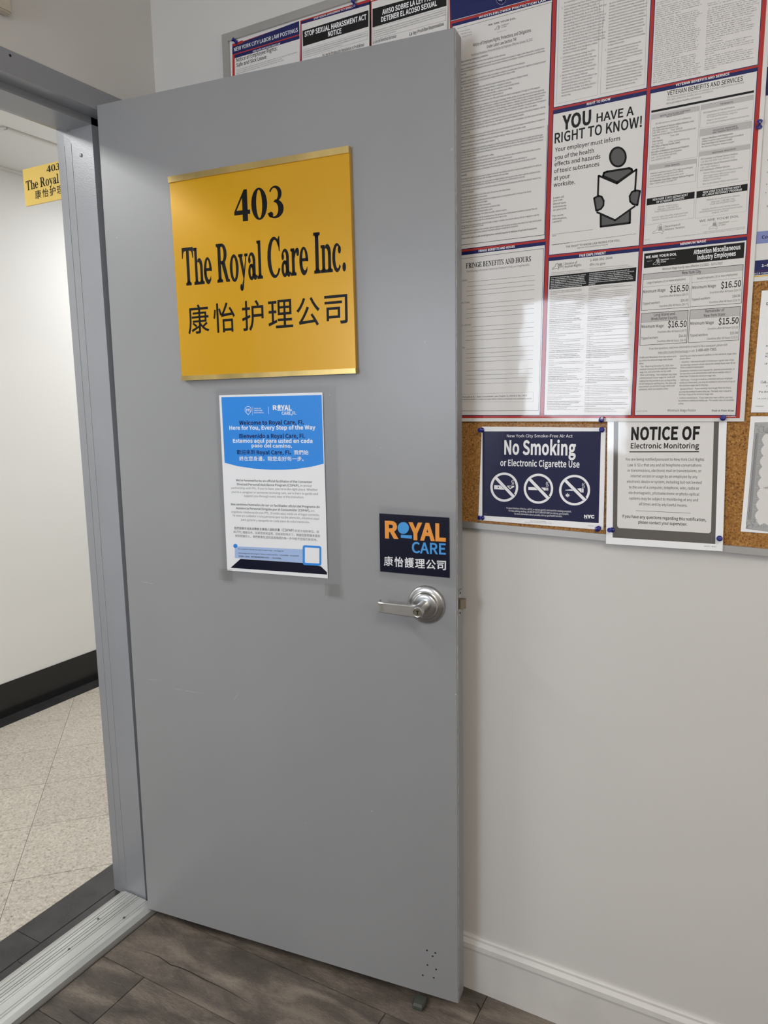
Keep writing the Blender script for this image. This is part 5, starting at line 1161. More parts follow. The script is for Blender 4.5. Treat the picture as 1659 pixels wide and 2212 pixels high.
["b","K",3,"N",0.04,10743,16548,10739,16491,11379,0,0.5,"l",["ALL EMPLOYERS, EMPLOYMENT AGENCIES, LABOR","ORGANIZATIONS AND APPRENTICESHIP TRAINING","PROGRAMS"]],
["b","K",3,"N",0.01,10737,16451,10736,16319,11474,1,0.5,"l",["Also prohibited: discrimination in employment on the basis of","Sabbath observance or religious practices; hairstyles associated with","race (also applies to all areas listed below); prior arrest or conviction","record; predisposing genetic characteristics; pregnancy-related","conditions."]],
["b","K",3,"N",0.01,10735,16278,10734,16138,11436,3,0.5,"l",["Reasonable accommodations for persons with disabilities and","pregnancy-related conditions including lactation may be required.","A reasonable accommodation is an adjustment to a job or work","environment that enables a person with a disability to perform the","essential functions of a job in a reasonable manner."]],
["b","K",3,"N",0.01,10735,16103,10734,16034,11465,1,0.5,"l",["Also covered: domestic workers, interns and nonemployees","working in the workplace (for example temp or contract workers) are","protected from all discrimination described above."]],
["b","K",3,"N",0.04,10733,15988,10732,15919,11400,1,0.5,"l",["RENTAL, LEASE OR SALE OF HOUSING, LAND AND","COMMERCIAL SPACE, INCLUDING ACTIVITIES OF REAL","ESTATE BROKERS AND SALES PEOPLE"]],
["b","K",3,"N",0.01,10733,15873,10733,15740,11446,3,0.5,"l",["Also prohibited: discrimination on the basis of lawful source","of income (for example housing vouchers, disability benefits,","child support); familial status (families with children or being","pregnant); prior arrest or sealed conviction; commercial boycotts or","blockbusting."]],
["b","K",3,"N",0.01,10735,15701,10734,15665,11420,0,0.5,"l",["Reasonable accommodations and modifications for persons with","disabilities may also be required."]],
["b","K",3,"N",0.04,11514,16566,11509,16511,12338,1,0.5,"l",["TODOS LOS EMPLEADORES, AGENCIAS DE EMPLEO,","ORGANIZACIONES DE TRABAJO Y PROGRAMAS DE CAPACITACIÓN","DE APRENDICES"]],
["b","K",3,"N",0.01,11509,16471,11506,16335,12347,1,0.5,"l",["Asimismo, está prohibida la discriminación en el empleo sobre la base de la","observancia del Shabat o prácticas religiosas; peinados asociados con la raza","(también se aplica a las áreas mencionadas a continuación); arresto previo","o antecedentes penales; las características genéticas predisponentes; las","condiciones relacionadas con el embarazo."]],
["b","K",3,"N",0.01,11506,16293,11503,16157,12321,1,0.5,"l",["Es posible que sea necesario hacer acomodos razonables para personas","con discapacidades y condiciones relacionadas con el embarazo incluyendo la","lactancia. Un acomodo razonable es una adaptación a un trabajo o entorno","laboral que permita que una persona con discapacidad realice las tareas","esenciales de un trabajo de manera razonable."]],
["b","K",3,"N",0.01,11504,16110,11502,16046,12341,1,0.5,"l",["También están cubiertos: trabajadores domésticos, internos y no empleados","cuyo trabajo en el lugar de trabajo (por ejemplo trabajadores temporarios o","contratistas) están protegidos de toda discriminación descrita arriba."]],
["b","K",3,"N",0.04,11505,15996,11503,15930,12307,0,0.5,"l",["ALQUILER, ARRENDAMIENTO O VENTA DE VIVIENDA, TERRENO O","ESPACIO COMERCIAL INCLUYENDO ACTIVIDADES DE AGENTE DE","BIENES RAÍCES Y VENDEDORES"]],
["b","K",3,"N",0.01,11503,15880,11503,15780,12361,2,0.5,"l",["También está prohibida la discriminación a base de fuente de ingreso legal","(por ejemplo vales, beneficios de discapacidad, manutención de niños); estado","familiar (familias con niños o en estado de embarazo); arresto previo o condena","sellada; boicot comercial o acoso inmobiliario."]],
["b","K",3,"N",0.01,11505,15734,11503,15699,12280,0,0.5,"l",["También es posible que sea necesario hacer acomodos y modificaciones","razonables para personas con discapacidades."]],
["b","K",3,"N",0.01,10737,15616,10733,15416,11453,6,0.5,"l",["Does not apply to:","(1) rental of an apartment in an owner-occupied two-family house","(2) restrictions of all rooms in a housing accommodation to","individuals of the same sex","(3) rental of a room by the occupant of a house or apartment","(4) sale, rental, or lease of accommodations of housing exclusively","to persons 55 years of age or older, and the spouse of such persons"]],
["b","K",3,"N",0.04,10734,15369,10732,15335,11426,0,0.5,"l",["ALL CREDIT TRANSACTIONS INCLUDING FINANCING FOR","PURCHASE, MAINTENANCE AND REPAIR OF HOUSING"]],
["b","K",3,"N",0.04,10733,15287,10731,15220,11394,2,0.5,"l",["PLACES OF PUBLIC ACCOMMODATION SUCH AS","RESTAURANTS, HOTELS, HOSPITALS AND MEDICAL","OFFICES, CLUBS, PARKS AND GOVERNMENT OFFICES."]],
["b","K",3,"N",0.01,10734,15170,10733,15073,11461,1,0.5,"l",["Exception:","Age is not a covered classification relative to public accommodations.","Reasonable accommodations for persons with disabilities may also","be required."]],
["b","K",3,"N",0.01,10733,15030,10731,14893,11450,2,0.5,"l",["EDUCATION INSTITUTIONS","All public schools and private nonprofit schools, at all education","levels, excluding those run by religious organizations; also for-profit","colleges, universities, licensed private career schools or certified","English as a second language schools."]],
["b","K",3,"N",0.04,10730,14849,10728,14750,11436,2,0.5,"l",["ADVERTISING AND APPLICATIONS RELATING TO","EMPLOYMENT, REAL ESTATE, PLACES OF PUBLIC","ACCOMMODATION AND CREDIT TRANSACTIONS MAY NOT","EXPRESS ANY DISCRIMINATION"]],
["b","K",3,"N",0.01,10727,14698,10724,14500,11453,2,0.5,"l",["A complaint must be filed with the Division within one year of the","alleged act of discrimination that occurred on or before 2/14/2024.","Complaints for sexual discrimination that occurred on or after 2/15/2024","may be filed within three years of the alleged act. A complaint","alleging sexual harassment in employment that occurred on or after","8/12/2020 may be filed within three years of the alleged act. The","Division's services are provided free of charge."]],
["b","K",3,"N",0.01,10724,14452,10724,14390,11419,0,0.5,"l",["If you wish to file a complaint in State Court, you may do so within","three years of the discrimination. You may not file both with the","Division and the State Court."]],
["b","K",3,"N",0.04,10724,14342,10724,14276,11409,0,0.5,"l",["Retaliation for filing a complaint or opposing discriminatory","practices is prohibited. You may file a complaint with the","Division if you have been retaliated against."]],
["b","K",3,"N",0.01,10724,14234,10723,14173,11454,0,0.5,"l",["FOR FURTHER INFORMATION, WRITE OR CALL THE DIVISION'S","NEAREST OFFICE. HEADQUARTERS:","ONE FORDHAM PLAZA, 4TH FLOOR, BRONX, NY 10458"]],
["b","K",3,"N",0.01,11502,15654,11499,15387,12341,3,0.5,"l",["Excepciones:","(1) alquiler de un apartamento en una casa para dos familias ocupada por el","dueño","(2) restricciones de todas las habitaciones en una vivienda para individuos del","mismo sexo","(3) alquiler de una habitación por parte del ocupante de una casa o","apartamento","(4) venta, alquiler o arrendamiento de alojamiento en una casa exclusivamente","a personas mayores de 55 años y al cónyuge de dichas personas"]],
["b","K",3,"N",0.04,11500,15343,11499,15309,12336,0,0.5,"l",["TODAS TRANSACCIONES CREDITICIAS INCLUYENDO FINANCIAMIENTO","PARA LA COMPRA, MANTENIMIENTO Y REPARACIÓN DE VIVIENDAS"]],
["b","K",3,"N",0.04,11500,15268,11498,15201,12268,0,0.5,"l",["LUGARES DE ALOJAMIENTO PÚBLICO, COMO RESTAURANTES,","HOTELES, HOSPITALES Y CONSULTORIOS MÉDICOS, CLUBS,","PARQUES Y OFICINAS DEL GOBIERNO."]],
["b","K",3,"N",0.01,11498,15147,11497,15049,12326,1,0.5,"l",["Excepción:","La edad no es una clasificación cubierta respecto a los alojamientos públicos.","Es posible que sea necesario realizar arreglos razonables para personas con","discapacidades."]],
["b","K",3,"N",0.01,11497,15002,11498,14849,12323,1,0.5,"l",["INSTITUCIONES EDUCATIVAS",0.3,"Todas las escuelas públicas y escuelas privadas sin ánimo de lucro, en todos","los niveles, excluyendo escuelas dirigidas por organizaciones religiosas;","también colegios con fines de lucro, universidades, escuelas privadas","certificadas de inglés como segundo idioma."]],
["b","K",3,"N",0.04,11495,14807,11495,14705,12339,2,0.5,"l",["PUBLICIDAD Y SOLICITUDES RELACIONADAS CON EL EMPLEO,","LOS INMUEBLES, LOS LUGARES DE ALOJAMIENTO PÚBLICO Y LAS","TRANSACCIONES CREDITICIAS NO DEBEN EXPRESAR NINGÚN ACTO","DISCRIMINATORIO"]],
["b","K",3,"N",0.01,11494,14654,11492,14459,12314,0,0.5,"l",["Para reclamos ocurridos el 14/2/2024 o antes, debe presentar su querella en","un plazo de un año a partir del acto más reciente de presunta discriminación.","Para actos a partir del 15/2/2024, debe presentar su querella en un","plazo de tres años desde el acto más reciente de presunta discriminación.","Una denuncia por acoso sexual en el empleo, que ocurrió a partir del","12/8/2020 puede presentarse dentro de los tres años del presunto acto. Los","servicios de la División se ofrecen sin cargo."]],
["b","K",3,"N",0.01,11492,14414,11492,14350,12342,0,0.5,"l",["Si desea presentar una demanda ante el Tribunal Estatal, puede hacerlo dentro","de los tres años desde que ocurriera la discriminación. No puede presentar una","demanda ante la División y ante el Tribunal Estatal."]],
["b","K",3,"N",0.04,11492,14302,11492,14238,12337,1,0.5,"l",["Se prohíben las represalias por presentar una demanda u oponerse a","prácticas discriminatorias. Puede presentar una demanda ante la División","si sufrió represalias."]],
["b","K",3,"N",0.01,11492,14195,11491,14126,12303,0,0.5,"l",["PARA OBTENER MÁS INFORMACIÓN, ESCRIBA O LLAME A LA OFICINA","MÁS CERCANA DE LA DIVISIÓN. OFICINA CENTRAL:","ONE FORDHAM PLAZA, 4TH FLOOR, BRONX, NY 10458"]],
["q","K",4,[[12543,17107],[14258,17123],[14256,16854],[12545,16841]]],
["t","W",5,"N",0.07,12572,17015,13125,17018,43,"WE ARE YOUR DOL"],
["l","W",5,12710,16897,12717,16911,5],
["l","W",5,12717,16911,12762,16936,5],
["l","W",5,12762,16936,12772,16977,5],
["l","W",5,12772,16977,12803,16994,5],
["l","W",5,12803,16994,12809,16991,5],
["l","W",5,12809,16991,12820,16925,5],
["l","W",5,12820,16925,12834,16898,5],
["l","W",5,12834,16898,12824,16876,5],
["l","W",5,12824,16876,12799,16897,5],
["l","W",5,12799,16897,12710,16892,5],
["l","W",5,12602,16960,12692,16962,4],
["l","W",5,13013,16964,13101,16962,4],
["t","W",5,"N",0.09,12775,16956,12823,16957,15,"NEW"],
["t","W",5,"N",0.09,12776,16935,12824,16936,15,"YORK"],
["t","W",5,"N",0.09,12777,16913,12825,16915,15,"STATE"],
["t","W",5,"N",0.03,12844,16952,12991,16956,26,"Department"],
["t","W",5,"N",0.03,12846,16913,12944,16915,26,"of Labor"],
["t","W",5,"N",0.06,13415,17003,14194,17012,77,"Attention Miscellaneous"],
["t","W",5,"N",0.06,13482,16899,14123,16909,77,"Industry Employees"],
["t","K",4,"N",0.02,12883,16772,13912,16780,40,"Minimum Wage hourly rates effective 1/1/2025 – 12/31/2025"],
["q","lgray",4,[[12539,16728],[14254,16738],[14251,16645],[12543,16626]]],
["l","K",5,12539,16728,14254,16740,8],
["l","K",5,14254,16740,14261,16067,7],
["l","K",5,14261,16067,12531,16057,7],
["l","K",5,12531,16057,12539,16728,8],
["t","K",5,"N",0.03,13231,16667,13558,16659,51,"New York City"],
["l","gray",5,12543,16626,14254,16641,4],
["l","gray",5,12543,16491,13369,16496,4],
["l","gray",5,13409,16500,14253,16511,4],
["l","gray",5,13377,16631,13374,16073,4],
["l","gray",5,13409,16632,13406,16075,4],
["t","K",5,"N",0.01,12613,16546,13298,16558,37,"Large Employers (11 or more employees)"],
["t","K",5,"N",0.01,13496,16547,14169,16565,36,"Small Employers (10 or less employees)"],
["t","K",5,"N",0.02,12551,16378,12951,16383,53,"Minimum Wage"],
["t","K",5,"N",0.04,13031,16358,13358,16357,110,"$16.50"],
["t","K",5,"N",0,12851,16273,13357,16276,37,"Overtime after 40 hours $24.75"],
["t","K",5,"N",0.02,13231,16170,13355,16170,43,"$16.50"],
["t","K",5,"N",0.01,12550,16160,12860,16168,44,"Tipped workers"],
["t","K",5,"N",0,12851,16097,13355,16100,37,"Overtime after 40 hours $24.75"],
["t","K",5,"N",0.02,13423,16382,13823,16387,51,"Minimum Wage"],
["t","K",5,"N",0.04,13908,16353,14238,16362,107,"$16.50"],
["t","K",5,"N",0,13725,16276,14236,16282,36,"Overtime after 40 hours $24.75"],
["t","K",5,"N",0.02,14107,16178,14234,16179,41,"$16.50"],
["t","K",5,"N",0.01,13422,16171,13734,16182,42,"Tipped workers"],
["t","K",5,"N",0,13724,16103,14234,16106,36,"Overtime after 40 hours $24.75"],
["q","lgray",4,[[12531,16002],[13370,16005],[13370,15845],[12530,15832]]],
["l","K",5,12531,16002,13370,16005,8],
["l","K",5,13370,16005,13371,15412,8],
["l","K",5,13371,15412,12526,15403,8],
["l","K",5,12526,15403,12531,16002,8],
["l","gray",5,12530,15832,13370,15841,4],
["q","lgray",4,[[13403,16006],[14250,16009],[14248,15855],[13399,15843]]],
["l","K",5,13403,16006,14250,16009,8],
["l","K",5,14250,16009,14252,15415,7],
["l","K",5,14252,15415,13398,15410,7],
["l","K",5,13398,15410,13403,16006,8],
["l","gray",5,13399,15843,14248,15850,4],
["t","K",5,"N",0.02,12763,15935,13138,15936,50,"Long Island and"],
["t","K",5,"N",0.02,12713,15865,13186,15862,50,"Westchester County"],
["t","K",5,"N",0.02,13668,15942,13985,15944,48,"Remainder of"],
["t","K",5,"N",0.02,13646,15865,14003,15867,48,"New York State"],
["t","K",5,"N",0.02,12545,15728,12946,15723,54,"Minimum Wage"],
["t","K",5,"N",0.04,13024,15712,13354,15704,112,"$16.50"],
["t","K",5,"N",0,12844,15619,13355,15618,38,"Overtime after 40 hours $24.75"],
["t","K",5,"N",0.02,13226,15521,13355,15520,43,"$16.50"],
["t","K",5,"N",0.01,12542,15513,12856,15516,44,"Tipped workers"],
["t","K",5,"N",0,12844,15444,13352,15443,38,"Overtime after 40 hours $24.75"],
["t","K",5,"N",0.02,13419,15734,13820,15730,52,"Minimum Wage"],
["t","K",5,"N",0.04,13899,15711,14232,15711,108,"$15.50"],
["t","K",5,"N",0,13722,15628,14230,15628,36,"Overtime after 40 hours $23.25"],
["t","K",5,"N",0.02,14101,15525,14233,15525,42,"$15.50"],
["t","K",5,"N",0.01,13417,15520,13728,15521,43,"Tipped workers"],
["t","K",5,"N",0,13718,15446,14233,15449,37,"Overtime after 40 hours $23.25"],
["t","K",5,"N",0,12701,15313,14069,15323,38,"If you have questions, need more information or want to file a complaint, please visit"],
["t","K",5,"N",0,12867,15239,13517,15240,35,"www.labor.ny.gov/minimumwage or call:"],
["t","K",5,"N",0.02,13539,15241,13897,15246,46,"1-888-469-7365."],
["l","K",5,12868,15229,13405,15231,4],
["t","K",5,"N",0.01,12524,15157,13202,15156,30,"Credits and Allowances that may reduce your"],
["t","K",5,"N",0.01,12523,15098,13134,15101,30,"pay below the minimum wage rates shown"],
["t","K",5,"N",0.01,12524,15043,12609,15043,30,"above:"],
["t","K",5,"N",0.01,12519,14986,13157,14987,30,"•  Tips – Beginning December 31, 2020, your"],
["t","K",5,"N",0.01,12540,14932,13211,14934,30,"employer must pay the full applicable minimum"],
["t","K",5,"N",0.01,12542,14876,13119,14882,30,"wage rate, and cannot take any tip credit."],
["t","K",5,"N",0.01,12521,14821,13221,14818,31,"•  Meals and lodging – Your employer may claim"],
["t","K",5,"N",0.01,12542,14764,13189,14768,31,"a limited amount of your wages for meals and"],
["t","K",5,"N",0.01,12541,14707,13214,14708,31,"lodging that they provide to you, as long as they"],
["t","K",5,"N",0.01,12540,14654,13212,14654,31,"do not charge you anything else. The rates and"],
["t","K",5,"N",0.01,12539,14598,13188,14605,31,"requirements are set forth in wage orders and"],
["t","K",5,"N",0.01,12539,14545,13082,14550,31,"summaries, which are available online."],
["t","K",5,"N",0.01,13264,15153,14227,15162,30,"Extra Pay you may be owed in addition to the minimum wage rates"],
["t","K",5,"N",0.01,13263,15104,13455,15109,30,"shown above:"],
["t","K",5,"N",0.01,13262,15041,14194,15049,30,"•  Overtime – You must be paid 1½ times your regular rate of pay"],
["t","K",5,"N",0.01,13281,14986,14220,14994,30,"(no less than amounts shown above) for weekly hours over 40 (or"],
["t","K",5,"N",0.01,13278,14938,13695,14939,30,"44 for residential employees)."],
["t","K",5,"N",0.01,13278,14877,14214,14885,30,"Exceptions: Overtime is not required for salaried professionals, or"],
["t","K",5,"N",0.01,13279,14825,14159,14833,30,"for executives and administrative staff whose weekly salary is"],
["t","K",5,"N",0.01,13278,14775,13904,14776,30,"more than 75 times the minimum wage rate."],
["t","K",5,"N",0.01,13259,14710,14188,14716,30,"•  Call-in pay – If you go to work as scheduled and your employer"],
["t","K",5,"N",0.01,13279,14656,14233,14661,30,"sends you home early, you may be entitled to extra hours of pay at"],
["t","K",5,"N",0.01,13278,14603,13783,14604,30,"the minimum wage rate for that day."],
["t","K",5,"N",0.01,13257,14540,14176,14546,30,"•  Spread of hours – If your workday lasts longer than ten hours,"],
["t","K",5,"N",0.01,13276,14485,14179,14488,30,"you may be entitled to extra daily pay. The daily rate is equal to"],
["t","K",5,"N",0.01,13275,14437,13878,14435,30,"one hour of pay at the minimum wage rate."],
["t","K",5,"N",0.01,13256,14370,14207,14369,30,"•  Uniform maintenance – If you clean your own uniform, you may"],
["t","K",5,"N",0.01,13273,14319,14233,14319,30,"be entitled to additional weekly pay. The weekly rates are available"],
["t","K",5,"N",0.01,13274,14262,13368,14264,30,"online."],
["t","K",5,"N",0,13088,14129,13588,14127,45,"Minimum Wage Poster"],
["t","K",5,"N",0.03,13869,14122,14241,14123,37,"Post in Plain View"],
["t","gray",5,"N",0,12512,14125,12711,14128,26,"LS 207 (12/24)"],
["t","W",4,"N",0.03,14112,14019,14281,14023,23,"SIS10NYL"],
],
"smoke_sign":[
["q","navy2",1,[[9282,13720],[11830,13739],[11842,11856],[9289,11852]]],
["t","W",3,"N",0.01,9842,13598,11260,13610,59,"New York City Smoke-Free Air Act"],
["t","W",3,"N",0.07,9787,13235,11334,13249,285,"No Smoking"],
["t","W",3,"N",0.05,9699,12978,11417,12993,132,"or Electronic Cigarette Use"],
["q","W",2,[[10111,12527],[10106,12576],[10055,12566],[10059,12524]]],
["q","W",2,[[10106,12576],[10094,12624],[10045,12607],[10055,12566]]],
["q","W",2,[[10094,12624],[10075,12670],[10029,12645],[10045,12607]]],
["q","W",2,[[10075,12670],[10049,12711],[10007,12680],[10029,12645]]],
["q","W",2,[[10049,12711],[10016,12748],[9980,12711],[10007,12680]]],
["q","W",2,[[10016,12748],[9978,12779],[9948,12737],[9980,12711]]],
["q","W",2,[[9978,12779],[9936,12803],[9913,12758],[9948,12737]]],
["q","W",2,[[9936,12803],[9890,12821],[9874,12772],[9913,12758]]],
["q","W",2,[[9890,12821],[9841,12831],[9834,12781],[9874,12772]]],
["q","W",2,[[9841,12831],[9792,12833],[9792,12783],[9834,12781]]],
["q","W",2,[[9792,12833],[9742,12827],[9751,12778],[9792,12783]]],
["q","W",2,[[9742,12827],[9693,12814],[9710,12766],[9751,12778]]],
["q","W",2,[[9693,12814],[9647,12793],[9672,12749],[9710,12766]]],
["q","W",2,[[9647,12793],[9604,12765],[9636,12725],[9672,12749]]],
["q","W",2,[[9604,12765],[9566,12731],[9604,12696],[9636,12725]]],
["q","W",2,[[9566,12731],[9534,12691],[9577,12663],[9604,12696]]],
["q","W",2,[[9534,12691],[9507,12647],[9555,12626],[9577,12663]]],
["q","W",2,[[9507,12647],[9488,12599],[9540,12585],[9555,12626]]],
["q","W",2,[[9488,12599],[9477,12549],[9530,12544],[9540,12585]]],
["q","W",2,[[9477,12549],[9473,12498],[9527,12501],[9530,12544]]],
["q","W",2,[[9473,12498],[9478,12448],[9531,12458],[9527,12501]]],
["q","W",2,[[9478,12448],[9490,12399],[9541,12417],[9531,12458]]],
["q","W",2,[[9490,12399],[9510,12352],[9558,12378],[9541,12417]]],
["q","W",2,[[9510,12352],[9537,12310],[9580,12343],[9558,12378]]],
["q","W",2,[[9537,12310],[9570,12273],[9608,12311],[9580,12343]]],
["q","W",2,[[9570,12273],[9609,12242],[9640,12285],[9608,12311]]],
["q","W",2,[[9609,12242],[9653,12218],[9677,12265],[9640,12285]]],
["q","W",2,[[9653,12218],[9700,12201],[9716,12250],[9677,12265]]],
["q","W",2,[[9700,12201],[9749,12192],[9757,12243],[9716,12250]]],
["q","W",2,[[9749,12192],[9799,12190],[9798,12241],[9757,12243]]],
["q","W",2,[[9799,12190],[9849,12197],[9840,12247],[9798,12241]]],
["q","W",2,[[9849,12197],[9897,12211],[9880,12259],[9840,12247]]],
["q","W",2,[[9897,12211],[9943,12233],[9919,12277],[9880,12259]]],
["q","W",2,[[9943,12233],[9985,12262],[9954,12301],[9919,12277]]],
["q","W",2,[[9985,12262],[10022,12296],[9985,12330],[9954,12301]]],
["q","W",2,[[10022,12296],[10054,12336],[10011,12364],[9985,12330]]],
["q","W",2,[[10054,12336],[10079,12380],[10032,12401],[10011,12364]]],
["q","W",2,[[10079,12380],[10097,12428],[10047,12441],[10032,12401]]],
["q","W",2,[[10097,12428],[10108,12477],[10056,12482],[10047,12441]]],
["q","W",2,[[10108,12477],[10111,12527],[10059,12524],[10056,12482]]],
["l","W",6,9593,12718,10007,12316,67],
["l","navy2",5,9632,12690,9995,12339,98],
["q","W",2,[[10877,12528],[10872,12577],[10823,12568],[10827,12525]]],
["q","W",2,[[10872,12577],[10859,12626],[10812,12608],[10823,12568]]],
["q","W",2,[[10859,12626],[10839,12671],[10796,12647],[10812,12608]]],
["q","W",2,[[10839,12671],[10813,12713],[10773,12682],[10796,12647]]],
["q","W",2,[[10813,12713],[10780,12749],[10745,12713],[10773,12682]]],
["q","W",2,[[10780,12749],[10741,12780],[10713,12739],[10745,12713]]],
["q","W",2,[[10741,12780],[10698,12805],[10676,12760],[10713,12739]]],
["q","W",2,[[10698,12805],[10652,12822],[10637,12775],[10676,12760]]],
["q","W",2,[[10652,12822],[10603,12832],[10596,12783],[10637,12775]]],
["q","W",2,[[10603,12832],[10553,12835],[10554,12785],[10596,12783]]],
["q","W",2,[[10553,12835],[10503,12829],[10511,12780],[10554,12785]]],
["q","W",2,[[10503,12829],[10454,12815],[10470,12769],[10511,12780]]],
["q","W",2,[[10454,12815],[10407,12794],[10431,12751],[10470,12769]]],
["q","W",2,[[10407,12794],[10364,12766],[10395,12727],[10431,12751]]],
["q","W",2,[[10364,12766],[10326,12732],[10363,12698],[10395,12727]]],
["q","W",2,[[10326,12732],[10294,12692],[10336,12664],[10363,12698]]],
["q","W",2,[[10294,12692],[10268,12647],[10314,12627],[10336,12664]]],
["q","W",2,[[10268,12647],[10249,12600],[10298,12586],[10314,12627]]],
["q","W",2,[[10249,12600],[10237,12549],[10288,12544],[10298,12586]]],
["q","W",2,[[10237,12549],[10234,12498],[10286,12501],[10288,12544]]],
["q","W",2,[[10234,12498],[10239,12448],[10290,12458],[10286,12501]]],
["q","W",2,[[10239,12448],[10252,12398],[10300,12416],[10290,12458]]],
["q","W",2,[[10252,12398],[10272,12352],[10318,12377],[10300,12416]]],
["q","W",2,[[10272,12352],[10300,12310],[10341,12341],[10318,12377]]],
["q","W",2,[[10300,12310],[10334,12273],[10369,12310],[10341,12341]]],
["q","W",2,[[10334,12273],[10373,12242],[10403,12284],[10369,12310]]],
["q","W",2,[[10373,12242],[10417,12217],[10440,12263],[10403,12284]]],
["q","W",2,[[10417,12217],[10465,12200],[10479,12249],[10440,12263]]],
["q","W",2,[[10465,12200],[10514,12191],[10521,12241],[10479,12249]]],
["q","W",2,[[10514,12191],[10565,12190],[10564,12240],[10521,12241]]],
["q","W",2,[[10565,12190],[10615,12197],[10606,12245],[10564,12240]]],
["q","W",2,[[10615,12197],[10664,12211],[10647,12258],[10606,12245]]],
["q","W",2,[[10664,12211],[10710,12233],[10686,12276],[10647,12258]]],
["q","W",2,[[10710,12233],[10752,12262],[10721,12300],[10686,12276]]],
["q","W",2,[[10752,12262],[10789,12297],[10753,12330],[10721,12300]]],
["q","W",2,[[10789,12297],[10820,12337],[10779,12364],[10753,12330]]],
["q","W",2,[[10820,12337],[10845,12381],[10801,12401],[10779,12364]]],
["q","W",2,[[10845,12381],[10863,12428],[10816,12441],[10801,12401]]],
["q","W",2,[[10863,12428],[10874,12478],[10825,12483],[10816,12441]]],
["q","W",2,[[10874,12478],[10877,12528],[10827,12525],[10825,12483]]],
["l","W",6,10353,12719,10775,12316,65],
["l","navy2",5,10392,12691,10762,12339,95],
["q","W",2,[[11647,12532],[11642,12582],[11595,12572],[11600,12530]]],
["q","W",2,[[11642,12582],[11629,12630],[11584,12613],[11595,12572]]],
["q","W",2,[[11629,12630],[11609,12675],[11567,12651],[11584,12613]]],
["q","W",2,[[11609,12675],[11581,12716],[11544,12687],[11567,12651]]],
["q","W",2,[[11581,12716],[11548,12753],[11516,12718],[11544,12687]]],
["q","W",2,[[11548,12753],[11509,12784],[11483,12744],[11516,12718]]],
["q","W",2,[[11509,12784],[11466,12808],[11446,12764],[11483,12744]]],
["q","W",2,[[11466,12808],[11419,12825],[11406,12779],[11446,12764]]],
["q","W",2,[[11419,12825],[11370,12835],[11364,12787],[11406,12779]]],
["q","W",2,[[11370,12835],[11320,12837],[11321,12789],[11364,12787]]],
["q","W",2,[[11320,12837],[11270,12832],[11279,12784],[11321,12789]]],
["q","W",2,[[11270,12832],[11221,12818],[11237,12773],[11279,12784]]],
["q","W",2,[[11221,12818],[11174,12797],[11197,12755],[11237,12773]]],
["q","W",2,[[11174,12797],[11132,12769],[11161,12731],[11197,12755]]],
["q","W",2,[[11132,12769],[11093,12735],[11129,12702],[11161,12731]]],
["q","W",2,[[11093,12735],[11061,12695],[11101,12668],[11129,12702]]],
["q","W",2,[[11061,12695],[11035,12651],[11079,12631],[11101,12668]]],
["q","W",2,[[11035,12651],[11017,12603],[11063,12590],[11079,12631]]],
["q","W",2,[[11017,12603],[11006,12553],[11054,12548],[11063,12590]]],
["q","W",2,[[11006,12553],[11003,12502],[11052,12505],[11054,12548]]],
["q","W",2,[[11003,12502],[11008,12452],[11056,12462],[11052,12505]]],
["q","W",2,[[11008,12452],[11021,12403],[11067,12420],[11056,12462]]],
["q","W",2,[[11021,12403],[11042,12357],[11085,12381],[11067,12420]]],
["q","W",2,[[11042,12357],[11070,12315],[11109,12346],[11085,12381]]],
["q","W",2,[[11070,12315],[11104,12278],[11138,12314],[11109,12346]]],
["q","W",2,[[11104,12278],[11144,12247],[11172,12288],[11138,12314]]],
["q","W",2,[[11144,12247],[11188,12223],[11209,12268],[11172,12288]]],
["q","W",2,[[11188,12223],[11236,12206],[11250,12253],[11209,12268]]],
["q","W",2,[[11236,12206],[11286,12197],[11292,12246],[11250,12253]]],
["q","W",2,[[11286,12197],[11336,12196],[11335,12245],[11292,12246]]],
["q","W",2,[[11336,12196],[11387,12203],[11378,12250],[11335,12245]]],
["q","W",2,[[11387,12203],[11435,12217],[11419,12263],[11378,12250]]],
["q","W",2,[[11435,12217],[11481,12239],[11459,12281],[11419,12263]]],
["q","W",2,[[11481,12239],[11523,12268],[11494,12305],[11459,12281]]],
["q","W",2,[[11523,12268],[11561,12303],[11526,12335],[11494,12305]]],
["q","W",2,[[11561,12303],[11592,12342],[11553,12369],[11526,12335]]],
["q","W",2,[[11592,12342],[11617,12386],[11574,12406],[11553,12369]]],
["q","W",2,[[11617,12386],[11634,12433],[11589,12446],[11574,12406]]],
["q","W",2,[[11634,12433],[11645,12483],[11598,12488],[11589,12446]]],
["q","W",2,[[11645,12483],[11647,12532],[11600,12530],[11598,12488]]],
["l","W",6,11119,12723,11547,12321,63],
["l","navy2",5,11159,12694,11535,12344,92],
["q","W",3,[[9563,12543],[9888,12547],[10021,12553],[10021,12525],[9945,12485],[9923,12456],[9564,12457]]],
["q","W",3,[[9888,12536],[9977,12536],[9933,12500]]],
["q","navy2",4,[[9677,12505],[9676,12502],[9675,12500],[9673,12497],[9671,12495],[9668,12493],[9664,12492],[9661,12492],[9657,12492],[9654,12493],[9651,12494],[9649,12496],[9647,12498],[9645,12501],[9645,12504],[9645,12507],[9647,12509],[9648,12512],[9651,12514],[9654,12516],[9657,12517],[9661,12517],[9664,12517],[9668,12516],[9671,12515],[9673,12513],[9675,12511],[9676,12508]]],
["l","W",3,9966,12571,9983,12602,10],
["l","W",3,9983,12602,9958,12639,10],
["l","W",3,9958,12639,9977,12678,10],
["l","W",3,9996,12573,10014,12603,10],
["l","W",3,10014,12603,9989,12641,10],
["l","W",3,9989,12641,10008,12680,10],
["q","W",3,[[10337,12539],[10770,12544],[10771,12481],[10338,12478]]],
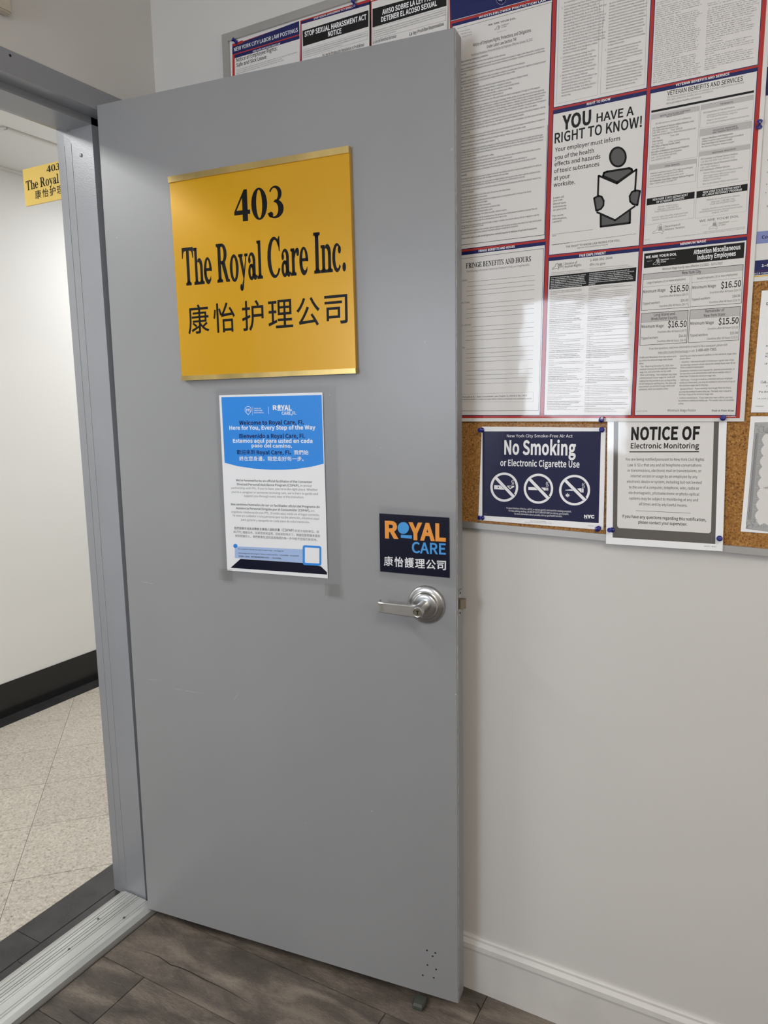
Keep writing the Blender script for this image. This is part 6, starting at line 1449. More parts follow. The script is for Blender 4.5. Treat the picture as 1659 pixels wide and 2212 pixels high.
["l","navy2",4,10721,12548,10723,12477,9],
["l","navy2",4,10749,12549,10750,12478,9],
["l","W",3,10727,12563,10744,12592,10],
["l","W",3,10744,12592,10720,12629,10],
["l","W",3,10720,12629,10738,12667,10],
["l","W",3,10757,12564,10773,12594,10],
["l","W",3,10773,12594,10749,12630,10],
["l","W",3,10749,12630,10767,12668,10],
["q","W",3,[[11132,12515],[11281,12536],[11452,12564],[11513,12559],[11515,12477],[11451,12470],[11282,12499],[11132,12504]]],
["l","navy2",4,11478,12565,11481,12468,9],
["l","W",3,11488,12570,11504,12599,9],
["l","W",3,11504,12599,11481,12635,9],
["l","W",3,11481,12635,11498,12672,9],
["l","W",3,11516,12571,11532,12600,9],
["l","W",3,11532,12600,11509,12636,9],
["l","W",3,11509,12636,11526,12673,9],
["q","W",3,[[11184,12387],[11194,12430],[11183,12457],[11173,12429]]],
["q","W",3,[[11184,12387],[11215,12411],[11223,12437],[11199,12423]]],
["q","W",3,[[11184,12387],[11168,12422],[11144,12433],[11152,12408]]],
["q","W",3,[[11184,12387],[11218,12384],[11237,12399],[11214,12405]]],
["q","W",3,[[11184,12387],[11154,12402],[11132,12394],[11151,12381]]],
["q","W",3,[[11184,12387],[11196,12371],[11211,12376],[11204,12390]]],
["q","W",3,[[11184,12387],[11164,12388],[11159,12374],[11174,12370]]],
["l","W",3,11184,12391,11185,12356,6],
["t","W",3,"N",0.01,9845,12039,11273,12045,37,"To report violations of the law, call 311, or visit nyc.gov/311 and search for smoking complaint."],
["t","W",3,"N",0.01,9900,11982,11219,11988,37,"For help quitting smoking, call 866-NY-QUITS (866-697-8487) or visit nyc.gov/nysquits."],
["t","W",3,"N",0.01,10034,11921,11084,11931,37,"For more information about cannabis, visit nyc.gov/health/cannabis."],
["t","W",3,"N",0.15,11539,11947,11754,11952,62,"NYC"],
["t","W",3,"N",0.05,11546,11926,11614,11929,10,"Health"],
["t","gray",3,"N",0,9340,11888,9402,11890,22,"5/24"],
["t","gray",3,"N",0,10393,11799,10736,11805,17,"New York City No Smoking"],
["t","gray",3,"N",0,10269,11765,10859,11776,17,"Required by New York Administrative Code § 17-508"],
["t","gray",3,"N",0,11625,11780,11824,11781,18,"E305SM24    5/24"],
],
"monitor_sign":[
["q","warmgray",1,[[12078,13936],[13998,13938],[14054,11616],[12145,11592]]],
["q","paper",2,[[12165,13946],[13911,13947],[13967,11876],[13967,11872],[13966,11856],[13960,11840],[13950,11827],[13936,11818],[13921,11815],[12284,11797],[12267,11799],[12251,11806],[12238,11818],[12230,11833],[12226,11851],[12188,13128]]],
["t","K",3,"N",0.09,12423,13582,13677,13603,233,"NOTICE OF"],
["t","K",3,"N",0.05,12424,13409,13677,13432,99,"Electronic Monitoring"],
["q","K",3,[[12402,13347],[13681,13376],[13682,13358],[12403,13329]]],
["t","K",3,"N",0.01,12334,13164,13780,13195,52,"You are being notified pursuant to New York Civil Rights"],
["t","K",3,"N",0.01,12383,13050,13735,13085,52,"Law § 52-c that any and all telephone conversations"],
["t","K",3,"N",0.01,12382,12942,13740,12976,52,"or transmissions, electronic mail or transmissions, or"],
["t","K",3,"N",0.01,12448,12834,13679,12863,52,"internet access or usage by an employee by any"],
["t","K",3,"N",0.01,12379,12721,13755,12755,52,"electronic device or system, including but not limited"],
["t","K",3,"N",0.01,12424,12610,13716,12643,52,"to the use of a computer, telephone, wire, radio or"],
["t","K",3,"N",0.01,12423,12499,13722,12528,52,"electromagnetic, photoelectronic or photo-optical"],
["t","K",3,"N",0.01,12441,12387,13710,12417,52,"systems may be subject to monitoring at any and"],
["t","K",3,"N",0.01,12630,12283,13524,12302,52,"all times and by any lawful means."],
["l","K",3,12576,12169,13591,12181,6],
["t","K",3,"N",0.04,12320,12015,13871,12040,57,"If you have any questions regarding this notification,"],
["t","K",3,"N",0.04,12633,11916,13541,11935,56,"please contact your supervisor."],
["t","gray",3,"N",0,13864,11547,14075,11555,23,"ENYCG   06/22"],
],
"side_poster":[
["q","navy",1,[[14430,19995],[14744,19992],[14773,19518],[14448,19532]]],
["q","bluegray",1,[[14441,17287],[14893,17277],[14894,17072],[14436,17078]]],
["t","navytext",3,"N",0.07,14524,17156,14965,17159,53,"Compliance"],
["q","navy",1,[[14441,16792],[14922,16792],[14919,16662],[14926,16543],[14440,16538]]],
["l","maroon",2,14444,16607,14933,16613,8],
["t","W",3,"N",0.05,14549,16674,14775,16676,44,"1-800"],
["t","W",3,"N",0.03,14443,16550,14870,16561,27,"(C)3 ComplyRight"],
["q","yellow",1,[[14437,16528],[14938,16533],[14939,16511],[14436,16507]]],
["q","K",2,[[14553,18468],[14552,18463],[14548,18461],[14544,18461],[14541,18465],[14539,18470],[14540,18475],[14543,18477],[14548,18476],[14551,18473]]],
["q","K",2,[[14555,18269],[14554,18265],[14551,18262],[14547,18263],[14544,18266],[14542,18271],[14543,18276],[14546,18279],[14550,18278],[14554,18274]]],
["q","K",2,[[14556,18068],[14555,18063],[14552,18061],[14548,18061],[14544,18065],[14543,18070],[14544,18074],[14547,18077],[14551,18076],[14554,18073]]],
["q","K",2,[[14553,17926],[14552,17922],[14549,17919],[14545,17920],[14541,17923],[14540,17928],[14541,17933],[14544,17936],[14548,17935],[14552,17931]]],
["t","gray",3,"N",0.01,14578,17683,15085,17662,31,"For assistance"],
],
"letter_notice":[
["t","K",3,"N",0.04,14665,16007,15164,15978,45,"Discrimination"],
["t","K",3,"N",0.02,14705,15277,15209,15262,29,"Equal Opportunity"],
["t","K",3,"N",0,14706,15141,15127,15131,27,"If you believe"],
["t","K",3,"N",0.02,14704,15089,15184,15078,31,"Keep this posted"],
["t","K",3,"N",0,14698,14960,15120,14952,27,"If you have"],
["t","K",3,"N",0,14746,14562,15162,14558,31,"Call the office"],
["t","K",3,"N",0.03,14629,14459,15040,14457,30,"To Employees"],
["t","K",3,"N",0,14619,14343,14898,14342,21,"(A 133 2024)"],
["l","K",2,14650,14632,14658,14663,4],
["l","K",2,14658,14663,14676,14673,4],
["l","K",2,14676,14673,14682,14657,4],
["l","K",2,14682,14657,14663,14632,4],
["l","K",2,14663,14632,14684,14626,4],
["l","K",2,14684,14626,14703,14652,4],
["l","K",2,14703,14652,14698,14631,4],
["l","K",2,14698,14631,14715,14662,4],
["l","K",2,14715,14662,14724,14672,4],
["l","K",2,14724,14672,14712,14625,4],
["l","K",2,14712,14625,14733,14666,4],
["l","K",2,14733,14666,14727,14622,4],
["l","K",2,14727,14622,14749,14645,4],
["l","K",2,14749,14645,14759,14629,4],
["l","K",2,14759,14629,14787,14641,4],
["l","K",2,14593,14216,14722,14215,5],
],
"certificate":[
["q","hatch",1,[[14599,13917],[15181,13931],[15193,11869],[14557,11936]]],
["q","midgray2",2,[[14621,13729],[14674,13729],[14641,12111],[14582,12107]]],
["q","paper",3,[[14779,13711],[14754,13677],[14735,13644],[14728,13611],[14734,13578],[14751,13545],[14775,13512],[14749,13479],[14731,13445],[14724,13412],[14729,13379],[14746,13346],[14770,13313],[14745,13279],[14726,13245],[14719,13212],[14725,13179],[14742,13146],[14766,13113],[14740,13079],[14722,13045],[14714,13011],[14720,12978],[14737,12945],[14761,12912],[14736,12877],[14717,12843],[14710,12809],[14715,12775],[14733,12742],[14756,12710],[14731,12675],[14712,12640],[14705,12606],[14711,12572],[14728,12539],[14752,12507],[14726,12471],[14708,12436],[14700,12402],[14706,12368],[14723,12335],[14747,12303],[14722,12267],[14703,12232],[14695,12197],[14701,12163],[14719,12130],[14728,12090],[14788,12020],[14857,12065],[14929,12023],[14997,12055],[15071,11980],[15162,12013],[15299,12010],[15194,13714]]],
["l","K",4,14682,13692,14779,13711,2],
["l","K",4,14681,13668,14763,13682,2],
["l","K",4,14680,13645,14751,13654,2],
["l","K",4,14679,13622,14743,13625,2],
["l","K",4,14679,13598,14743,13597,2],
["l","K",4,14678,13575,14749,13569,2],
["l","K",4,14677,13551,14760,13540,2],
["l","K",4,14678,13493,14775,13512,2],
["l","K",4,14678,13469,14759,13484,2],
["l","K",4,14677,13446,14746,13455,2],
["l","K",4,14676,13422,14739,13426,2],
["l","K",4,14675,13399,14738,13398,2],
["l","K",4,14675,13375,14744,13370,2],
["l","K",4,14674,13351,14756,13341,2],
["l","K",4,14675,13293,14770,13313,2],
["l","K",4,14674,13269,14754,13284,2],
["l","K",4,14674,13246,14742,13255,2],
["l","K",4,14673,13222,14734,13227,2],
["l","K",4,14672,13198,14733,13198,2],
["l","K",4,14671,13175,14740,13170,2],
["l","K",4,14671,13151,14751,13141,2],
["l","K",4,14672,13092,14766,13113,2],
["l","K",4,14671,13068,14750,13084,2],
["l","K",4,14670,13045,14737,13055,2],
["l","K",4,14669,13021,14730,13026,2],
["l","K",4,14669,12997,14729,12997,2],
["l","K",4,14668,12973,14735,12968,2],
["l","K",4,14667,12949,14747,12940,2],
["l","K",4,14668,12890,14761,12912,2],
["l","K",4,14668,12866,14745,12883,2],
["l","K",4,14667,12843,14732,12853,2],
["l","K",4,14666,12819,14725,12824,2],
["l","K",4,14665,12795,14724,12795,2],
["l","K",4,14665,12771,14730,12766,2],
["l","K",4,14664,12747,14742,12738,2],
["l","K",4,14665,12688,14756,12710,2],
["l","K",4,14664,12664,14741,12680,2],
["l","K",4,14664,12639,14728,12651,2],
["l","K",4,14663,12615,14720,12621,2],
["l","K",4,14662,12591,14720,12592,2],
["l","K",4,14661,12567,14726,12563,2],
["l","K",4,14661,12543,14737,12535,2],
["l","K",4,14662,12484,14752,12507,2],
["l","K",4,14661,12460,14736,12477,2],
["l","K",4,14660,12435,14723,12447,2],
["l","K",4,14659,12411,14716,12417,2],
["l","K",4,14659,12387,14715,12388,2],
["l","K",4,14658,12363,14721,12359,2],
["l","K",4,14657,12339,14733,12331,2],
["l","K",4,14658,12279,14747,12303,2],
["l","K",4,14658,12255,14731,12273,2],
["l","K",4,14657,12231,14718,12242,2],
["l","K",4,14656,12206,14711,12213,2],
["l","K",4,14655,12182,14710,12183,2],
["l","K",4,14655,12158,14716,12154,2],
["l","K",4,14654,12133,14728,12126,2],
["q","K",4,[[14823,13768],[14816,13782],[14815,13780],[14821,13767]]],
["q","K",4,[[14816,13782],[14807,13789],[14807,13786],[14815,13780]]],
["q","K",4,[[14807,13789],[14798,13784],[14799,13782],[14807,13786]]],
["q","K",4,[[14798,13784],[14792,13771],[14795,13770],[14799,13782]]],
["q","K",4,[[14792,13771],[14792,13753],[14794,13753],[14795,13770]]],
["q","K",4,[[14792,13753],[14797,13736],[14798,13738],[14794,13753]]],
["q","K",4,[[14752,13820],[14741,13810],[14742,13809],[14753,13818]]],
["q","K",4,[[14741,13810],[14737,13795],[14739,13795],[14742,13809]]],
["q","K",4,[[14737,13795],[14741,13780],[14743,13781],[14739,13795]]],
["q","K",4,[[14741,13780],[14753,13769],[14754,13771],[14743,13781]]],
["q","K",4,[[14753,13769],[14768,13767],[14767,13769],[14754,13771]]],
["q","K",4,[[14768,13767],[14781,13773],[14780,13775],[14767,13769]]],
["q","K",4,[[14707,13876],[14707,13859],[14709,13859],[14710,13875]]],
["q","K",4,[[14707,13859],[14713,13844],[14714,13845],[14709,13859]]],
["q","K",4,[[14713,13844],[14724,13835],[14725,13837],[14714,13845]]],
["q","K",4,[[14724,13835],[14737,13835],[14736,13838],[14725,13837]]],
["q","K",4,[[14737,13835],[14747,13845],[14745,13847],[14736,13838]]],
["q","K",4,[[14747,13845],[14751,13861],[14748,13861],[14745,13847]]],
["q","K",4,[[14794,13750],[14802,13740],[14803,13742],[14796,13751]]],
["q","K",4,[[14802,13740],[14814,13735],[14814,13738],[14803,13742]]],
["q","K",4,[[14814,13735],[14827,13737],[14826,13739],[14814,13738]]],
["q","K",4,[[14827,13737],[14836,13746],[14834,13747],[14826,13739]]],
["q","K",4,[[14836,13746],[14839,13758],[14836,13758],[14834,13747]]],
["q","K",4,[[14839,13758],[14834,13769],[14832,13768],[14836,13758]]],
["q","K",4,[[14599,13886],[14600,13873],[14603,13873],[14601,13886]]],
["q","K",4,[[14600,13873],[14608,13862],[14610,13864],[14603,13873]]],
["q","K",4,[[14608,13862],[14620,13857],[14620,13860],[14610,13864]]],
["q","K",4,[[14620,13857],[14632,13861],[14630,13863],[14620,13860]]],
["q","K",4,[[14632,13861],[14639,13871],[14637,13872],[14630,13863]]],
["q","K",4,[[14639,13871],[14640,13884],[14638,13884],[14637,13872]]],
["q","K",4,[[14775,13807],[14782,13800],[14783,13802],[14777,13808]]],
["q","K",4,[[14782,13800],[14793,13797],[14793,13799],[14783,13802]]],
["q","K",4,[[14793,13797],[14803,13799],[14802,13801],[14793,13799]]],
["q","K",4,[[14803,13799],[14810,13807],[14808,13808],[14802,13801]]],
["q","K",4,[[14810,13807],[14811,13817],[14809,13816],[14808,13808]]],
["q","K",4,[[14811,13817],[14806,13825],[14804,13824],[14809,13816]]],
["q","K",4,[[14644,13864],[14652,13849],[14654,13850],[14647,13864]]],
["q","K",4,[[14652,13849],[14668,13839],[14669,13841],[14654,13850]]],
["q","K",4,[[14668,13839],[14687,13838],[14687,13841],[14669,13841]]],
["q","K",4,[[14687,13838],[14703,13847],[14702,13848],[14687,13841]]],
["q","K",4,[[14703,13847],[14711,13862],[14709,13862],[14702,13848]]],
["q","K",4,[[14711,13862],[14708,13878],[14706,13877],[14709,13862]]],
["q","K",4,[[14665,13731],[14679,13742],[14677,13743],[14665,13734]]],
["q","K",4,[[14679,13742],[14684,13759],[14682,13760],[14677,13743]]],
["q","K",4,[[14684,13759],[14680,13778],[14678,13777],[14682,13760]]],
["q","K",4,[[14680,13778],[14668,13792],[14667,13790],[14678,13777]]],
["q","K",4,[[14668,13792],[14652,13796],[14652,13794],[14667,13790]]],
["q","K",4,[[14652,13796],[14637,13790],[14638,13788],[14652,13794]]],
["q","K",4,[[14747,13805],[14737,13789],[14739,13788],[14749,13803]]],
["q","K",4,[[14737,13789],[14737,13769],[14739,13770],[14739,13788]]],
["q","K",4,[[14737,13769],[14748,13753],[14749,13754],[14739,13770]]],
["q","K",4,[[14748,13753],[14766,13744],[14766,13747],[14749,13754]]],
["q","K",4,[[14766,13744],[14784,13747],[14783,13749],[14766,13747]]],
["q","K",4,[[14784,13747],[14798,13760],[14796,13761],[14783,13749]]],
["q","K",4,[[14646,13756],[14660,13757],[14659,13760],[14647,13759]]],
["q","K",4,[[14660,13757],[14670,13767],[14668,13768],[14659,13760]]],
["q","K",4,[[14670,13767],[14674,13781],[14672,13781],[14668,13768]]],
["q","K",4,[[14674,13781],[14670,13796],[14668,13794],[14672,13781]]],
["q","K",4,[[14670,13796],[14659,13806],[14658,13804],[14668,13794]]],
["q","K",4,[[14659,13806],[14646,13808],[14646,13806],[14658,13804]]],
["q","K",4,[[14686,13759],[14692,13746],[14694,13747],[14688,13759]]],
["q","K",4,[[14692,13746],[14706,13738],[14706,13740],[14694,13747]]],
["q","K",4,[[14706,13738],[14723,13736],[14723,13739],[14706,13740]]],
["q","K",4,[[14723,13736],[14738,13742],[14737,13744],[14723,13739]]],
["q","K",4,[[14738,13742],[14746,13754],[14744,13755],[14737,13744]]],
["q","K",4,[[14746,13754],[14744,13767],[14742,13767],[14744,13755]]],
["q","K",4,[[14768,13771],[14770,13752],[14772,13753],[14770,13770]]],
["q","K",4,[[14770,13752],[14779,13736],[14781,13738],[14772,13753]]],
["q","K",4,[[14779,13736],[14794,13730],[14794,13732],[14781,13738]]],
["q","K",4,[[14794,13730],[14808,13734],[14806,13736],[14794,13732]]],
["q","K",4,[[14808,13734],[14817,13748],[14815,13749],[14806,13736]]],
["q","K",4,[[14817,13748],[14818,13767],[14816,13767],[14815,13749]]],
["q","K",4,[[14761,13848],[14749,13846],[14750,13844],[14761,13846]]],
["q","K",4,[[14749,13846],[14740,13835],[14742,13834],[14750,13844]]],
["q","K",4,[[14740,13835],[14738,13819],[14740,13819],[14742,13834]]],
["q","K",4,[[14738,13819],[14742,13803],[14744,13804],[14740,13819]]],
["q","K",4,[[14742,13803],[14752,13792],[14753,13794],[14744,13804]]],
["q","K",4,[[14752,13792],[14764,13790],[14764,13793],[14753,13794]]],
["q","K",4,[[14600,11995],[14583,11989],[14584,11987],[14600,11992]]],
["q","K",4,[[14583,11989],[14573,11977],[14575,11976],[14584,11987]]],
["q","K",4,[[14573,11977],[14574,11963],[14576,11964],[14575,11976]]],
["q","K",4,[[14574,11963],[14585,11953],[14586,11955],[14576,11964]]],
["q","K",4,[[14585,11953],[14602,11949],[14602,11951],[14586,11955]]],
["q","K",4,[[14602,11949],[14621,11952],[14619,11955],[14602,11951]]],
["q","K",4,[[14710,12006],[14715,11990],[14717,11992],[14712,12006]]],
["q","K",4,[[14715,11990],[14727,11980],[14728,11983],[14717,11992]]],
["q","K",4,[[14727,11980],[14741,11980],[14741,11982],[14728,11983]]],
["q","K",4,[[14741,11980],[14754,11989],[14752,11991],[14741,11982]]],
["q","K",4,[[14754,11989],[14760,12004],[14757,12005],[14752,11991]]],
["q","K",4,[[14760,12004],[14757,12021],[14755,12020],[14757,12005]]],
["q","K",4,[[14675,12092],[14661,12090],[14662,12088],[14675,12089]]],
["q","K",4,[[14661,12090],[14650,12078],[14652,12076],[14662,12088]]],
["q","K",4,[[14650,12078],[14645,12059],[14648,12059],[14652,12076]]],
["q","K",4,[[14645,12059],[14649,12039],[14651,12041],[14648,12059]]],
["q","K",4,[[14649,12039],[14660,12026],[14661,12028],[14651,12041]]],
["q","K",4,[[14660,12026],[14675,12023],[14674,12025],[14661,12028]]],
["q","K",4,[[14689,12059],[14701,12073],[14698,12075],[14688,12062]]],
["q","K",4,[[14701,12073],[14704,12093],[14701,12093],[14698,12075]]],
["q","K",4,[[14704,12093],[14697,12111],[14695,12110],[14701,12093]]],
["q","K",4,[[14697,12111],[14683,12122],[14683,12120],[14695,12110]]],
["q","K",4,[[14683,12122],[14667,12123],[14667,12120],[14683,12120]]],
["q","K",4,[[14667,12123],[14653,12112],[14654,12111],[14667,12120]]],
["q","K",4,[[14633,12004],[14623,12014],[14622,12012],[14631,12003]]],
["q","K",4,[[14623,12014],[14608,12017],[14608,12015],[14622,12012]]],
["q","K",4,[[14608,12017],[14592,12013],[14594,12011],[14608,12015]]],
["q","K",4,[[14592,12013],[14582,12002],[14584,12001],[14594,12011]]],
["q","K",4,[[14582,12002],[14580,11989],[14583,11990],[14584,12001]]],
["q","K",4,[[14580,11989],[14588,11978],[14589,11980],[14583,11990]]],
["q","K",4,[[14633,11999],[14621,12010],[14620,12007],[14632,11998]]],
["q","K",4,[[14621,12010],[14606,12009],[14607,12007],[14620,12007]]],
["q","K",4,[[14606,12009],[14594,11998],[14596,11997],[14607,12007]]],
["q","K",4,[[14594,11998],[14589,11980],[14592,11980],[14596,11997]]],
["q","K",4,[[14589,11980],[14592,11961],[14594,11963],[14592,11980]]],
["q","K",4,[[14592,11961],[14603,11948],[14604,11950],[14594,11963]]],
["q","K",4,[[14631,12047],[14636,12064],[14634,12064],[14629,12049]]],
["q","K",4,[[14636,12064],[14634,12081],[14632,12080],[14634,12064]]],
["q","K",4,[[14634,12081],[14624,12094],[14623,12092],[14632,12080]]],
["q","K",4,[[14624,12094],[14611,12098],[14611,12095],[14623,12092]]],
["q","K",4,[[14611,12098],[14598,12092],[14600,12090],[14611,12095]]],
["q","K",4,[[14598,12092],[14590,12078],[14593,12077],[14600,12090]]],
["q","K",4,[[14591,12062],[14575,12063],[14575,12060],[14590,12060]]],
["q","K",4,[[14575,12063],[14560,12058],[14561,12056],[14575,12060]]],
["q","K",4,[[14560,12058],[14551,12048],[14553,12048],[14561,12056]]],
["q","K",4,[[14551,12048],[14551,12037],[14553,12038],[14553,12048]]],
["q","K",4,[[14551,12037],[14560,12029],[14562,12031],[14553,12038]]],
["q","K",4,[[14560,12029],[14575,12025],[14576,12028],[14562,12031]]],
["q","K",4,[[14728,12078],[14737,12081],[14736,12083],[14728,12080]]],
["q","K",4,[[14737,12081],[14743,12090],[14741,12091],[14736,12083]]],
["q","K",4,[[14743,12090],[14745,12102],[14742,12102],[14741,12091]]],
["q","K",4,[[14745,12102],[14741,12114],[14739,12112],[14742,12102]]],
["q","K",4,[[14741,12114],[14734,12121],[14733,12119],[14739,12112]]],
["q","K",4,[[14734,12121],[14724,12121],[14725,12119],[14733,12119]]],
["q","K",4,[[14717,12104],[14701,12105],[14701,12102],[14716,12102]]],
["q","K",4,[[14701,12105],[14686,12098],[14688,12096],[14701,12102]]],
["q","K",4,[[14686,12098],[14679,12085],[14681,12084],[14688,12096]]],
["q","K",4,[[14679,12085],[14680,12071],[14683,12072],[14681,12084]]],
["q","K",4,[[14680,12071],[14691,12060],[14692,12062],[14683,12072]]],
["q","K",4,[[14691,12060],[14706,12056],[14706,12059],[14692,12062]]],
["q","K",4,[[14593,11980],[14584,11984],[14584,11981],[14592,11978]]],
["q","K",4,[[14584,11984],[14575,11980],[14577,11977],[14584,11981]]],
["q","K",4,[[14575,11980],[14570,11969],[14572,11968],[14577,11977]]],
["q","K",4,[[14570,11969],[14569,11955],[14571,11956],[14572,11968]]],
["q","K",4,[[14569,11955],[14574,11943],[14575,11945],[14571,11956]]],
["q","K",4,[[14574,11943],[14582,11936],[14582,11939],[14575,11945]]],
["q","K",4,[[14694,12013],[14683,12018],[14683,12015],[14693,12011]]],
["q","K",4,[[14683,12018],[14671,12017],[14672,12014],[14683,12015]]],
["q","K",4,[[14671,12017],[14661,12010],[14663,12008],[14672,12014]]],
["q","K",4,[[14661,12010],[14657,12000],[14659,12000],[14663,12008]]],
["q","K",4,[[14657,12000],[14659,11990],[14661,11991],[14659,12000]]],
["q","K",4,[[14659,11990],[14669,11983],[14670,11986],[14661,11991]]],
["q","K",4,[[14651,11963],[14669,11968],[14667,11970],[14651,11965]]],
["q","K",4,[[14669,11968],[14681,11982],[14679,11983],[14667,11970]]],
["q","K",4,[[14681,11982],[14683,12000],[14681,12000],[14679,11983]]],
["q","K",4,[[14683,12000],[14675,12017],[14673,12015],[14681,12000]]],
["q","K",4,[[14675,12017],[14659,12026],[14658,12023],[14673,12015]]],
["q","K",4,[[14659,12026],[14640,12024],[14641,12022],[14658,12023]]],
["l","K",4,14776,12026,14768,11958,2],
["l","K",4,14814,12025,14809,11955,2],
["l","K",4,14852,12023,14849,11953,2],
["l","K",4,14890,12022,14889,11951,2],
["l","K",4,14927,12020,14929,11948,2],
["l","K",4,14965,12019,14969,11946,2],
["l","K",4,15002,12018,15009,11943,2],
["l","K",4,15039,12016,15048,11941,2],
["l","K",4,15076,12015,15088,11938,2],
["l","K",4,15113,12014,15127,11936,2],
["l","K",4,15150,12012,15167,11934,2],
["l","K",4,15187,12011,15206,11931,2],
["l","K",3,14601,13917,14561,11943,4],
["l","K",3,14601,13917,15181,13931,4],
["l","K",3,14561,11943,15193,11869,4],
["l","K",4,14630,13703,14642,13655,3],
["l","K",4,14642,13655,14627,13606,3],
["l","K",4,14627,13606,14639,13558,3],
["l","K",4,14639,13558,14624,13509,3],
["l","K",4,14624,13509,14636,13461,3],
["l","K",4,14636,13461,14621,13412,3],
["l","K",4,14621,13412,14633,13364,3],
["l","K",4,14633,13364,14618,13315,3],
["l","K",4,14618,13315,14630,13266,3],
["l","K",4,14630,13266,14615,13217,3],
["l","K",4,14615,13217,14627,13169,3],
["l","K",4,14627,13169,14612,13120,3],
["l","K",4,14612,13120,14624,13071,3],
["l","K",4,14624,13071,14609,13022,3],
["l","K",4,14609,13022,14621,12973,3],
["l","K",4,14621,12973,14606,12923,3],
["l","K",4,14606,12923,14618,12875,3],
["l","K",4,14618,12875,14603,12825,3],
["l","K",4,14603,12825,14615,12776,3],
["l","K",4,14615,12776,14600,12726,3],
["l","K",4,14600,12726,14612,12677,3],
["l","K",4,14612,12677,14597,12627,3],
["l","K",4,14597,12627,14609,12578,3],
["l","K",4,14609,12578,14594,12528,3],
["l","K",4,14594,12528,14606,12479,3],
["l","K",4,14606,12479,14591,12428,3],
["l","K",4,14591,12428,14603,12379,3],
["l","K",4,14603,12379,14587,12329,3],
["l","K",4,14587,12329,14600,12280,3],
["l","K",4,14600,12280,14584,12229,3],
["l","K",4,14584,12229,14597,12180,3],
["l","K",4,14597,12180,14581,12129,3],
["t","K",3,"N",0.02,14808,12709,15368,12721,32,"I attest that this is a true copy"],
],
}


# ================================================================= ROOM SHELL
ZF = -.013   # floor level
bm = bmesh.new(); addbox(bm, -.005, 3.6, -2.9, .05, ZF-.03, ZF-.004)
floor = tag(bmobj('floor', bm, M['subfloor']), kind='structure')
rows = [(.02,-.175,[-.0,.95,2.2,3.5]),(-.175,-.37,[0,.753,2.0,3.5]),(-.37,-.565,[0,.153,1.40,2.65,3.5]),(-.565,-.76,[0,1.0,2.2,3.5]),(-.76,-.955,[0,.55,1.8,3.5])]
y = -.955; k = 0
while y > -2.8: rows.append((y, y-.195, [0,.4+.5*(k%3),1.9+.4*(k%2),3.5])); y -= .195; k += 1
for y1, y0, xs in rows:
    for xa, xb in zip(xs, xs[1:]):
        bm = bmesh.new(); addbox(bm, xa+.0008, xb-.0008, y0+.0008, min(y1,0)-.0008, ZF-.005, ZF, .0006)
        bmobj('plank', bm, M['plank'], floor)
def fleck(name, pts, w, m, z=.0003):
    """a thin dark crack in the printed wood grain, following pts"""
    up_, dn = [], []
    for i, (x, y) in enumerate(pts):
        a, b = pts[max(i-1,0)], pts[min(i+1,len(pts)-1)]; l = math.hypot(b[0]-a[0], b[1]-a[1]) or 1
        k = w*math.sin(math.pi*(i+.35)/(len(pts)-.3)); up_.append((x-(b[1]-a[1])/l*k, y+(b[0]-a[0])/l*k, ZF+z)); dn.append((x+(b[1]-a[1])/l*k, y-(b[0]-a[0])/l*k, ZF+z))
    v = up_+dn; n = len(up_); obj(name, v, [(i, i+n, i+n+1, i+1) for i in range(n-1)], m, floor)
fleck('grain_crack', [(0.0625,-0.3104), (0.0978,-0.3042), (0.1363,-0.3016), (0.1828,-0.3076), (0.2082,-0.3032), (0.2451,-0.3011), (0.2945,-0.3029), (0.3402,-0.3019), (0.3865,-0.3029), (0.4551,-0.3085)], .0017, M['crack']); fleck('grain_crack', [(0.0681,-0.5288), (0.0925,-0.5312), (0.1151,-0.5325), (0.1452,-0.5334)], .0022, M['crack']); fleck('grain_knot', [(0.9335,-0.0453), (0.9384,-0.0483), (0.9438,-0.0529), (0.9483,-0.0570), (0.9514,-0.0613)], .0025, M['crack'])
# hallway floor
bm = bmesh.new(); addbox(bm, -1.7, -.005, -3.2, 3.2, ZF-.03, ZF-.0035)
hfloor = tag(bmobj('floor', bm, M['grout']), kind='structure')
def clip(poly, a, b, c):  # keep a*x+b*y<=c
    out = []
    for i in range(len(poly)):
        p, q = poly[i], poly[(i+1)%len(poly)]; dp = a*p[0]+b*p[1]-c; dq = a*q[0]+b*q[1]-c
        if dp <= 0: out.append(p)
        if dp*dq < 0: t = dp/(dp-dq); out.append((p[0]+(q[0]-p[0])*t, p[1]+(q[1]-p[1])*t))
    return out
def tile(poly, m, parent, top=ZF, name='tile'):
    n = len(poly); v = [(x,y,top) for x, y in poly]+[(x,y,top-.006) for x, y in poly]
    obj(name, v, [tuple(range(n)), tuple(range(2*n-1,n-1,-1))]+[(i,i+n,(i+1)%n+n,(i+1)%n) for i in range(n)], m, parent)
ST = .3045*math.sqrt(2)
def area2(p): return abs(sum(p[i][0]*p[(i+1)%len(p)][1]-p[(i+1)%len(p)][0]*p[i][1] for i in range(len(p))))/2
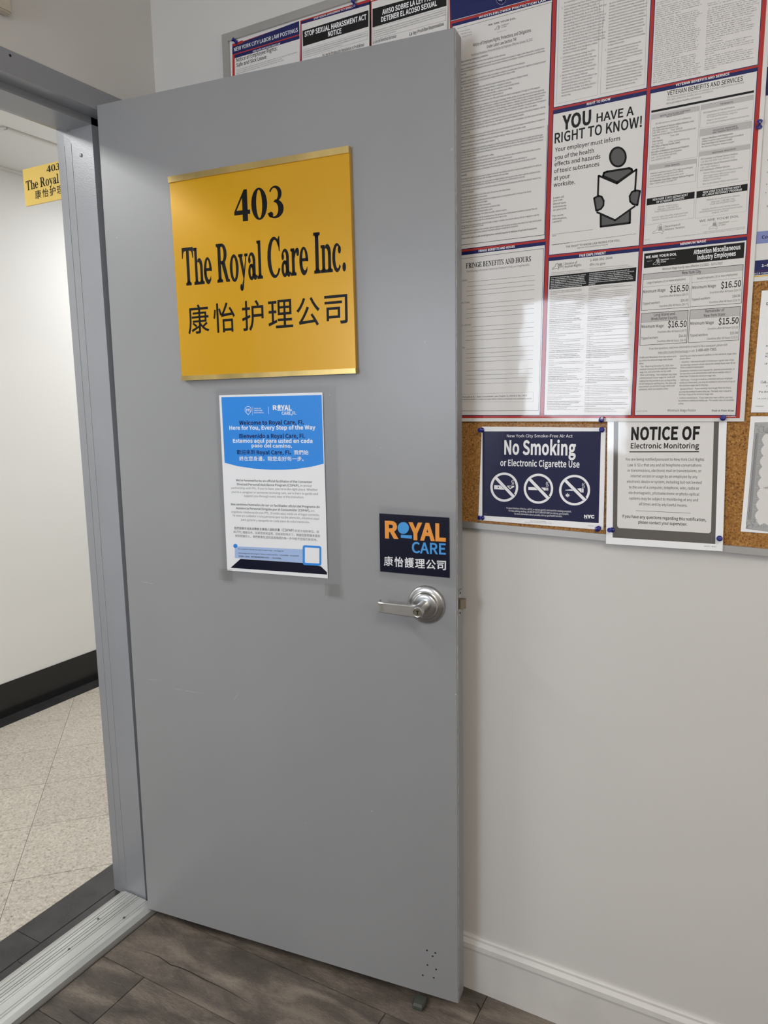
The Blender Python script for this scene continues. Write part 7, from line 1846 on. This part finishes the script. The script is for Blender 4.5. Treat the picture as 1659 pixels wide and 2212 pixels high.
for i in range(-4, 8):
    for j in range(-7, 9):
        c0, c1 = .215+ST*j, .215+ST*(j+1); s0, s1 = -.79+ST*i, -.79+ST*(i+1); g = .0014
        c0 += g; c1 -= g; s0 += g; s1 -= g      # c = y-x, s = x+y
        P = [((s-c)/2, (s+c)/2) for s, c in ((s0,c0),(s0,c1),(s1,c1),(s1,c0))][::-1]
        P = clip(P, 1, 0, -.296); P = clip(P, -1, 0, 1.555); P = clip(P, 0, 1, 2.4) if P else P; P = clip(P, 0, -1, 1.6) if P else P
        if len(P) > 2 and area2(P) > 1e-4:
            if sum(P[a][0]*P[(a+1)%len(P)][1]-P[(a+1)%len(P)][0]*P[a][1] for a in range(len(P))) < 0: P = P[::-1]
            tile(P, M['tile'], hfloor)
def strip(x0, x1, ys, shift=0):
    for ya, yb in zip(ys, ys[1:]):
        tile([(x0+.0008,ya+.0008),(x1-.0008,ya+.0008),(x1-.0008,yb-.0008),(x0+.0008,yb-.0008)], M['btile'], hfloor)
strip(-1.645, -1.556, [-1.4,-.5,.05,.565,1.02,1.4,2.4])
strip(-.295, -.192, [-1.6,-.95,-.418,.3,2.4])
strip(-.190, -.145, [-1.2,-.49,-.16])
# walls
def boxobj(name, x0, x1, y0, y1, z0, z1, m, kind='structure'):
    bm = bmesh.new(); addbox(bm, x0, x1, y0, y1, z0, z1); o = bmobj(name, bm, m)
    if kind: o['kind'] = kind
    return o
boxobj('wall_back', 0, 3.6, 0, .12, -.02, 2.75, M['wall'])
bm = bmesh.new()
addbox(bm, -.19, 0, -.106, 3.2, -.02, 2.75); addbox(bm, -.19, 0, -1.124, -.106, 2.196, 2.75); addbox(bm, -.19, 0, -2.9, -1.124, -.02, 2.75)
tag(bmobj('wall_left', bm, M['wall']), kind='structure')
bm = bmesh.new()   # right wall, with an unseen opening added to go with the side fill lamp
addbox(bm, 3.6, 3.7, -2.9, -2.5, -.02, 2.75); addbox(bm, 3.6, 3.7, -1.5, .1, -.02, 2.75); addbox(bm, 3.6, 3.7, -2.5, -1.5, -.02, 1.85); addbox(bm, 3.6, 3.7, -2.5, -1.5, 2.45, 2.75)
tag(bmobj('wall_right', bm, M['wall']), kind='structure')
bm = bmesh.new()   # wall behind the viewer, with a window opening
addbox(bm, -.0, .10, -2.95, -2.8, -.02, 2.75); addbox(bm, .74, 3.7, -2.95, -2.8, -.02, 2.75)
addbox(bm, .10, .74, -2.95, -2.8, -.02, 1.30); addbox(bm, .10, .74, -2.95, -2.8, 2.02, 2.75)
tag(bmobj('wall_front', bm, M['wall']), kind='structure')
boxobj('ceiling', 0, 3.7, -2.95, .1, 2.75, 2.8, M['ceil'])
boxobj('wall_hall', -1.75, -1.651, -3.2, 3.2, -.02, 2.75, M['wall_hall'])
boxobj('wall_hall', -1.7, -.19, 3.2, 3.3, -.02, 2.75, M['wall_hall'])
boxobj('wall_hall', -1.7, 0, -3.3, -3.2, -.02, 2.75, M['wall_hall'])
hc = boxobj('ceiling', -1.7, -.19, -3.2, 3.2, 2.505, 2.56, M['wall_hall'])
# narrow casing strips that frame a panel on the hallway ceiling
bm = bmesh.new(); addbox(bm, -1.212, -1.190, .40, 3.1, 2.498, 2.506, .002); bmobj('ceiling_strip', bm, M['ceil'], hc)
bm = bmesh.new(); addbox(bm, -1.651, -1.190, .385, .407, 2.498, 2.506, .002); bmobj('ceiling_strip', bm, M['ceil'], hc)
bm = bmesh.new(); addbox(bm, -1.652, -1.640, -3.1, 3.1, 2.492, 2.506, .002); bmobj('ceiling_strip', bm, M['ceil'], hc)
# baseboards
bm = bmesh.new()
prof = [(0,ZF),(0,.131),(-.004,.131),(-.007,.127),(-.0075,.122),(-.0105,.119),(-.0145,.114),(-.0155,.102),(-.0135,.100),(-.0125,.094),(-.0125,ZF)]
extrude_profile(bm, prof, [lambda p, x=x: Vector((x, p[0], p[1])) for x in (.005, 3.6)])
tag(bmobj('baseboard_back', bm, M['base']), kind='structure')
bm = bmesh.new(); addbox(bm, -1.652, -1.644, -3.2, 3.2, ZF, .150, .002); tag(bmobj('baseboard_hall', bm, M['black']), kind='structure')

# ---------------- door frame (hollow metal, wraps the wall)
PR = [(.002,0),(.002,.049),(-.048,.049),(-.048,.069),(-.127,.069),(-.128,.0655),(-.158,.0650),(-.159,.0610),(-.192,.0595),(-.192,0)]   # (x, inset from the outer edge)
frame = empty('trim_1', (0,-.13,ZF)); tag(frame, kind='structure', label='grey painted steel door frame around the hallway opening', cat='door frame')
bm = bmesh.new(); extrude_profile(bm, PR, [lambda p, z=z: Vector((p[0], -.106-p[1], z)) for z in (ZF, 2.158)]); bmobj('jamb', bm, M['greyf'], frame)
bm = bmesh.new(); extrude_profile(bm, PR, [lambda p, z=z: Vector((p[0], -1.124+p[1], z)) for z in (ZF, 2.158)]); bmobj('jamb', bm, M['greyf'], frame)
bm = bmesh.new(); extrude_profile(bm, [(.002,0),(.002,.049),(-.048,.049),(-.048,.066),(-.142,.066),(-.142,.055),(-.192,.050),(-.192,0)], [lambda p, y=y: Vector((p[0], y, 2.197-p[1])) for y in (-1.125,-.1055)]); bmobj('header', bm, M['greyf'], frame)
bm = bmesh.new(); lathe(bm, [(.0045,0),(.0045,.0015),(.003,.003),(0,.0034)], Matrix.Translation((-.093,-.1752,2.066)) @ Matrix.Rotation(math.radians(90),4,'X'), 16); bmobj('screw', bm, M['greyf'], frame, True)
bm = bmesh.new(); lathe(bm, [(.0028,0),(.0028,.0006)], Matrix.Translation((.0022,-.421,2.186)) @ Matrix.Rotation(math.radians(90),4,'Y'), 14); bmobj('screw_hole', bm, M['dark'], frame)
for xs in (-.1275, -.1585):      # thin lighter strips painting in the highlight lines of the hinge jamb
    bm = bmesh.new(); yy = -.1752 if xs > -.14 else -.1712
    addbox(bm, xs-.0011, xs+.0011, yy-.0007, yy+.002, .012, 2.10, .0004); bmobj('highlight_strip', bm, M['highlight_strip'], frame)

# ---------------- threshold
th = empty('trim_2', (-.07,-.6,ZF)); tag(th, kind='structure', label='ribbed aluminium threshold saddle under the open door', cat='threshold')
prof = [(-.144,ZF),(-.144,.004),(-.128,.011)]
x = -.118
for k in range(6):
    w = (.0035 if k < 5 else .002)
    prof += [(x,.012),(x+.0008,.0098),(x+w-.0008,.0098),(x+w,.012)]; x += .0085 if k%2 == 0 else .0125
prof += [(-.040,.0115),(-.0395,.0100),(-.0370,.0100),(-.0365,.0112),(-.0320,.0108),(-.0315,.0095),(-.0290,.0095),(-.0285,.0102),(-.018,.0082),(-.004,.002),(-.003,ZF)]
bm = bmesh.new(); extrude_profile(bm, prof, [lambda p, y=y: Vector((p[0], y, p[1])) for y in (-1.053,-.180)]); bmobj('saddle', bm, M['thresh'], th)
for sx, sy in ((-.101,-.300),(-.075,-.415),(-.040,-.262),(-.101,-.62)):
    bm = bmesh.new(); lathe(bm, [(.0035,0),(.0035,.0008),(0,.0009)], Matrix.Translation((sx,sy,.0117)), 14); bmobj('screw', bm, M['rubber'], th, True)

# ---------------- wall box high on the left wall
bm = bmesh.new(); addbox(bm, 0, .022, -.56, -.421, 2.262, 2.48, .003); wb = bmobj('wall_box', bm, M['wood_white'])
tag(wb, 'small cream plastic box high on the wall above the door frame', 'wall box')

# ================================================================= DOOR
FACE = [(-.006,.0090),(.9185,.0120),(.9085,2.160),(.009,2.157)]
TH = .0445
door = empty('door_1', tuple(door_pt(0,ZF,0))); tag(door, kind='structure', label='grey painted steel door leaf standing open against the wall', cat='door')
bm = bmesh.new()
fr = [bm.verts.new(door_pt(s,z,0)) for s, z in FACE]; bk = [bm.verts.new(door_pt(s,z,-TH)) for s, z in FACE]
bm.faces.new(fr); bm.faces.new(bk[::-1])
for i in range(4): bm.faces.new((fr[i], bk[i], bk[(i+1)%4], fr[(i+1)%4]))
bmesh.ops.bevel(bm, geom=list(bm.edges), offset=.0012, segments=2, affect='EDGES')
bmobj('leaf', bm, M['grey'], door)
# seam of worn paint along the latch edge
bm = bmesh.new()
v = [bm.verts.new(door_pt(s,z,o_)) for s, z, o_ in ((.9188,.02,-.0012),(.9090,2.155,-.0012),(.9092,2.155,-.0030),(.9190,.02,-.0030))]; bm.faces.new(v)
g = bmesh.ops.extrude_face_region(bm, geom=bm.faces[:]); bmesh.ops.translate(bm, verts=[x for x in g['geom'] if isinstance(x, bmesh.types.BMVert)], vec=E*.0006)
bmobj('worn_edge', bm, M['edge'], door)
DM = Matrix((( E.x,0,-NB.x,0),(E.y,0,-NB.y,0),(0,1,0,0),(0,0,0,1)))     # local x along leaf, y up, z out of the leaf
def dmat(s, z, off=0): return Matrix.Translation(door_pt(s,z,off)) @ DM
# lever handle
lock = empty('lever_handle', tuple(door_pt(.844,.992,0))); lock.parent = door; lock.matrix_parent_inverse = door.matrix_world.inverted()
bm = bmesh.new(); lathe(bm, [(.0432,0),(.0436,.0025),(.0425,.0060),(.0395,.0085),(.0345,.0098),(.0305,.0108),(.0290,.0125),(.0283,.0150),(.0262,.0172),(.0200,.0185)], dmat(.844,.992), 56); bmobj('rose', bm, M['chrome'], lock, True)
bm = bmesh.new(); lathe(bm, [(.0135,.018),(.0130,.022),(.0128,.050),(.0132,.0595),(.0122,.0612)], dmat(.844,.992), 40); bmobj('spindle_hub', bm, M['steel_lever'], lock, True)
bm = bmesh.new()   # lever blade: stations along -s
st = [(.010,.0105,.046,.0605),(.0,.0132,.046,.0605),(-.012,.0128,.0475,.0600),(-.045,.0122,.0485,.0575),(-.080,.0118,.0470,.0550),(-.092,.0116,.0450,.0530),(-.0965,.0116,.0415,.0505),(-.0985,.0114,.0350,.0420),(-.0995,.0112,.0240,.0285)]
rows_ = []
for ds, hh, o0, o1 in st:
    ringp = [(o0,-hh*.82),(o0+.001,-hh),(o1-.0015,-hh),(o1,-hh*.85),(o1,hh*.85),(o1-.0015,hh),(o0+.001,hh),(o0,hh*.82)]
    rows_.append([bm.verts.new(door_pt(.844+ds, .990+b_, a_)) for a_, b_ in ringp])
for a, b in zip(rows_, rows_[1:]):
    for i in range(8): bm.faces.new((a[i], a[(i+1)%8], b[(i+1)%8], b[i]))
bm.faces.new(rows_[0]); bm.faces.new(rows_[-1][::-1])
bmobj('lever', bm, M['steel_lever'], lock, True)
bm = bmesh.new(); lathe(bm, [(.0108,.0585),(.0108,.0618),(.0100,.0626),(.0088,.0622),(.0086,.0612),(0,.0612)], dmat(.844,.990), 36); bmobj('lock_cylinder', bm, M['chrome'], lock, True)
bm = bmesh.new(); lathe(bm, [(.0080,.0610),(.0080,.0618),(0,.0618)], dmat(.844,.990), 30)
bmobj('cylinder_plug', bm, M['brass'], lock, True)
bm = bmesh.new(); Q = dmat(.844,.990,0)
v = [bm.verts.new(Q @ Vector(p)) for p in ((-.0012,-.005,.0621),(.0012,-.005,.0621),(.0012,.001,.0621),(.003,.002,.0621),(.003,.0045,.0621),(-.003,.0045,.0621),(-.003,.002,.0621),(-.0012,.001,.0621))]; bm.faces.new(v)
bmobj('keyway', bm, M['dark'], lock)
# latch in the door edge
def ept(a, z, out): return O + E*(.9145+out) + NB*a + Vector((0,0,z))
lp = empty('latch', tuple(ept(.02,.998,0))); lp.parent = door; lp.matrix_parent_inverse = door.matrix_world.inverted()
def ebox(name, a0, a1, z0, z1, o0, o1, m, parent, bev=.0006):
    bm = bmesh.new(); vs = [bm.verts.new(ept(a, z, o_)) for o_ in (o0, o1) for a, z in ((a0,z0),(a1,z0),(a1,z1),(a0,z1))]
    for q in ((0,3,2,1),(4,5,6,7),(0,1,5,4),(1,2,6,5),(2,3,7,6),(3,0,4,7)): bm.faces.new([vs[i] for i in q])
    if bev: bmesh.ops.bevel(bm, geom=list(bm.edges), offset=bev, segments=2, affect='EDGES')
    return bmobj(name, bm, m, parent)
ebox('latch_plate', .003, .031, .968, 1.026, -.003, .0016, M['chrome'], lp)
bm = bmesh.new()
vs = [bm.verts.new(ept(a, z, o_)) for a, o_ in ((.011,-.002),(.027,-.002),(.027,.0125),(.022,.0135),(.011,.006)) for z in (.984,1.006)]
n = 5
for i in range(n): bm.faces.new((vs[2*i], vs[2*i+1], vs[(2*i+3)%10], vs[(2*i+2)%10]))
bm.faces.new([vs[2*i] for i in range(n)][::-1]); bm.faces.new([vs[2*i+1] for i in range(n)])
bmobj('latch_bolt', bm, M['brass'], lp)
for z in (.974,1.020): 
    bm = bmesh.new(); lathe(bm, [(.0028,0),(.0024,.0007),(0,.0007)], Matrix.Translation(ept(.017,z,.0015)) @ Matrix.Rotation(DA,4,'Z') @ Matrix.Rotation(math.radians(90),4,'Y'), 12); bmobj('screw', bm, M['dark'], lp)
# screw holes and chips low on the leaf, stop foot
for s, z in (((0.84, 0.1312),(0.8612, 0.1305),(0.8541, 0.1197),(0.8411, 0.092),(0.8628, 0.0869),(0.829, 0.0606),(0.8568, 0.0625))):
    bm = bmesh.new(); lathe(bm, [(.0022,0),(.0022,.0003)], dmat(s,z,0), 12); bmobj('screw_hole', bm, M['dark'], door)
for s, z, r in (((0.0447, 1.8482, 0.0012),(0.0324, 1.8077, 0.001),(0.7012, 0.4637, 0.0016),(0.5172, 0.3928, 0.001),(0.8434, 1.5633, 0.0012),(0.7394, 1.339, 0.0012),(0.9023, 1.9363, 0.003),(0.8853, 1.0265, 0.001),(0.6163, 1.4562, 0.001),(0.9119, 0.7904, 0.0015))):
    bm = bmesh.new(); lathe(bm, [(r,0),(r*.7,.0002)], dmat(s,z,0), 7); bmobj('paint_chip', bm, M['edge'], door)
for s0, z0, s1, z1 in (((0.1027, 0.6936, 0.2506, 0.693),(0.0409, 0.9794, 0.0936, 0.975),(0.0468, 0.708, 0.0886, 0.7098),(0.4693, 0.9857, 0.4706, 0.9719),(0.3437, 0.7202, 0.3136, 0.6784))):
    L_ = math.hypot(s1-s0, z1-z0); nx_, nz_ = -(z1-z0)/L_*.0005, (s1-s0)/L_*.0005
    obj('scratch', [tuple(door_pt(a, b, .0002)) for a, b in ((s0,z0),((s0+s1)/2-nx_,(z0+z1)/2-nz_),(s1,z1),((s0+s1)/2+nx_,(z0+z1)/2+nz_))], [(0,1,2,3)], M['edge'], door)
bm = bmesh.new()  # kick-down stop foot under the latch corner
prof = [(-.016,-.004),(.016,-.004),(.0175,.004),(.0165,.018),(.0125,.030),(-.0125,.030),(-.0165,.018),(-.0175,.004)]
rws = []
for zz, sc, yo in ((ZF,.92,.0),(ZF+.004,1,.0),(ZF+.010,.96,0),(ZF+.014,.8,0)):
    rws.append([bm.verts.new(door_pt(.824+p[0]*sc, zz, (p[1]*sc)+yo)) for p in prof])
for a, b in zip(rws, rws[1:]):
    for i in range(8): bm.faces.new((a[i], a[(i+1)%8], b[(i+1)%8], b[i]))
bm.faces.new(rws[0]); bm.faces.new(rws[-1][::-1]); bmobj('door_stop', bm, M['rubber'], door, True)

# ================================================================= THINGS ON THE DOOR
def rect(u0, v0, u1, v1): return [(u0,v0),(u1,v0),(u1,v1),(u0,v1)]
sg = empty('door_sign', tuple(door_pt(.454,1.50,.006))); tag(sg, 'square gold plate reading 403 The Royal Care Inc. on the grey door', 'sign')
SGN = [(.224,1.497),(.688,1.502),(.682,1.968),(.219,1.963)]
pl = [(.2245,1.505),(.6875,1.510),(.6820,1.958),(.2195,1.953)]
sheet('plate', pl, door_pt, .0118, .0115, M['gold'], sg)
sheet('rail', [(.2185,1.951),(.6825,1.956),(.6820,1.9695),(.2180,1.9645)], door_pt, .0150, .0148, M['gold2'], sg)
sheet('rail', [(.2240,1.4965),(.6885,1.5015),(.6880,1.5125),(.2238,1.5075)], door_pt, .0150, .0148, M['gold2'], sg)
put_print('lettering', 'door_sign', door_pt, .0118, sg, 'gloss')

pn = empty('paper_notice', tuple(door_pt(.46,1.03,0))); tag(pn, 'tall white paper notice with blue welcome heading taped under the gold plate', 'notice')
sheet('paper', [(.3225,1.030),(.601,1.032),(.600,1.462),(.323,1.460)], door_pt, .003, .0006, ink('W','gloss'), pn)
put_print('print', 'door_notice', door_pt, .003, pn, 'gloss')
sheet('clear_film', [(.300,1.018),(.628,1.020),(.625,1.480),(.303,1.478)], door_pt, .0042, .0002, M['film'], pn)
sheet('tape', [(.592,.990),(.632,.990),(.632,1.020),(.592,1.020)], door_pt, .0044, .0002, M['tape'], pn)
sheet('tape', [(.298,1.004),(.338,1.004),(.338,1.034),(.298,1.034)], door_pt, .0046, .0002, M['tape'], pn)

st_ = empty('sticker_sign', tuple(door_pt(.815,1.057,0))); tag(st_, 'small black sign reading ROYAL CARE in orange and blue above the lever', 'sign')
sheet('card', [(.734,1.059),(.898,1.057),(.897,1.190),(.734,1.192)], door_pt, .0025, .0008, ink('darknavy','gloss'), st_)
put_print('lettering', 'door_sticker', door_pt, .0025, st_, 'gloss')
sheet('clear_film', [(.722,1.052),(.9105,1.040),(.9085,1.205),(.724,1.215)], door_pt, .0040, .0002, M['film'], st_)

# hallway blade sign
hs = empty('hallway_sign', (-.40,.03,2.06)); tag(hs, 'yellow sign plate reading 403 jutting from the hallway wall', 'sign')
sheet('plate', [(-.600,2.054),(-.192,2.052),(-.192,2.158),(-.600,2.1615)], hall_pt, 0, .006, M['hgold'], hs)
put_print('lettering', 'hall_sign', hall_pt, .0002, hs, 'matt')

# ================================================================= BULLETIN BOARD
bb = empty('bulletin_board', (1.16,0,1.15)); tag(bb, 'long cork bulletin board in a grey aluminium frame covered with posters', 'bulletin board')
zb = lambda x: 1.156-.0172*(x-.885)
X0, X1, ZT = .2475, 2.08, 2.3285
sheet('cork_panel', [(X0+.004,zb(X0)+.004),(X1-.004,zb(X1)+.004),(X1-.004,ZT-.004),(X0+.004,ZT-.004)], board_pt, .0105, .010, M['cork'], bb)
def rail(pts): 
    return sheet('frame_rail', pts, board_pt, .018, .018, M['alu'], bb)
W_ = .0145
rail([(X0,zb(X0)),(X1,zb(X1)),(X1-W_,zb(X1)+W_*.93),(X0+W_*1.3,zb(X0)+W_*.93)])
rail([(X0+W_*1.3,ZT-W_*1.25),(X1-W_,ZT-W_*1.25),(X1,ZT),(X0,ZT)])
rail([(X0,zb(X0)),(X0+W_*1.3,zb(X0)+W_*.93),(X0+W_*1.3,ZT-W_*1.25),(X0,ZT)])
rail([(X1-W_,zb(X1)+W_),(X1,zb(X1)),(X1,ZT),(X1-W_,ZT-W_*1.25)])

def poster(name, key, off, label, cat, corners, base, finish, sleeve=None, fn=None):
    fn = fn or board_pt
    o = empty(name, tuple(board_pt(sum(c[0] for c in corners)/4, min(c[1] for c in corners), off))); tag(o, label, cat)
    sheet('sheet', corners, fn, off, .0006, ink(base, finish), o)
    us = [c[0] for c in corners]; vs = [c[1] for c in corners]
    put_print('print', key, fn, off, o, finish, (min(us)+.001, max(us)-.001, min(vs)+.001, max(vs)-.001))
    if sleeve: sheet('clear_sleeve', sleeve, fn, off-.0004, .0002, M['film'], o)
    return o
poster('law_poster', 'city_poster', 0.0125, 'laminated poster headed NEW YORK CITY LABOR LAW POSTINGS partly behind the door', 'poster', [(0.2668, 1.42), (0.8465, 1.42), (0.8465, 2.3086), (0.2668, 2.3133999999999997)], 'paper', 'laminated', None, None)
poster('law_poster', 'state_poster', 0.016, 'large laminated state poster with red borders showing YOU HAVE A RIGHT TO KNOW', 'poster', [(0.849, 1.3934), (1.4422, 1.394), (1.4457, 2.305), (0.849, 2.305)], 'paper', 'laminated', None, None)
poster('law_poster', 'side_poster', 0.0125, 'white poster with blue bands at the right picture edge beside the state poster', 'poster', [(1.4312, 1.6432), (2.05, 1.6432), (2.05, 2.26), (1.4432, 2.26)], 'paper', 'laminated', None, None)
poster('smoking_notice', 'smoke_sign', 0.013, 'navy No Smoking or Electronic Cigarette Use notice pinned with four blue pins', 'notice', [(0.9193, 1.1742), (1.1941, 1.1719), (1.1923, 1.3812), (0.9268, 1.3824)], 'W', 'laminated', [(0.9123, 1.1672), (1.2011, 1.1649), (1.1993, 1.3882), (0.9198, 1.3894)], None)
poster('monitoring_notice', 'monitor_sign', 0.0135, 'grey bordered NOTICE OF Electronic Monitoring sheet hanging over the board frame', 'notice', [(1.2018, 1.1453), (1.419, 1.1486), (1.4129, 1.4029), (1.1952, 1.4034)], 'W', 'laminated', [(1.1988, 1.1393), (1.423, 1.1426), (1.4129, 1.4029), (1.1952, 1.4034)], hang_pt)
poster('letter_notice', 'letter_notice', 0.012, 'plain white typed notice at the right picture edge above the certificate', 'notice', [(1.4522, 1.4103), (1.6682, 1.4103), (1.6736, 1.6263), (1.4576, 1.6263)], 'W', 'gloss', None, None)
poster('certificate', 'certificate', 0.012, 'certificate sheet with an ornate black engraved border on the cork', 'certificate', [(1.4474, 1.1875), (1.7274, 1.1875), (1.7322, 1.4034), (1.4522, 1.4034)], 'W', 'gloss', None, None)


# push pins
def pin(u, v, off, tx, tz, label, first=[None]):
    d = (Vector((0,-1,0))+Vector((tx,0,tz))).normalized(); R = d.to_track_quat('Z','Y').to_matrix().to_4x4()
    if first[0] is None:
        bm = bmesh.new(); lathe(bm, [(.0052,0),(.0054,.0012),(.0042,.0026),(.0026,.0042),(.0027,.0078),(.0046,.0096),(.0049,.0116),(.0036,.0128),(0,.0130)], Matrix.Identity(4), 24)
        first[0] = bmobj('push_pin', bm, M['pin'], None, True); o = first[0]
    else: o = first[0].copy(); COL.objects.link(o)
    o.matrix_world = Matrix.Translation((u, -off, v)) @ R
    tag(o, label, 'push pin', 'blue push pins on the bulletin board')
pin(0.2887, 2.3037, 0.0125, -0.5, 0.5, 'blue push pin at the top left corner of the city postings poster')
pin(0.6222, 2.3018, 0.0125, 0.2, 0.6, 'blue push pin in the top edge of the city postings poster')
pin(1.4377, 1.9024, 0.016, 0.1, 0.9, 'blue push pin in the right red border of the state poster')
pin(1.1835, 1.3965, 0.016, 0.3, 0.2, 'blue push pin in the bottom edge of the state poster above No Smoking')
pin(1.4063, 1.4006, 0.016, 0.1, 0.1, 'blue push pin in the bottom right corner of the state poster')
pin(0.9278, 1.3751, 0.013, -0.2, 0.0, 'blue push pin at the top left corner of the No Smoking notice')
pin(1.1847, 1.3769, 0.013, 0.15, 0.1, 'blue push pin at the top right corner of the No Smoking notice')
pin(0.9303, 1.1803, 0.013, -0.5, 0.1, 'blue push pin at the bottom left corner of the No Smoking notice')
pin(1.1812, 1.1725, 0.013, 0.6, 0.5, 'blue push pin at the bottom right corner of the No Smoking notice')
pin(1.2131, 1.1749, 0.0205, -0.3, 0.1, 'blue push pin at the bottom left corner of the monitoring notice')
pin(1.4123, 1.1730, 0.0205, 0.1, 0.2, 'blue push pin at the bottom right corner of the monitoring notice')
